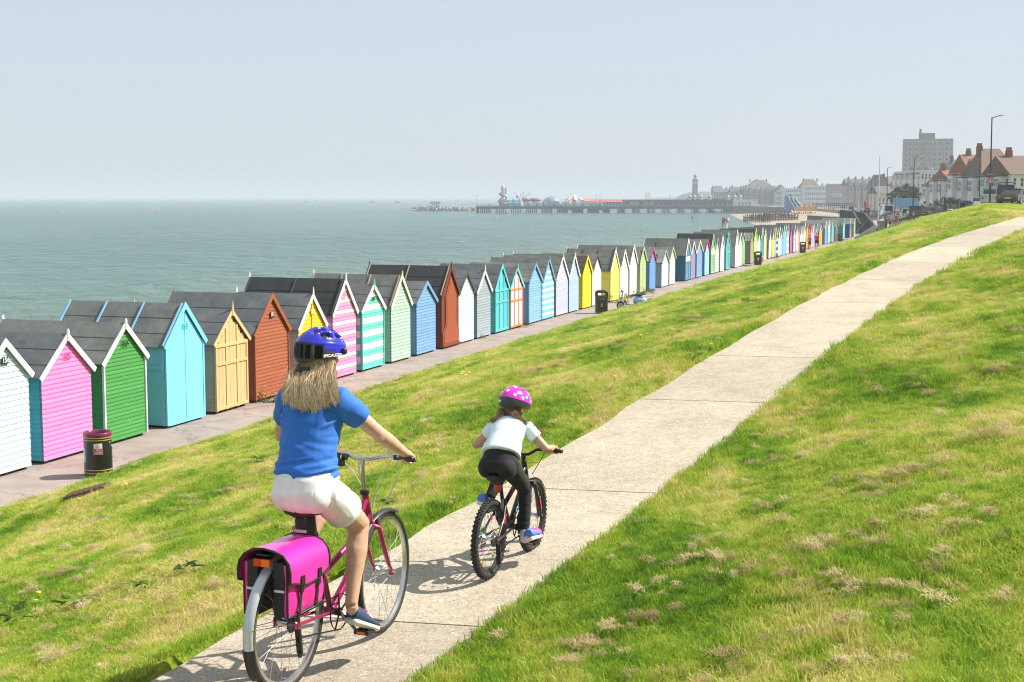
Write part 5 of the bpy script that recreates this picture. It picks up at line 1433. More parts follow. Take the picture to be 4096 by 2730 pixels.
def shell(c, r, M, fn_mat, fn_h, zcut, n=96, m=44):
    """helmet shell: ellipsoid cap with vents pressed in; fn_h(az, el) gives inset, fn_mat a slot, zcut(az) lowest elevation"""
    c = Vector(c); V = []; mats = []; F = []
    for i in range(m + 1):
        for j in range(n):
            az = 2 * math.pi * j / n; e0 = zcut(az); el = math.pi / 2 - (math.pi / 2 - e0) * i / m
            h = 1 - fn_h(az, el); p = Vector((r[0] * math.cos(el) * math.cos(az), r[1] * math.cos(el) * math.sin(az), r[2] * math.sin(el))) * h
            V.append(M @ p + c)
    for i in range(m):
        for j in range(n):
            F.append((i * n + (j + 1) % n, i * n + j, (i + 1) * n + j, (i + 1) * n + (j + 1) % n)[::-1])
            az = 2 * math.pi * (j + .5) / n; e0 = zcut(az); mats.append(fn_mat(az, math.pi / 2 - (math.pi / 2 - e0) * (i + .5) / m))
    o = len(V)    # inner lining
    for j in range(n): V.append(Vector(c) + (V[m * n + j] - c) * .86)
    for j in range(n): F.append((m * n + j, m * n + (j + 1) % n, o + (j + 1) % n, o + j)); mats.append(1)
    V.append(c + M @ Vector((0, 0, r[2] * .55))); t = len(V) - 1
    for j in range(n): F.append((o + j, o + (j + 1) % n, t)); mats.append(1)
    me = bpy.data.meshes.new('helmet'); me.from_pydata(V, [], F); me.polygons.foreach_set('material_index', mats); me.update()
    return smooth_by_angle(me, 55)
def wrap(a): return (a + math.pi) % (2 * math.pi) - math.pi
def hair_mesh(strands, w, flat=(0, 0, 1)):
    """ribbons along given point lists; each with a random tone slot"""
    V, F, Mi = [], [], []
    for pts, tone in strands:
        n = len(pts); o = len(V)
        for i, p in enumerate(pts):
            t = (pts[min(i + 1, n - 1)] - pts[max(i - 1, 0)]).normalized(); a = t.cross(Vector((1, 0.2, 0))).normalized()
            ww = w * (1 - .75 * (i / (n - 1)) ** 3); b = t.cross(a) * ww * .5
            V += [p - a * ww, p + b, p + a * ww]
        for i in range(n - 1):
            k = o + i * 3
            F += [(k, k + 1, k + 4, k + 3), (k + 1, k + 2, k + 5, k + 4)]; Mi += [tone, tone]
    me = bpy.data.meshes.new('hair'); me.from_pydata(V, [], F); me.polygons.foreach_set('material_index', Mi); me.polygons.foreach_set('use_smooth', [True] * len(F)); me.update()
    return me
def face(parent, c, M, k=1.0, skin=None):
    """eyes and brows on the front of a head (nose, ears and lips belong to the body mesh)"""
    for sd in (-1, 1):
        e = MB(); e.ball(Vector(c) + M @ Vector((.078 * k, sd * .030 * k, .004 * k)), .0105 * k, 8, 6); e.build('eye', plain('eye_white', (0.55, 0.5, 0.48), 0.2), parent, smooth=True)
root = thing('person', 'woman in blue T-shirt, white shorts and blue cycle helmet riding a bicycle', 'person', ORG_A, R(90) - PHI_A)
tc_ = .03
sh = {-1: Vector((.345, -.128, 1.412)), 1: Vector((.345, .178, 1.402))}
el = {-1: Vector((.515, -.262, 1.222)), 1: Vector((.50, .325, 1.195))}
wr = {s: GR[s] + Vector((-.055, s * .012, .038)) for s in (-1, 1)}
hip = {-1: Vector((.215, -.098, .965)), 1: Vector((.215, .092, .965))}
ped = {-1: posA[0], 1: posA[1]}
kn_ = {-1: Vector((.555, -.108, .735)), 1: Vector((.585, .115, .865))}
an = {-1: Vector((.425, -.128, .335)), 1: Vector((.290, .135, .515))}
HC = Vector((.425, .035, 1.625)); HM = Matrix.Rotation(R(-22), 3, 'Z') @ Matrix.Rotation(R(4), 3, 'Y')
b = MB()
b.tube([(.20, 0, .90), (.205, 0, .97), (.225, .012, 1.07), (.265, .02, 1.18), (.305, .028, 1.29), (.335, .03, 1.38), (.355, .03, 1.445)], [(.09, .14), (.115, .165), (.095, .138), (.095, .132), (.10, .142), (.085, .135), (.05, .07)], 20, up=(1, 0, 0))
b.tube([(.35, .03, 1.42), (.375, .03, 1.49), (.405, .033, 1.56)], [.058, .052, .052], 16)
b.ball(HC, (.095, .076, .112), 24, 16, HM)
b.ball(HC + HM @ Vector((.03, 0, -.055)), (.065, .058, .06), 20, 12, HM)              # jaw
b.tube([HC + HM @ Vector((.088, 0, .012)), HC + HM @ Vector((.112, 0, -.022)), HC + HM @ Vector((.095, 0, -.030))], [.009, .013, .011], 10)   # nose
b.tube([HC + HM @ Vector((.086, -.022, -.060)), HC + HM @ Vector((.094, 0, -.058)), HC + HM @ Vector((.086, .022, -.060))], [.005, .008, .005], 8)  # lips
for s in (-1, 1): b.ball(HC + HM @ Vector((-.005, s * .078, -.008)), (.018, .010, .028), 10, 8, HM)     # ears
for s in (-1, 1):
    b.tube([sh[s] + Vector((-.01, -s * .06, .01)), sh[s], sh[s].lerp(el[s], .45), el[s], el[s].lerp(wr[s], .25), el[s].lerp(wr[s], .6), wr[s]], [.05, .052, .044, .037, .040, .033, .025], 14)
    grip_hand(b, GR[s], Vector((-.06, s * .1, .008)), wr[s], 1.0, s)
    b.tube([hip[s] + Vector((-.05, 0, .02)), hip[s], hip[s].lerp(kn_[s], .45), kn_[s] + Vector((-.03, 0, .012)), kn_[s], kn_[s].lerp(an[s], .12), kn_[s].lerp(an[s], .33), kn_[s].lerp(an[s], .65), an[s]], [.080, .086, .080, .063, .057, .055, .058, .043, .033], 16)
    b.ball(kn_[s].lerp(an[s], .30) + Vector((-.018, 0, -.004)), (.047, .046, .085), 14, 10, (an[s] - kn_[s]).to_track_quat('Z', 'Y').to_matrix())
    b.ball(el[s] + Vector((-.012, 0, -.012)), .030, 10, 8)
    b.ball(hip[s].lerp(kn_[s], .55) + Vector((.0, 0, .02)), (.07, .07, .10), 14, 10, (kn_[s] - hip[s]).to_track_quat('Z', 'Y').to_matrix())
    b.tube([an[s], an[s] + Vector((.02, 0, -.05)), ped[s] + Vector((.05, 0, .05))], [.034, .034, .03], 10)
put('body', remesh(b, .0062, 5), M_skin, root)
face(root, HC, HM)
# T-shirt
t = MB()
t.tube([(.222, .006, 1.025), (.226, .010, 1.06), (.235, .014, 1.10), (.268, .02, 1.19), (.305, .027, 1.29), (.335, .03, 1.37), (.350, .03, 1.425), (.362, .03, 1.455)],
       [(.126, .166), (.124, .163), (.114, .152), (.110, .146), (.116, .156), (.106, .158), (.085, .135), (.058, .072)], 28, up=(1, 0, 0))
for s in (-1, 1):
    e = sh[s].lerp(el[s], .50)
    t.tube([sh[s] + Vector((-.012, -s * .09, .008)), sh[s] + Vector((-.005, 0, .008)), sh[s].lerp(el[s], .22), e], [.075, .070, .064, .061], 18)
for s in (-1, 1): t.ball((.355, tc_ + s * .07, 1.30), (.07, .075, .08), 14, 10)
tm = remesh(t, .0062, 6)
def tee(p):
    low = max(0, 1 - abs(p.z - 1.08) / .10); mid = max(0, 1 - abs(p.z - 1.2) / .12); arm = max(0, 1 - abs(abs(p.y - tc_) - .15) / .07) * max(0, 1 - abs(p.z - 1.34) / .1)
    sk = p.z + (p.y - tc_) * .22
    return 3.2 * (.0075 * low * folds(Vector((p.x, p.y, sk)), (3, 3.5, 30)) + .0055 * mid * folds(Vector((p.x, p.y, p.z - p.y * .35)), (3, 4, 17), 4) + .0075 * arm * folds(Vector((p.x, p.y + p.z * .8, p.z)), (6, 24, 9), 2) + .0022 * folds(p, (8, 8, 10), 7))
crease(tm, tee)
put('shirt', tm, cloth('royal_blue_jersey', (0.018, 0.145, 0.55), 0.75, weave=420), root)
hem = MB(); n = 40
hem.tube([Vector((.222 + .131 * math.cos(a), .006 + .179 * math.sin(a), 1.024)) for a in np.linspace(0, 2 * math.pi, n, endpoint=False).tolist()], .0045, 6, closed=True)
# white shorts
s_ = MB()
s_.tube([(.195, -.004, .885), (.190, -.004, .915), (.188, -.004, .955), (.200, 0, 1.005), (.214, .002, 1.04), (.222, .004, 1.062)], [(.09, .12), (.122, .152), (.138, .172), (.132, .172), (.122, .164), (.116, .158)], 32, up=(1, 0, 0))
for s in (-1, 1):
    k = kn_[s]
    s_.ball(hip[s] + Vector((-.055, -s * .012, -.008)), (.093, .080, .088), 28, 18)
    s_.tube([hip[s] + Vector((-.04, 0, .0)), hip[s], hip[s].lerp(k, .2), hip[s].lerp(k, .42), hip[s].lerp(k, .56)], [.092, .096, .097, .096, .096], 20)
sm2 = remesh(s_, .0062, 22)
crease(sm2, lambda p: .005 * max(0, 1 - abs(p.x - .36) / .12) * folds(Vector((p.x + p.z, p.y, p.z - p.x)), (18, 6, 6), 3) + .003 * folds(p, (9, 9, 12), 5) - .004 * math.exp(-((p.y + .003) / .008) ** 2) * (1 if p.x < .13 else 0) - .0016 * (1 if p.x < .13 and (abs(abs(p.y) - .115) < .0035 or abs(abs(p.y) - .045) < .0035) and .935 < p.z < 1.005 else 0))
M_wht = cloth('white_denim', (0.80, 0.785, 0.80), 0.8, weave=300)
sho = put('shorts', sm2, M_wht, root)
for s in (-1, 1):
    k = kn_[s]; c = hip[s].lerp(k, .545); d = (k - hip[s]).normalized(); a = d.cross(Vector((0, 1, 0))).normalized(); bb_ = d.cross(a)
    MB().tube([c + (a * math.cos(w_) + bb_ * math.sin(w_)) * .097 - d * .008 for w_ in np.linspace(0, 2 * math.pi, 28, endpoint=False).tolist()], [(.012, .006)] * 28, 8, closed=True, up=d).build('cuff', M_wht, sho, smooth=True)
bt = MB()
bt.tube([Vector((.220 + .122 * math.cos(a), .004 + .170 * math.sin(a), 1.045)) for a in np.linspace(0, 2 * math.pi, 44, endpoint=False).tolist()], [(.016, .004)] * 44, 8, closed=True, up=(0, 0, 1))
bt.build('waistband', M_wht, sho, smooth=True)
for yy in (-.09, .0, .10):
    MB().box((.222 - .127 * math.sqrt(max(0, 1 - (yy / .175) ** 2)), yy, 1.035), (.006, .012, .05)).build('belt_loop', M_wht, sho)
# shoes
nav = cloth('navy_canvas', (0.02, 0.045, 0.11), 0.8); sol = plain('sole_white', (0.68, 0.66, 0.60), 0.6); lpk = plain('lace_pink', (0.75, 0.03, 0.35), 0.6)
shoe(root, ped[-1] + Vector((-.135, .01, .088)), ped[-1] + Vector((.085, -.01, -.012)), .262, .092, nav, sol, lpk, -1)
shoe(root, ped[1] + Vector((-.135, -.01, .058)), ped[1] + Vector((.09, .01, .010)), .262, .092, nav, sol, lpk, 1)
# helmet
HMAT = [plain('helmet_blue', (0.022, 0.022, 0.44), 0.18, var=0.05, coat=0.6), plain('helmet_black', (0.045, 0.047, 0.050), 0.4, var=0.2), plain('helmet_foam', (0.006, 0.006, 0.007), 0.8)]
def slots(az, el_, hood):
    """inset depth of the vents at this bearing and elevation"""
    a = wrap(az); best = 0.0
    x = math.cos(el_) * math.cos(a); y = math.cos(el_) * math.sin(a)
    for yc, x0, x1, hw in hood:
        if x0 < x < x1:
            e = 1 - abs(y - yc * (1 - .25 * abs(x))) / hw
            q = min(1, (x - x0) / .08, (x1 - x) / .08)
            if e > 0: best = max(best, min(1, e * 4) * max(0, q))
    return best
HOOD_A = [(w0, w1, w2, w3 * 1.45) for w0, w1, w2, w3 in [(0.0, -.55, .10, .085), (0.0, .25, .85, .085), (.36, -.62, -.08, .085), (-.36, -.62, -.08, .085), (.36, .10, .75, .08), (-.36, .10, .75, .08), (.70, -.45, .05, .075), (-.70, -.45, .05, .075), (.70, .16, .6, .07), (-.70, .16, .6, .07)]]
def back_vents(az, el_):
    a = wrap(az - math.pi); d = 0
    for ac in (-.95, -.5, -.16, .16, .5, .95):
        w_ = .12 if abs(ac) < .7 else .17
        e = 1 - abs(a - ac) / w_; q = min(1, (el_ + .38) / .1, (.30 - el_) / .1)
        if e > 0 and q > 0: d = max(d, min(1, e * 3) * min(1, q))
    return d
hA = lambda az, el_: .17 * max(slots(az, el_, HOOD_A) if el_ > .32 else 0, back_vents(az, el_) if (abs(wrap(az - math.pi)) < 1.5 and el_ < .34) else 0) - .018 * math.exp(-((el_ - .36) / .05) ** 2)
def mA(az, el_):
    if hA(az, el_) > .07: return 2
    rear = abs(wrap(az - math.pi))
    lim = .34 - .30 * max(0, (rear - .55)) if rear < 1.75 else -.1
    return 0 if el_ > lim else 1
zA = lambda az: -.12 - .42 * max(0, math.cos(wrap(az - math.pi))) ** 1.2 + .12 * max(0, math.cos(wrap(az)))
HCC = HC + Vector((.0, 0, .030))
hm_ = shell(HCC, (.148, .114, .128), HM @ Matrix.Rotation(R(3), 3, 'Y'), mA, hA, zA)
ho = put('helmet', hm_, HMAT, root)
dd = MB(); dd.tube([HCC + HM @ Vector((-.105, -.05, -.085)), HCC + HM @ Vector((-.122, 0, -.095)), HCC + HM @ Vector((-.105, .05, -.085))], [(.014, .006)] * 3, 8); dd.ball(HCC + HM @ Vector((-.124, 0, -.095)), (.012, .02, .015), 10, 8); dd.build('fit_dial', HMAT[1], ho, smooth=True)
mr = MB(); q0 = HCC + HM @ Vector((.07, -.112, .01)); mr.ball(q0, (.016, .012, .02), 10, 8); mr.build('helmet_clip', HMAT[1], ho, smooth=True)
zrot = -22
text('helmet_lettering', 'SPECIALIZED', .020, plain('decal_white', (0.8, 0.8, 0.8)), ho, HCC + HM @ Vector((-.012, -.1175, -.012)), (R(84), R(0), R(zrot - 2)))
st_ = MB()
for s in (-1, 1): st_.tube([HCC + HM @ Vector((.02, s * .10, -.03)), HC + HM @ Vector((.04, s * .07, -.06)), HC + HM @ Vector((.045, 0, -.118))], .004, 6)
st_.build('chin_strap', HMAT[1], ho)
# blonde hair
rnd = random.Random(5); strands = []
locks = []
for i in range(95):
    th = -1.75 + 3.5 * (i + rnd.uniform(-.6, .6)) / 94; sp_ = th / 1.75; lay = rnd.random()
    ly = -.044 + sp_ * (.122 + .03 * lay) + rnd.gauss(0, .008)
    lz = 1.425 - .035 * math.cos(sp_ * 2.2 + .35) - .03 * max(0, sp_) + rnd.gauss(0, .010) + .02 * lay
    locks.append((th, ly, lz, lay, rnd.uniform(-.006, .006), rnd.uniform(.6, 1.6)))
for i in range(5600):
    th0, ly, lz, lay, curl, cf = locks[rnd.randrange(95)]
    th = th0 + rnd.gauss(0, .055); loose = rnd.random() < .05
    p0 = HC + HM @ Vector((-math.cos(th) * (.080 + .014 * lay), math.sin(th) * (.072 + .014 * lay), -.005 - .05 * math.cos(th) + rnd.uniform(-.01, .02)))
    sg = .014 if loose else .0065
    ly2 = ly + rnd.gauss(0, sg); lz2 = lz + rnd.gauss(0, .010) + (abs(rnd.gauss(0, .03)) if rnd.random() < .3 else 0)
    bx = .335 - .125 * math.sqrt(max(.05, 1 - (ly2 / .21) ** 2)) - .010 - .022 * lay - (1.42 - lz2) * .18
    p3 = Vector((bx + rnd.gauss(0, .003), tc_ + ly2, lz2))
    p1 = p0 + Vector((-.028 * math.cos(th), .036 * math.sin(th), -.05)); p2 = p3 + Vector((-.020 - .012 * lay, -ly * .12 + rnd.gauss(0, .008), .085))
    pts = []
    for j in range(9):
        u = j / 8; q = p0 * (1 - u) ** 3 + p1 * 3 * u * (1 - u) ** 2 + p2 * 3 * u * u * (1 - u) + p3 * u ** 3
        pts.append(q + Vector((-.006 * math.sin(cf * 3.1 * u) * lay, curl * math.sin(cf * 4 * u) , 0)))
    if rnd.random() < .012:
        fly = Vector((-.04 * rnd.random(), rnd.uniform(-.07, .07), rnd.uniform(0, .05))); pts = [q + fly * (j / 8) ** 2 for j, q in enumerate(pts)]
    strands.append((pts, rnd.choices((0, 1, 2), (.42, .33, .25) if lay > .35 else (.35, .15, .5))[0]))
def hair_mat(name, c):
    m, nt, b_ = new_mat(name); b_.inputs['Base Color'].default_value = (*c, 1); b_.inputs['Roughness'].default_value = 0.38; b_.inputs['Specular IOR Level'].default_value = .6
    tc = N(nt, 'ShaderNodeTexCoord'); n_ = noise_tex(nt, 60, 2, .5, tc.outputs['Object']); r_ = ramp(nt, [(.3, tuple(x * .75 for x in c)), (.7, tuple(x * 1.15 for x in c))]); nt.links.new(n_.outputs[0], r_.inputs[0]); nt.links.new(r_.outputs[0], b_.inputs['Base Color'])
    return m
cap = MB(); cap.ball(HC + HM @ Vector((-.012, 0, -.012)), (.090, .080, .100), 20, 14, HM)
cap.tube([HC + Vector((-.055, 0, -.05)), (.335, .033, 1.51), (.275, .032, 1.42)], [(.035, .062), (.032, .075), (.012, .10)], 14, up=(1, 0, 0))
HB_ = [hair_mat('hair_blonde', (0.74, 0.54, 0.29)), hair_mat('hair_light', (0.90, 0.74, 0.49)), hair_mat('hair_ash', (0.42, 0.29, 0.16))]
hr = put('hair', hair_mesh(strands, .0013), HB_, root)
put('hair_underlayer', remesh(cap, .008, 4), HB_[2], root)
root = thing('person', 'girl in white top, black leggings and pink spotted helmet riding small bicycle', 'person', ORG_C, R(90) - PHI_C)
HC = Vector((.455, .015, 1.035)); HM = Matrix.Rotation(R(-12), 3, 'Z') @ Matrix.Rotation(R(22), 3, 'Y')
sh = {-1: Vector((.40, -.105, .905)), 1: Vector((.385, .125, .905))}
el = {-1: Vector((.415, -.235, .775)), 1: Vector((.375, .265, .775))}
wr = {s: GR2[s] + Vector((-.045, s * .006, .028)) for s in (-1, 1)}
hip = {-1: Vector((.17, -.066, .70)), 1: Vector((.17, .066, .70))}
ped = {-1: posC[0], 1: posC[1]}
kn_ = {-1: Vector((.405, -.082, .505)), 1: Vector((.43, .085, .615))}
an = {-1: Vector((.345, -.105, .215)), 1: Vector((.235, .115, .43))}
b = MB()
b.tube([(.155, 0, .66), (.165, 0, .71), (.205, .002, .775), (.275, .006, .84), (.345, .009, .895), (.395, .01, .935), (.42, .012, .955)], [(.075, .10), (.082, .115), (.070, .100), (.070, .098), (.070, .103), (.055, .085), (.035, .045)], 18, up=(1, 0, 0))
b.tube([(.41, .011, .945), (.435, .013, .985), (.445, .014, 1.02)], [.040, .037, .04], 12)
b.ball(HC, (.082, .068, .095), 20, 14, HM); b.ball(HC + HM @ Vector((.028, 0, -.045)), (.055, .05, .05), 16, 10, HM)
b.tube([HC + HM @ Vector((.076, 0, .008)), HC + HM @ Vector((.096, 0, -.018)), HC + HM @ Vector((.082, 0, -.026))], [.007, .010, .009], 8)
b.tube([HC + HM @ Vector((.074, -.017, -.052)), HC + HM @ Vector((.081, 0, -.050)), HC + HM @ Vector((.074, .017, -.052))], [.004, .006, .004], 8)
for s in (-1, 1): b.ball(HC + HM @ Vector((-.004, s * .069, -.006)), (.015, .008, .023), 8, 6, HM)
for s in (-1, 1):
    b.tube([sh[s] + Vector((-.01, -s * .04, .0)), sh[s], sh[s].lerp(el[s], .5), el[s], el[s].lerp(wr[s], .3), wr[s]], [.038, .037, .031, .027, .029, .020], 12)
    grip_hand(b, GR2[s], Vector((-.015, s * .1, 0)), wr[s], .76, s)
    b.tube([hip[s] + Vector((-.02, 0, .0)), hip[s], hip[s].lerp(kn_[s], .5), kn_[s], kn_[s].lerp(an[s], .3), an[s]], [.06, .062, .052, .038, .036, .024], 12)
    b.tube([an[s], an[s] + Vector((.01, 0, -.035)), ped[s] + Vector((.03, 0, .035))], [.025, .025, .022], 8)
put('body', remesh(b, .0052, 4), M_skin2, root); face(root, HC, HM, .85)
t = MB()
t.tube([(.190, .002, .765), (.212, .003, .79), (.275, .006, .85), (.345, .009, .905), (.392, .01, .938), (.418, .012, .957)], [(.100, .138), (.094, .128), (.084, .114), (.083, .118), (.068, .100), (.042, .052)], 24, up=(1, 0, 0))
for s in (-1, 1): t.tube([sh[s] + Vector((-.012, -s * .06, .0)), sh[s] + Vector((-.004, 0, .004)), sh[s].lerp(el[s], .42)], [.052, .050, .047], 14)
tm = remesh(t, .0052, 5)
crease(tm, lambda p: .006 * max(0, 1 - abs(p.z - .80) / .07) * folds(Vector((p.x, p.y, p.z - p.y * .3)), (6, 20, 8), 1) + .0035 * folds(Vector((p.x, p.y + p.x * .4, p.z)), (10, 14, 12), 2))
put('top', tm, cloth('pale_aqua_cotton', (0.72, 0.83, 0.86), 0.8, weave=420), root)
l = MB()
l.tube([(.150, 0, .655), (.158, 0, .70), (.178, 0, .745), (.198, .002, .785)], [(.085, .112), (.095, .126), (.088, .118), (.076, .106)], 22, up=(1, 0, 0))
for s in (-1, 1):
    l.ball(hip[s] + Vector((-.035, 0, -.012)), (.074, .064, .072), 24, 16)
    l.tube([hip[s] + Vector((-.02, 0, 0)), hip[s], hip[s].lerp(kn_[s], .5), kn_[s] + Vector((-.012, 0, .008)), kn_[s], kn_[s].lerp(an[s], .1), kn_[s].lerp(an[s], .3), kn_[s].lerp(an[s], .9)], [.072, .073, .061, .048, .046, .044, .043, .031], 16)
lm = remesh(l, .0052, 16)
crease(lm, lambda p: .004 * folds(Vector((p.x, p.y, p.z)), (10, 8, 26), 4) * (1 if p.z < .6 else .3))
put('leggings', lm, cloth('black_leggings', (0.012, 0.012, 0.014), 0.85, weave=300, sheen=0.05), root)
up_ = plain('trainer_blue', (0.10, 0.22, 0.62), 0.6, var=0.3, scale=18); pk_ = plain('trainer_pink', (0.78, 0.08, 0.42), 0.6)
for s in (-1, 1):
    so = shoe(root, ped[s] + Vector((-.085, 0, .038 if s < 0 else .06)), ped[s] + Vector((.09, 0, .020)), .20, .076, up_, plain('trainer_sole', (0.75, 0.74, 0.78), 0.5), pk_, s)
    toe = MB(); c = ped[s] + Vector((.055, 0, .050)); toe.ball(c, (.058, .037, .030), 14, 10); toe.build('shoe_panel', pk_, so, smooth=True)
    sk = MB(); sk.tube([kn_[s].lerp(an[s], .86), an[s], an[s] + Vector((.006, 0, -.05))], [.029, .030, .031], 12); sk.build('sock', plain('sock_pale', (0.70, 0.60, 0.74), 0.8, var=0.25, scale=60), root, smooth=True)
KM = [plain('helmet_magenta', (0.72, 0.02, 0.50), 0.2, var=0.05, coat=0.5), plain('helmet_black', (0.013, 0.014, 0.015), 0.45), plain('helmet_foam', (0.008, 0.008, 0.009), 0.8)]
HOOD_C = [(.30, -.5, .0, .07), (-.30, -.5, .0, .07), (.30, .15, .6, .07), (-.30, .15, .6, .07), (.0, .2, .6, .07), (.62, -.3, .15, .06), (-.62, -.3, .15, .06)]
hC = lambda az, el_: .09 * (slots(az, el_, HOOD_C) if el_ > .35 else 0) - .02 * math.exp(-((el_ - .10) / .05) ** 2)
mC = lambda az, el_: 2 if hC(az, el_) > .045 else (0 if el_ > .08 else 1)
zC = lambda az: -.18 - .36 * max(0, math.cos(wrap(az - math.pi))) ** 1.2 + .1 * max(0, math.cos(wrap(az)))
HCC = HC + HM @ Vector((-.004, 0, .030)); HR = (.126, .100, .112)
ho = put('helmet', shell(HCC, HR, HM, mC, hC, zC), KM, root)
wf = plain('helmet_print_white', (0.80, 0.78, 0.80), 0.3)
for k, (az, el_) in enumerate([(180, 30), (150, 48), (205, 55), (228, 30), (250, 52), (262, 22), (280, 40), (235, 72), (120, 25), (140, 20), (300, 25), (165, 68), (272, 66), (310, 55), (95, 45), (215, 18), (245, 14), (290, 14), (60, 30), (30, 50)]):
    a, e = R(az), R(el_)
    if hC(a, e) > .01: continue
    nrm = Vector((math.cos(e) * math.cos(a) / HR[0], math.cos(e) * math.sin(a) / HR[1], math.sin(e) / HR[2])).normalized()
    p = Vector((HR[0] * math.cos(e) * math.cos(a), HR[1] * math.cos(e) * math.sin(a), HR[2] * math.sin(e))) * 1.004
    tq = nrm.to_track_quat('Z', 'Y').to_matrix(); mb = MB()
    for rr_ in (0, R(90)):
        mb.box(HCC + HM @ p, (.024, .010, .004), HM @ tq @ Matrix.Rotation(rr_ + R(az), 3, 'Z'))
    mb.build('printed_cross', wf, ho)
lg = MB(); p = Vector((-HR[0] * .99, .03, -.022)); lg.ball(HCC + HM @ Vector((-.110, .040, -.018)), (.006, .024, .009), 12, 8, HM @ Matrix.Rotation(R(-18), 3, 'Z')); lg.build('helmet_badge', wf, ho, smooth=True)
strands = []
for i in range(900):
    s = 1 if rnd.random() < .5 else -1
    p0 = HC + HM @ Vector((-.055 + rnd.gauss(0, .012), s * .045 + rnd.gauss(0, .012), -.045 + rnd.gauss(0, .008)))
    if s < 0: p3 = Vector((.425 + rnd.gauss(0, .02), -.155 + rnd.gauss(0, .022), .875 + rnd.gauss(0, .025))); p1 = p0 + Vector((-.05, -.02, -.03)); p2 = Vector((.37, -.09, .955))
    else: p3 = Vector((.36 + rnd.gauss(0, .012), .125 + rnd.gauss(0, .018), .945 + rnd.gauss(0, .01))); p1 = p0 + Vector((-.05, .02, -.02)); p2 = Vector((.35, .07, .985))
    strands.append(([p0 * (1 - u) ** 3 + p1 * 3 * u * (1 - u) ** 2 + p2 * 3 * u * u * (1 - u) + p3 * u ** 3 for u in np.linspace(0, 1, 8).tolist()], rnd.choice((0, 0, 1))))
put('hair', hair_mesh(strands, .0020), [hair_mat('hair_brown', (0.24, 0.135, 0.06)), hair_mat('hair_brown_light', (0.46, 0.29, 0.14))], root)
cap = MB(); cap.ball(HC + HM @ Vector((-.010, 0, -.008)), (.080, .071, .088), 16, 12, HM); put('hair_underlayer', remesh(cap, .007, 3), MATS.get('hu') or hair_mat('hair_brown_dark', (0.10, 0.055, 0.028)), root)
M_bin = plain('bin_black', (0.012, 0.014, 0.013), 0.35, var=0.3, coat=0.3)
M_gold = plain('bin_gold_band', (0.55, 0.38, 0.12), 0.4)
M_lab = plain('sticker_white', (0.78, 0.76, 0.76), 0.5); M_labr = plain('sticker_red', (0.55, 0.08, 0.12), 0.5)
def face_cam(p): return math.atan2(-p.x, p.y)      # turn so that local -y looks at the camera
# round bin with maroon rim
p = G(395, 1900, 0.02); rt = thing('litter_bin', 'round black litter bin with maroon rim and no-cycling sticker', 'litter bin', (p.x, p.y, 0.0), face_cam(p))
r = .292
MB().lathe([(r * .97, 0), (r, .03), (r, .86), (r * .9, .86), (r * .9, .2)], 36).build('body', M_bin, rt, smooth=False)
MB().lathe([(r * .92, .85), (r * 1.0, .852), (r * 1.02, .87), (r * 1.02, .94), (r * .98, .955), (r * .9, .945), (r * .9, .86)], 36, caps=False).build('rim', plain('bin_maroon', (0.16, 0.012, 0.06), 0.25, coat=0.4), rt, smooth=True)
for z in (.10, .165, .80, .85): MB().lathe([(r + .001, z - .008), (r + .004, z - .008), (r + .004, z + .008), (r + .001, z + .008)], 36, caps=False).build('gold_band', M_gold, rt)
def curved(name, a, z, w, h, mat, rr):
    V = []; n = 6
    for i in range(n + 1):
        t = a - w / rr / 2 + w / rr * i / n
        for zz in (z - h / 2, z + h / 2): V.append((math.sin(t) * rr, -math.cos(t) * rr, zz))
    return MB().add(V, [(2 * i, 2 * i + 2, 2 * i + 3, 2 * i + 1) for i in range(n)]).build(name, mat, rt)
curved('sticker', 0.0, .62, .18, .235, M_lab, r + .003); curved('sticker_panel', 0.0, .57, .165, .12, M_labr, r + .006)
text('sticker_text', 'No', .052, M_lab, rt, (0, -r - .010, .60), (R(90), 0, 0)); text('sticker_text', 'cycling', .044, M_lab, rt, (0, -r - .010, .545), (R(90), 0, 0))
MB().torus((0, -r - .006, .685), .026, .003, 18, 5, M=RX90).build('sticker_emblem', M_labr, rt)
curved('side_sticker', -1.25, .47, .11, .30, plain('sticker_aqua', (0.45, 0.65, 0.65)), r + .003)
b_ = MB(); b_.torus((math.sin(1.05) * (r + .003), -math.cos(1.05) * (r + .003), .70), .05, .004, 20, 5, M=Matrix.Rotation(1.05, 3, 'Z') @ RX90); b_.build('emblem_ring', M_stl, rt)
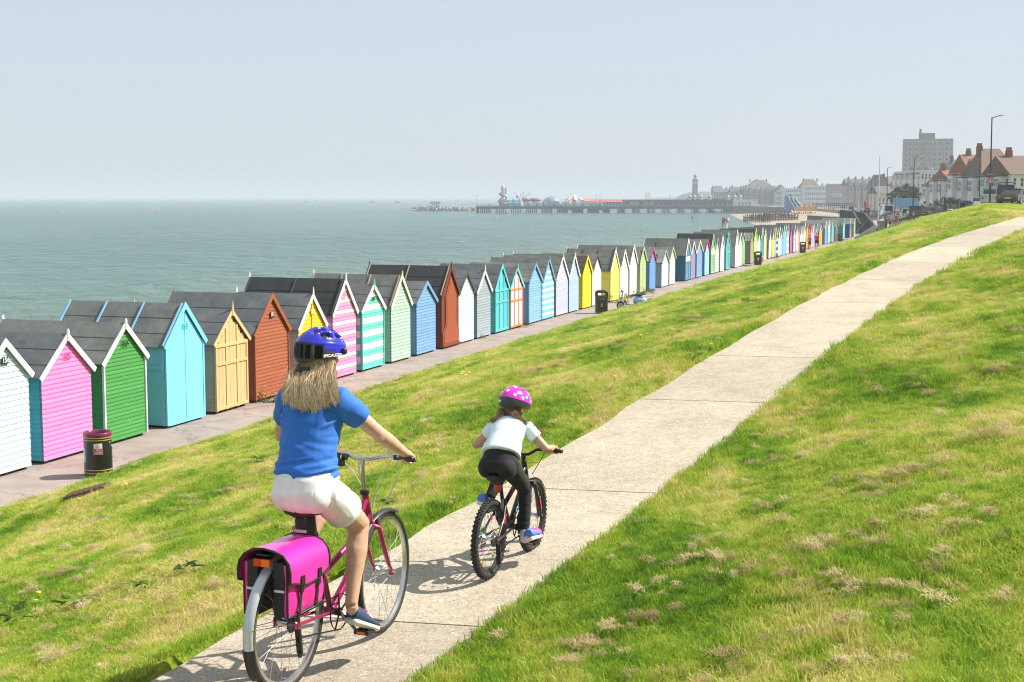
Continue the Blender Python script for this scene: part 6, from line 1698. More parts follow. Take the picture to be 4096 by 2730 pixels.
# covered bins
def bin_b(px, py, label, txt=None, sticker=None):
    p = G(px, py, 0.0)
    rt = thing('litter_bin', label, 'litter bin', (p.x, p.y, 0.02), face_cam(p) + R(6), 'covered black litter bins along the promenade')
    def rr_(z, hx, hy): return [(hx * math.copysign(abs(math.cos(a)) ** .35, math.cos(a)), hy * math.copysign(abs(math.sin(a)) ** .35, math.sin(a)), z) for a in np.linspace(0, 2 * math.pi, 32, endpoint=False)]
    def stack(rings, name, mat, caps=True):
        V = [q for rg in rings for q in rg]; k = len(rings)
        F = [(i * 32 + j, i * 32 + (j + 1) % 32, (i + 1) * 32 + (j + 1) % 32, (i + 1) * 32 + j) for i in range(k - 1) for j in range(32)] + ([tuple(range(32))[::-1], tuple(range((k - 1) * 32, k * 32))] if caps else [])
        return put(name, smooth_by_angle(MB().add(V, F).mesh(name), 40), mat, rt)
    stack([rr_(0, .29, .27), rr_(.02, .31, .29), rr_(.80, .325, .30), rr_(.82, .31, .29)], 'body', M_bin)
    hd = MB()                       # hood: corner posts, brow and domed lid around the openings
    for sx in (-1, 1):
        for sy in (-1, 1): hd.box((sx * .26, sy * .235, .93), (.11, .11, .24))
    hd.build('hood_post', M_bin, rt)
    stack([rr_(1.03, .325, .30), rr_(1.08, .325, .30), rr_(1.13, .28, .26), rr_(1.17, .16, .15), rr_(1.185, .06, .06)], 'lid', M_bin)
    stack([rr_(.83, .33, .305), rr_(.845, .33, .305)], 'gold_band', M_gold)
    stack([rr_(.05, .316, .294), rr_(.062, .316, .294)], 'gold_band', M_gold)
    MB().box((0, 0, .86), (.5, .45, .05)).build('inner_tray', M_drk, rt)
    if txt: text('lettering', txt, .085, M_gold, rt, (0, -.312, .73), (R(90), 0, 0))
    if sticker:
        MB().box((0, -.312, .50), (.15, .006, .24)).build('sticker', M_lab, rt); MB().box((0, -.316, .455), (.135, .004, .11)).build('sticker_panel', M_labr, rt)
    else:
        MB().box((0, -.305, .42), (.10, .006, .15)).build('emblem_plate', M_gold, rt); MB().box((.008, -.309, .42), (.03, .004, .10)).build('emblem_figure', M_bin, rt)
    return rt
bin_b(2405, 1254, 'black covered litter bin lettered in gold next to the scooter', 'LITTER')
bin_b(3031, 1061, 'black covered litter bin in front of lime green hut', None, True)
bin_b(3210, 1013, 'black covered litter bin in front of orange and sage huts', None, True)
bin_b(3360, 967, 'black covered litter bin in front of bright aqua hut')
p = G(3049, 1052, 0.0); rt = thing('drum', 'faded red and white drum behind black litter bin', 'drum', (p.x, p.y + .5, 0))
MB().lathe([(.14, 0), (.15, .02), (.15, .55), (.13, .57)], 16).build('body', plain('faded_red', (0.55, 0.16, 0.15), 0.6, var=0.3), rt, smooth=False); MB().lathe([(.152, .5), (.152, .58)], 16).build('top_band', M_lab, rt)
fp = G(2482, 1240, 0.0); rt = thing('motor_scooter', 'pale blue classic motor scooter with chrome racks and black seat', 'scooter', (fp.x, fp.y, 0.02), R(180))
M_sc = car_paint('scooter_blue', (0.22, 0.38, 0.60), 0.3, 0.1)
for x in (0.0, -1.22):
    w_ = MB(); w_.torus((x, 0, .21), .165, .045, 28, 10, M=RX90); w_o = w_.build('wheel', M_rub, rt, smooth=True); MB().lathe([(.03, -.03), (.11, -.02), (.11, .02), (.03, .03)], 18, c=(x, 0, .21), M=RX90).build('rim', M_sc, w_o)
q = MB(); V = []
for i, a in enumerate(np.linspace(20, 175, 14)):
    for y in (-.07, -.05, 0, .05, .07): V.append((math.cos(R(a)) * (.265 - 2.0 * y * y), y, .21 + math.sin(R(a)) * (.265 - 2.0 * y * y)))
q.add(V, [(i * 5 + j, i * 5 + j + 1, i * 5 + j + 6, i * 5 + j + 5) for i in range(13) for j in range(4)]); q.build('front_mudguard', M_sc, rt, smooth=True)
q = MB(); q.tube([(0, 0, .45), (-.10, 0, .80), (-.13, 0, .93)], .035, 10); q.build('steering_column', M_sc, rt, smooth=True)
q = MB(); V = []
for i, (z, w, x) in enumerate([(.28, .20, -.30), (.34, .25, -.18), (.5, .27, -.14), (.7, .25, -.16), (.84, .16, -.20)]):
    for y in (-1, -.5, 0, .5, 1): V.append((x - .10 * abs(y) ** 2, y * w, z))
k0 = len(V); V += [(x - .02, y, z) for x, y, z in V]
q.add(V, [(i * 5 + j, i * 5 + j + 1, i * 5 + j + 6, i * 5 + j + 5) for i in range(4) for j in range(4)] + [(k0 + i * 5 + j, k0 + i * 5 + j + 5, k0 + i * 5 + j + 6, k0 + i * 5 + j + 1) for i in range(4) for j in range(4)]); q.build('leg_shield', plain('shield_chrome', (0.6, 0.62, 0.6), 0.15, 0.8), rt, smooth=True)
q = MB(); q.tube([(-.13, -.28, .94), (-.12, -.1, .97), (-.12, .1, .97), (-.13, .28, .94)], .022, 8); q.ball((-.07, 0, .97), (.10, .09, .075), 14, 10); q.build('headset', M_sc, rt, smooth=True)
MB().ball((.02, 0, .965), (.03, .065, .065), 14, 8).build('headlamp', M_chr, rt, smooth=True)
for sd in (-1, 1):
    for k, (dy, dz) in enumerate(((.30, 1.16), (.42, 1.05))):
        m_ = MB().tube([(-.12, sd * .14, .98), (-.10, sd * dy, dz)], .005, 5); mo = m_.build('mirror_stalk', M_chr, rt); MB().lathe([(.055, -.006), (.06, .006), (.02, .016)], 14, c=(-.10, sd * dy, dz + .04), M=Matrix.Rotation(R(90), 3, 'Y')).build('mirror', M_chr, mo, smooth=True)
q = MB()
for z in (.45, .55, .65, .75): q.tube([(-.05, -.16, z), (.10, -.15, z), (.10, .15, z), (-.05, .16, z)], .008, 6)
for y in (-.15, -.05, .05, .15): q.tube([(.10, y, .42), (.10, y, .78)], .006, 6)
q.build('front_rack', M_chr, rt)
MB().box((-.48, 0, .26), (.50, .30, .05)).build('footboard', M_sc, rt)
for sd in (-1, 1): MB().ball((-1.02, sd * .20, .42), (.37, .13, .20), 20, 12).build('side_panel', M_sc, rt, smooth=True)
MB().tube([(-.72, 0, .42), (-.95, 0, .52), (-1.38, 0, .48)], [(.16, .15), (.2, .2), (.12, .14)], 14).build('rear_body', M_sc, rt, smooth=True)
q = MB(); q.tube([(-.66, 0, .72), (-.80, 0, .765), (-1.05, 0, .75), (-1.22, 0, .83), (-1.34, 0, .80)], [(.03, .09), (.055, .14), (.055, .15), (.06, .14), (.03, .1)], 14); q.build('seat', plain('seat_vinyl', (0.014, 0.014, 0.015), 0.4), rt, smooth=True)
q = MB()
for y in (-.13, 0, .13): q.tube([(-1.30, y, .70), (-1.72, y, .70), (-1.74, y, .80)], .009, 6)
q.tube([(-1.72, -.14, .70), (-1.72, .14, .70)], .009, 6); q.tube([(-1.55, -.14, .70), (-1.55, .14, .70)], .009, 6); q.build('rear_rack', M_chr, rt)
MB().ball((-1.56, 0, .56), (.03, .06, .04), 10, 8).build('tail_lamp', M_red, rt, smooth=True); MB().box((-1.60, 0, .40), (.01, .2, .16)).build('number_plate', M_lab, rt)
MB().tube([(-.6, .1, .24), (-.62, .24, .03)], .01, 6).build('stand', M_stl, rt)
SKIN3 = [plain('far_skin', (0.52, 0.30, 0.21), 0.6), plain('far_skin_tan', (0.42, 0.22, 0.14), 0.6)]
def figure(label, loc, rz, h, top, bottom, hair, legs='bare', stride=.12, sit=False, arms=(0, 0), sleeve=True, fine=.016, group=None, dress=False):
    k = h / 1.72; rt = thing('person', label, 'person', loc, rz, group)
    T = lambda x, y, z: Vector((x, y, z)) * k
    hz = .92 if not sit else .47
    b = MB()
    b.tube([T(0, 0, hz - .02), T(0, 0, hz + .12), T(.01, 0, hz + .3), T(.0, 0, hz + .46), T(0, 0, hz + .54)], [(.09 * k, .15 * k), (.085 * k, .135 * k), (.1 * k, .15 * k), (.085 * k, .16 * k), (.04 * k, .05 * k)], 12, up=(1, 0, 0))
    b.tube([T(0, 0, hz + .5), T(.01, 0, hz + .62)], .05 * k, 8); b.ball(T(.015, 0, hz + .70), (.095 * k, .076 * k, .115 * k), 12, 9); b.tube([T(.09, 0, hz + .71), T(.12, 0, hz + .68)], .013 * k, 6)
    for s in (-1, 1):
        a = arms[0 if s < 0 else 1]
        e = T(-.03 + .06 * a, s * .25, hz + .24); w = T(.03 + .16 * a, s * (.25 + .02), hz + .02 + .1 * a)
        b.tube([T(0, s * .15, hz + .46), T(-.005, s * .19, hz + .43), e, w, w + T(.02, 0, -.08)], [.05 * k, .05 * k, .038 * k, .028 * k, .03 * k], 8)
        for f_ in range(4): b.tube([w + T(.02 - .012 * f_, 0, -.05), w + T(.03 - .016 * f_, -s * .01, -.15)], .011 * k, 5)
        b.tube([w + T(.03, -s * .01, -.04), w + T(.055, -s * .02, -.09)], .011 * k, 5)
        if sit: b.tube([T(0, s * .09, hz), T(.40, s * .1, hz + .02), T(.42, s * .1, .09)], [.085 * k, .06 * k, .04 * k], 10); f0 = T(.42, s * .1, .06)
        else: b.tube([T(0, s * .09, hz), T(s * stride * .55 + .03, s * .09, .5), T(s * stride, s * .085, .08)], [.088 * k, .06 * k, .038 * k], 10); f0 = T(s * stride, s * .085, .05)
        b.tube([f0 - T(.05, 0, .01), f0 + T(.12, 0, -.025)], [.04 * k, .032 * k], 8)
        MB().tube([f0 - T(.06, 0, .01), f0 + T(.05, 0, -.02), f0 + T(.14, 0, -.03)], [.045 * k, .045 * k, .035 * k], 8).build('shoe', M_blk, rt, smooth=True)
    put('body', remesh(b, fine, 2), SKIN3[hash(label) % 2 if False else len(label) % 2], rt)
    t = MB(); t.tube([T(0, 0, hz + (.02 if not dress else -.32)), T(0, 0, hz + .12), T(.01, 0, hz + .3), T(.0, 0, hz + .46), T(0, 0, hz + .52)], [(.12 * k, .175 * k) if not dress else (.17 * k, .21 * k), (.105 * k, .155 * k), (.118 * k, .17 * k), (.1 * k, .175 * k), (.06 * k, .07 * k)], 14, up=(1, 0, 0))
    if sleeve:
        for s in (-1, 1): t.tube([T(0, s * .12, hz + .46), T(-.005, s * .195, hz + .43), T(-.02, s * .235, hz + .29)], [.07 * k, .07 * k, .06 * k], 8)
    put('top', remesh(t, fine, 2), plain('far_cloth_' + '_'.join(f'{c:.2f}' for c in top), top, 0.8), rt)
    if not dress:
        l = MB(); l.tube([T(0, 0, hz - .06), T(0, 0, hz + .05)], [(.12 * k, .175 * k), (.11 * k, .16 * k)], 12, up=(1, 0, 0))
        for s in (-1, 1):
            if sit: l.tube([T(0, s * .09, hz), T(.36, s * .1, hz + .02)], [.1 * k, .085 * k], 10)
            elif legs == 'bare': l.tube([T(0, s * .09, hz), T(s * stride * .4 + .02, s * .09, .60)], [.11 * k, .10 * k], 10)
            else: l.tube([T(0, s * .09, hz), T(s * stride * .55 + .03, s * .09, .5), T(s * stride, s * .085, .1)], [.11 * k, .085 * k, .065 * k], 10)
        put('trousers' if legs != 'bare' else 'shorts', remesh(l, fine, 2), plain('far_cloth_' + '_'.join(f'{c:.2f}' for c in bottom), bottom, 0.8), rt)
    hr = MB(); hr.ball(T(-.01, 0, hz + .735), (.102 * k, .086 * k, .10 * k), 12, 9); hr.build('hair', plain('far_hair_' + '_'.join(f'{c:.2f}' for c in hair), hair, 0.6), rt, smooth=True)
    return rt
HEAD = math.atan2(U2.y, U2.x)
p = G(3238, 999, 0.0); figure('woman in blue vest and dark shorts walking hand in hand along promenade', (p.x, p.y, 0.0), HEAD, 1.62, (0.10, 0.13, 0.42), (0.02, 0.022, 0.03), (0.30, 0.12, 0.05), stride=.10, sleeve=False)
p = G(3266, 996.5, 0.0); figure('man in red T-shirt and black shorts walking hand in hand along promenade', (p.x, p.y, 0.0), HEAD, 1.80, (0.50, 0.015, 0.03), (0.012, 0.012, 0.013), (0.06, 0.04, 0.03), stride=-.10)
LEAFM = {}
def leaf_mesh(l, w):
    key = (l, w)
    if key not in LEAFM:
        V = [(0, 0, 0), (l * .35, -w / 2, l * .10), (l * .35, w / 2, l * .10), (l * .75, -w * .36, l * .10), (l * .75, w * .36, l * .10), (l, 0, 0.02 * l), (l * .35, 0, l * .05), (l * .75, 0, l * .05)]
        F = [(0, 1, 6), (0, 6, 2), (1, 3, 7, 6), (6, 7, 4, 2), (3, 5, 7), (7, 5, 4)]
        LEAFM[key] = MB().add(V, F)
    return LEAFM[key]
def leafy(name, c):
    if name in MATS: return MATS[name]
    m, nt, b = new_mat(name); tc = N(nt, 'ShaderNodeTexCoord'); n = noise_tex(nt, 12, 2, .5, tc.outputs['Object'])
    r = ramp(nt, [(.3, tuple(x * .6 for x in c)), (.7, tuple(x * 1.3 for x in c))]); nt.links.new(n.outputs[0], r.inputs[0]); nt.links.new(r.outputs[0], b.inputs['Base Color']); b.inputs['Roughness'].default_value = .5
    tr = N(nt, 'ShaderNodeBsdfTranslucent'); nt.links.new(r.outputs[0], tr.inputs[0]); ms = N(nt, 'ShaderNodeMixShader'); ms.inputs[0].default_value = .45
    nt.links.new(b.outputs[0], ms.inputs[1]); nt.links.new(tr.outputs[0], ms.inputs[2]); nt.links.new(ms.outputs[0], nt.nodes['Material Output'].inputs[0])
    MATS[name] = m; return m
def bush(label, loc, rx, ry, h, n, c, leaf=.07, flower=None, name='plant', group=None, nf=10, seed=1):
    r_ = random.Random(seed); rt = thing(name, label, 'plant', loc, 0, group); q = MB(); st_ = MB(); lm = leaf_mesh(leaf, leaf * .55); pts = []
    for i in range(n):
        a = r_.uniform(0, 6.28); d = math.sqrt(r_.random()); x, y = rx * d * math.cos(a), ry * d * math.sin(a); z = h * r_.random() * (1 - .6 * d * d) * (.7 + .5 * math.sin(a * 3 + seed))
        z = max(.02, z); M = Matrix.Rotation(r_.uniform(0, 6.28), 3, 'Z') @ Matrix.Rotation(r_.uniform(-.9, .5), 3, 'Y') @ Matrix.Rotation(r_.uniform(-.5, .5), 3, 'X'); s = r_.uniform(.7, 1.3)
        q.add([M @ (Vector(v) * s) + Vector((x, y, z)) for v in lm.v], lm.f); pts.append((x, y, z))
    for i in range(min(14, n // 12 + 3)):
        x, y, z = pts[i]; st_.tube([(x * .3, y * .3, 0), (x * .7, y * .7, z * .6), (x, y, z)], .006, 4)
    q.build('leaves', leafy(f'leaf_{c[0]:.2f}_{c[1]:.2f}', c), rt); st_.build('stems', leafy('stem_green', (0.08, 0.10, 0.03)), rt)
    if flower:
        for i in range(nf):
            x, y, z = pts[-1 - i]; f = MB(); f.lathe([(.006, 0), (.030, .012), (.022, .02), (.004, .014)], 8, c=(x * .9, y * .9, max(z, h * .45) + .04)); f.build('flower', plain(f'petal_{flower[0]:.2f}', flower, .6), rt)
    return rt
GRN = (0.09, 0.15, 0.03)
p = G(1070, 1608, 0); bush('leafy plant with yellow flowers at foot of red-brown hut', (p.x, p.y, 0), .75, .3, .42, 420, GRN, .06, (0.85, 0.55, 0.02), nf=16, seed=3)
p = G(2062, 1312, 0); bush('thin dry plant at foot of orange framed hut', (p.x, p.y, 0), .6, .25, .5, 160, (0.22, 0.17, 0.06), .06, seed=4)
p = G(1925, 1354, 0); bush('small green weed at foot of slate grey hut', (p.x, p.y, 0), .25, .15, .2, 60, (0.10, 0.2, 0.03), .07, seed=5)
p = G(2105, 1302, 0); bush('small green weed between orange and blue huts', (p.x, p.y, 0), .25, .15, .25, 70, (0.12, 0.2, 0.04), .07, seed=6)
for k, (px, py, lb, rx, h, fl) in enumerate([(2460, 1212, 'yellow flowering bush at foot of butter yellow hut', .9, .6, (0.85, 0.75, 0.1)), (2500, 1192, 'low green plant behind the scooter', .9, .5, None), (2530, 1184, 'white flowered plant at foot of blush hut', .6, .5, (0.8, 0.75, 0.78)),
        (2562, 1174, 'leafy plant at foot of olive hut', .8, .4, None), (2592, 1166, 'small plant between olive and royal blue huts', .5, .25, None), (3066, 1036, 'leafy plant at foot of straw yellow hut', 1.2, .7, None), (3090, 1030, 'leafy plant at foot of lemon yellow hut with blue trim', .9, .6, None),
        (3112, 1020, 'leafy plant at foot of black and grey striped hut', .9, .5, None), (3250, 988, 'bright yellow-green plant beside the walking couple', .8, .45, None), (3345, 966, 'green shrub left of far black litter bin', 1.2, .6, None), (3372, 962, 'green shrub right of far black litter bin', .9, .5, None), (3310, 975, 'straggly plants at foot of ice white vertical boarded hut', 2.0, .35, None), (2974, 1066, 'grass tuft at foot of leaf green hut', .7, .25, None), (2385, 1222, 'tiny weed left of lettered litter bin', .3, .15, None)]):
    p = G(px, py, 0); bush(lb, (p.x, p.y, 0), rx, .35, h, int(260 * rx), (0.30, 0.36, 0.03) if 'yellow-green' in lb else ((0.25, 0.22, 0.09) if 'straggly' in lb else GRN), .10, fl, seed=20 + k)
def rosette(label, px, py, n, l, c, seed, group=None):
    p = bank_hit(px, py)
    if p is None: return
    r_ = random.Random(seed); rt = thing('weed', label, 'weed', p + Vector((0, 0, .015)), 0, group)
    me = leaf_mesh(l, l * .34).mesh('leaf'); m = leafy(f'leaf_{c[0]:.2f}_{c[1]:.2f}', c)
    for i in range(n):
        o = put('leaf', me, m, rt, loc=(r_.gauss(0, l * .5), r_.gauss(0, l * .3), r_.random() * .03 + .02), rot=(r_.uniform(-.4, .4), -r_.uniform(.0, .4), r_.uniform(0, 6.28))); s = r_.uniform(.6, 1.2); o.scale = (s, s, s)
WG = (0.17, 0.28, 0.03)
rosette('bright green dock weed with long leaves in the turf', 280, 2440, 26, .13, WG, 1); rosette('dark leafy weed at left edge of turf', 60, 2455, 18, .12, (0.10, 0.19, 0.02), 2); rosette('spreading green weed above the dock weed', 560, 2375, 16, .11, WG, 3)
rosette('dark weed clump low at left edge', 45, 2505, 14, .10, (0.07, 0.14, 0.02), 4); rosette('single dark thistle in the turf', 735, 2300, 14, .10, (0.05, 0.10, 0.02), 5); rosette('bright weed left of woman cyclist', 1040, 1850, 34, .11, WG, 6)
rosette('green weed beside bicycle front wheel', 1545, 2040, 16, .11, WG, 7); rosette('weed patch above path beyond girl cyclist', 2990, 1215, 26, .13, (0.15, 0.25, 0.03), 8); rosette('weed patch at path edge with slab joint', 2790, 1460, 22, .10, (0.15, 0.26, 0.03), 9); rosette('low weeds right of round litter bin', 540, 1880, 26, .12, WG, 10); rosette('weed patch on slope left of girl cyclist helmet', 2480, 1385, 20, .11, (0.15, 0.25, 0.03), 11); rosette('weed on slope below the scooter', 2440, 1400, 18, .11, WG, 12)
for k, (px, py) in enumerate([(315, 2022), (500, 1962), (1843, 1512), (1850, 1505), (1875, 1507), (1860, 1520), (2455, 1540), (3640, 1290), (2840, 1410), (2560, 1365), (150, 2420), (140, 2455), (3420, 1180), (1270, 1840)]):
    p = bank_hit(px, py)
    if p is None: continue
    rt = thing('dandelion', 'tiny yellow dandelion flower in the turf', 'flower', p, 0, 'dandelions in the turf')
    d = max(1, p.y / 14)
    MB().tube([(0, 0, 0), (.01, 0, .07)], .003, 4).build('stem', leafy('stem_green', (0.08, 0.10, 0.03)), rt); f = MB(); f.lathe([(.006, 0), (.020 * d, .008), (.017 * d, .016), (.004, .018)], 10, c=(.01, 0, .085)); f.build('flower_head', plain('dandelion_yellow', (0.85, 0.62, 0.01), .6), rt)
# rusty drain cover
p = bank_hit(350, 1978); dr = thing('drain_cover', 'rusty iron drain cover set in the turf', 'drain cover', p + Vector((0, 0, .03)), R(18)); iron = plain('rusty_iron', (0.14, 0.075, 0.05), 0.8, var=0.4, scale=20, bmp=.4)
_e = .3; _n = Vector((-(float(ground(p.x + _e, p.y)) - float(ground(p.x - _e, p.y))), -(float(ground(p.x, p.y + _e)) - float(ground(p.x, p.y - _e))), 2 * _e)).normalized()
dr.rotation_euler = (_n.to_track_quat('Z', 'Y').to_matrix() @ Matrix.Rotation(R(18), 3, 'Z')).to_euler()
dr.location = p + Vector((0, 0, .045))
MB().box((0, 0, 0), (.62, .62, .06)).build('plate', iron, dr)
for i in range(7):
    for j in range(7): MB().box((-.24 + .08 * i, -.24 + .08 * j, .034), (.045, .045, .014)).build('stud', iron, dr)
p = W(2889, 862, 128); pz = W(2889, 919, 128).z
fl = thing('flag', 'white flag with rainbow emblem on thin pole above hut roofs', 'flag', (p.x, p.y, 0.0))
MB().tube([(0, 0, 0), (0, 0, p.z + .1)], .022, 6).build('flagpole', M_stl, fl)
n = 12; V = []
for i in range(n + 1):
    for j in range(9):
        u, v = i / n, j / 8; V.append((.70 * u, .10 * math.sin(u * 7 + v * 2), p.z - 1.1 * v - .35 * u * u + .05 * math.sin(u * 9)))
F = [(i * 9 + j, i * 9 + j + 1, (i + 1) * 9 + j + 1, (i + 1) * 9 + j) for i in range(n) for j in range(8)]
cl_ = MB().add(V, F).build('cloth', cloth('flag_white', (0.78, 0.76, 0.84), .8), fl, smooth=True)
for k, c in enumerate([(0.7, 0.1, 0.05), (0.8, 0.45, 0.03), (0.75, 0.65, 0.1), (0.25, 0.12, 0.5)]):
    q = MB(); r0 = .30 - .045 * k; pts = []
    for a in np.linspace(25, 230, 14): 
        u, v = .5 + r0 * math.cos(R(a)) / .70, .5 - r0 * math.sin(R(a)) / 1.1
        pts.append(Vector((.70 * u, .10 * math.sin(u * 7 + v * 2) - .012, p.z - 1.1 * v - .35 * u * u + .05 * math.sin(u * 9))))
    q.tube(pts, .024, 5); q.build('emblem_arc', plain(f'flag_dye{k}', c, .8), cl_)
YP = 930.0
def P2(x, y, Y=YP): return W(x, y, Y)
def sx(px, Y=YP): return px * Y / FPX            # photo pixels -> metres at that distance
M_iron = plain('pier_iron', (0.030, 0.038, 0.045), 0.7, var=0.2, scale=.3); M_tim = plain('pier_timber', (0.075, 0.075, 0.075), 0.8, var=0.2, scale=.4)
M_wht = plain('render_white', (0.72, 0.72, 0.70), 0.7, var=0.08, scale=.3); M_gls = plain('window_dark', (0.05, 0.06, 0.07), 0.15)
M_roofd = plain('slate_roof', (0.11, 0.115, 0.13), 0.7, var=0.2, scale=.4); M_redr = plain('red_awning', (0.62, 0.05, 0.06), 0.6, scale=.5)
a, b = P2(1904, 826), P2(2942, 829); zd = a.z; LP = b.x - a.x
pier = thing('pier', 'long dark iron pier standing on many slender piles in the sea', 'pier', (a.x, YP, 0.0))
MB().box((LP / 2, 8, zd - .45), (LP, 20, .9)).build('deck', M_tim, pier)
MB().box((LP / 2, -2.2, zd - 1.2), (LP, .4, 1.0)).build('edge_girder', M_iron, pier)
pm = MB().tube([(0, 0, SEA_Z - 2), (0, 0, zd - .5)], .28, 8).mesh('pile')
pm.materials.append(M_iron)
k = 0; x = 3.0; grp = 0
while x < LP - 6:
    dense = x < LP * .48
    n = 6 if dense else 3
    for i in range(n):
        for yy in (-1.5, 7, 15):
            put('pile', pm, None, pier, loc=(x + i * (1.25 if dense else 1.7), yy, 0))
    br = MB(); x1 = x + (n - 1) * (1.25 if dense else 1.7); x2 = x + (10.3 if dense else 10.0)
    br.tube([(x1, -1.5, SEA_Z + .6), (x2, -1.5, zd - 1.5)], .07, 4); br.tube([(x1, -1.5, zd - 1.5), (x2, -1.5, SEA_Z + .6)], .07, 4); br.build('cross_brace', M_iron, pier)
    x += 10.3 if dense else 10.0
rl = MB()
for z in (.55, 1.1): rl.tube([(0, -1.9, zd + z), (LP, -1.9, zd + z)], .05, 4)
for i in range(int(LP / 2.0)): rl.tube([(i * 2.0, -1.9, zd), (i * 2.0, -1.9, zd + 1.1)], .04, 4)
rl.build('railing', M_iron, pier)
MB().box((LP - 2.5, 8, (zd + SEA_Z) / 2 - .8), (5, 20, zd - SEA_Z)).build('abutment', M_tim, pier)
MB().box((2.0 / 2, 4, (zd + SEA_Z) / 2 - .5), (1.6, 12, zd - SEA_Z - 1)).build('head_fender', M_iron, pier)
def deck_at(px, off=2.0): q = P2(px, 820); return Vector((q.x, YP + off, zd))
# covered shelter along the landward half
p0, p1 = deck_at(2497, 6), deck_at(2938, 6); sh_ = thing('pier_shelter', 'long low grey roofed shelter along the landward pier deck', 'shelter', p0); Lh = p1.x - p0.x
MB().box((Lh / 2, 3, 2.0), (Lh, 6, 4.0)).build('wall', plain('shelter_wall', (0.36, 0.36, 0.35), .8), sh_); MB().box((Lh / 2, 2, 4.25), (Lh + 1, 9, .35)).build('roof', M_roofd, sh_)
for i in range(22):
    w_ = MB().box((2 + i * (Lh - 4) / 21, -.05, 1.9), (2.0, .15, 2.0)).build('opening', plain('lit_awning', (0.75, 0.6, 0.4), .8) if i in (1, 2, 4, 5) else M_gls, sh_); MB().box((2 + (i + .5) * (Lh - 4) / 21, -1.9, 2), (.18, .18, 4.1)).build('post', M_iron, sh_)
# helter-skelter
q = deck_at(2011, 6); hs = thing('helter_skelter', 'white helter-skelter tower with dark red spiral slide on pier', 'fairground ride', q)
hh = P2(2011, 748).z - zd
MB().lathe([(1.4, 0), (1.1, hh)], 16).build('tower', M_wht, hs); MB().lathe([(1.2, hh - 2.4), (1.35, hh - 2.2), (1.35, hh)], 16).build('turret', plain('turret_cream', (0.75, 0.72, 0.68)), hs); MB().lathe([(1.5, hh), (.1, hh + 1.5)], 16).build('cone_roof', plain('cone_orange', (0.80, 0.38, 0.06)), hs)
MB().lathe([(.7, hh - 5), (.7, hh - .3)], 10, c=(2.3, 0, 0)).build('stair_tower', M_wht, hs)
pts = [Vector((math.cos(t) * (2.2 + .30 * i / 10), math.sin(t) * (2.2 + .3 * i / 10), hh * .62 - hh * .62 * i / 40 + .8)) for i, t in enumerate(np.linspace(2.2, 2.2 + 4.4 * math.pi * .75, 41).tolist())]
MB().tube(pts, .45, 6).build('slide', plain('slide_oxblood', (0.30, 0.02, 0.035)), hs)
# bouncy castle, swing ride, dome, carousel
q = deck_at(2041, 8); bc_ = thing('bouncy_castle', 'pale blue inflatable castle with turquoise walls on pier', 'inflatable', q); cb_ = plain('inflatable_blue', (0.20, 0.50, 0.72)); ct_ = plain('inflatable_teal', (0.08, 0.55, 0.52))
MB().box((0, 0, 1.2), (13.5, 6, 2.4)).build('base', cb_, bc_); MB().tube([(-6.5, -3, 3.6), (6.5, -3, 3.6)], .55, 8).build('wall_tube', ct_, bc_)
for xx in (-6.6, -2.2, 2.2, 6.6): MB().lathe([(.85, 0), (.85, 4.4), (.2, 5.6)], 10, c=(xx, -2.6, 0)).build('turret', cb_, bc_)
MB().lathe([(.3, 5.2), (.9, 6.2), (.3, 7.2)], 8, c=(4.6, -2, 0)).build('finial', plain('inflatable_navy', (0.05, 0.08, 0.25)), bc_)
q = deck_at(2087, 12); sw = thing('swing_ride', 'fairground ride with four thin coloured arms on pier', 'fairground ride', q)
MB().lathe([(1.2, 0), (.5, 3), (.35, 4.5)], 10).build('hub', M_wht, sw)
for k, (dx, dz, c) in enumerate([(-5.2, 9.2, (0.6, 0.1, 0.05)), (5.6, 9.2, (0.1, 0.4, 0.15)), (-.9, 9.4, (0.3, 0.5, 0.6)), (1.2, 9.4, (0.3, 0.5, 0.6))]):
    MB().tube([(0, 0, 4.2), (dx, (-1) ** k * 2, dz)], .16, 5).build('arm', plain(f'ride_arm{k}', c), sw); MB().tube([(dx, (-1) ** k * 2, dz), (dx, (-1) ** k * 2, 3.5)], .05, 4).build('cord', M_iron, sw)
for k, xx in enumerate((-1, 9)): 
    q = deck_at(2104 + xx * 4, 16); dg = thing('dodgem_roof', ('dark red humped ride roof left' if k == 0 else 'dark red humped ride roof right') + ' of swing ride hub', 'fairground ride', q); MB().ball((0, 0, 4.2), (4.5, 3, 1.2), 14, 8).build('canopy', plain('ride_red', (0.35, 0.03, 0.04)), dg, smooth=True); MB().box((0, 0, 2), (3, 2, 4)).build('base', M_wht, dg)
q = deck_at(2207.5, 10); dm = thing('dome_shelter', 'big pale blue-grey half dome on pier deck', 'dome', q); rd = sx(2248 - 2167) / 2
V = []; F = []
for i in range(13):
    for j in range(25):
        e, aa = R(90 * i / 12), R(360 * j / 24); V.append((rd * math.cos(e) * math.cos(aa), rd * .75 * math.cos(e) * math.sin(aa), rd * .95 * math.sin(e)))
F = [(i * 25 + j, i * 25 + j + 1, (i + 1) * 25 + j + 1, (i + 1) * 25 + j) for i in range(12) for j in range(24)]
MB().add(V, F).build('shell', plain('dome_skin', (0.20, 0.29, 0.36), .5, var=.1, scale=.6), dm, smooth=True)
rb = MB()
for aa in (-150, -110, -70, -30): rb.tube([(rd * 1.005 * math.cos(R(e)) * math.cos(R(aa)), rd * .755 * math.cos(R(e)) * math.sin(R(aa)), rd * .955 * math.sin(R(e))) for e in range(0, 91, 9)], .12, 5)
rb.build('rib', M_stl, dm)
for xx in (-3.6, 3.4): MB().box((xx, -rd * .62, 2), (3.2, .6, 3)).build('panel', plain('dome_panel', (0.45, 0.52, 0.55)), dm)
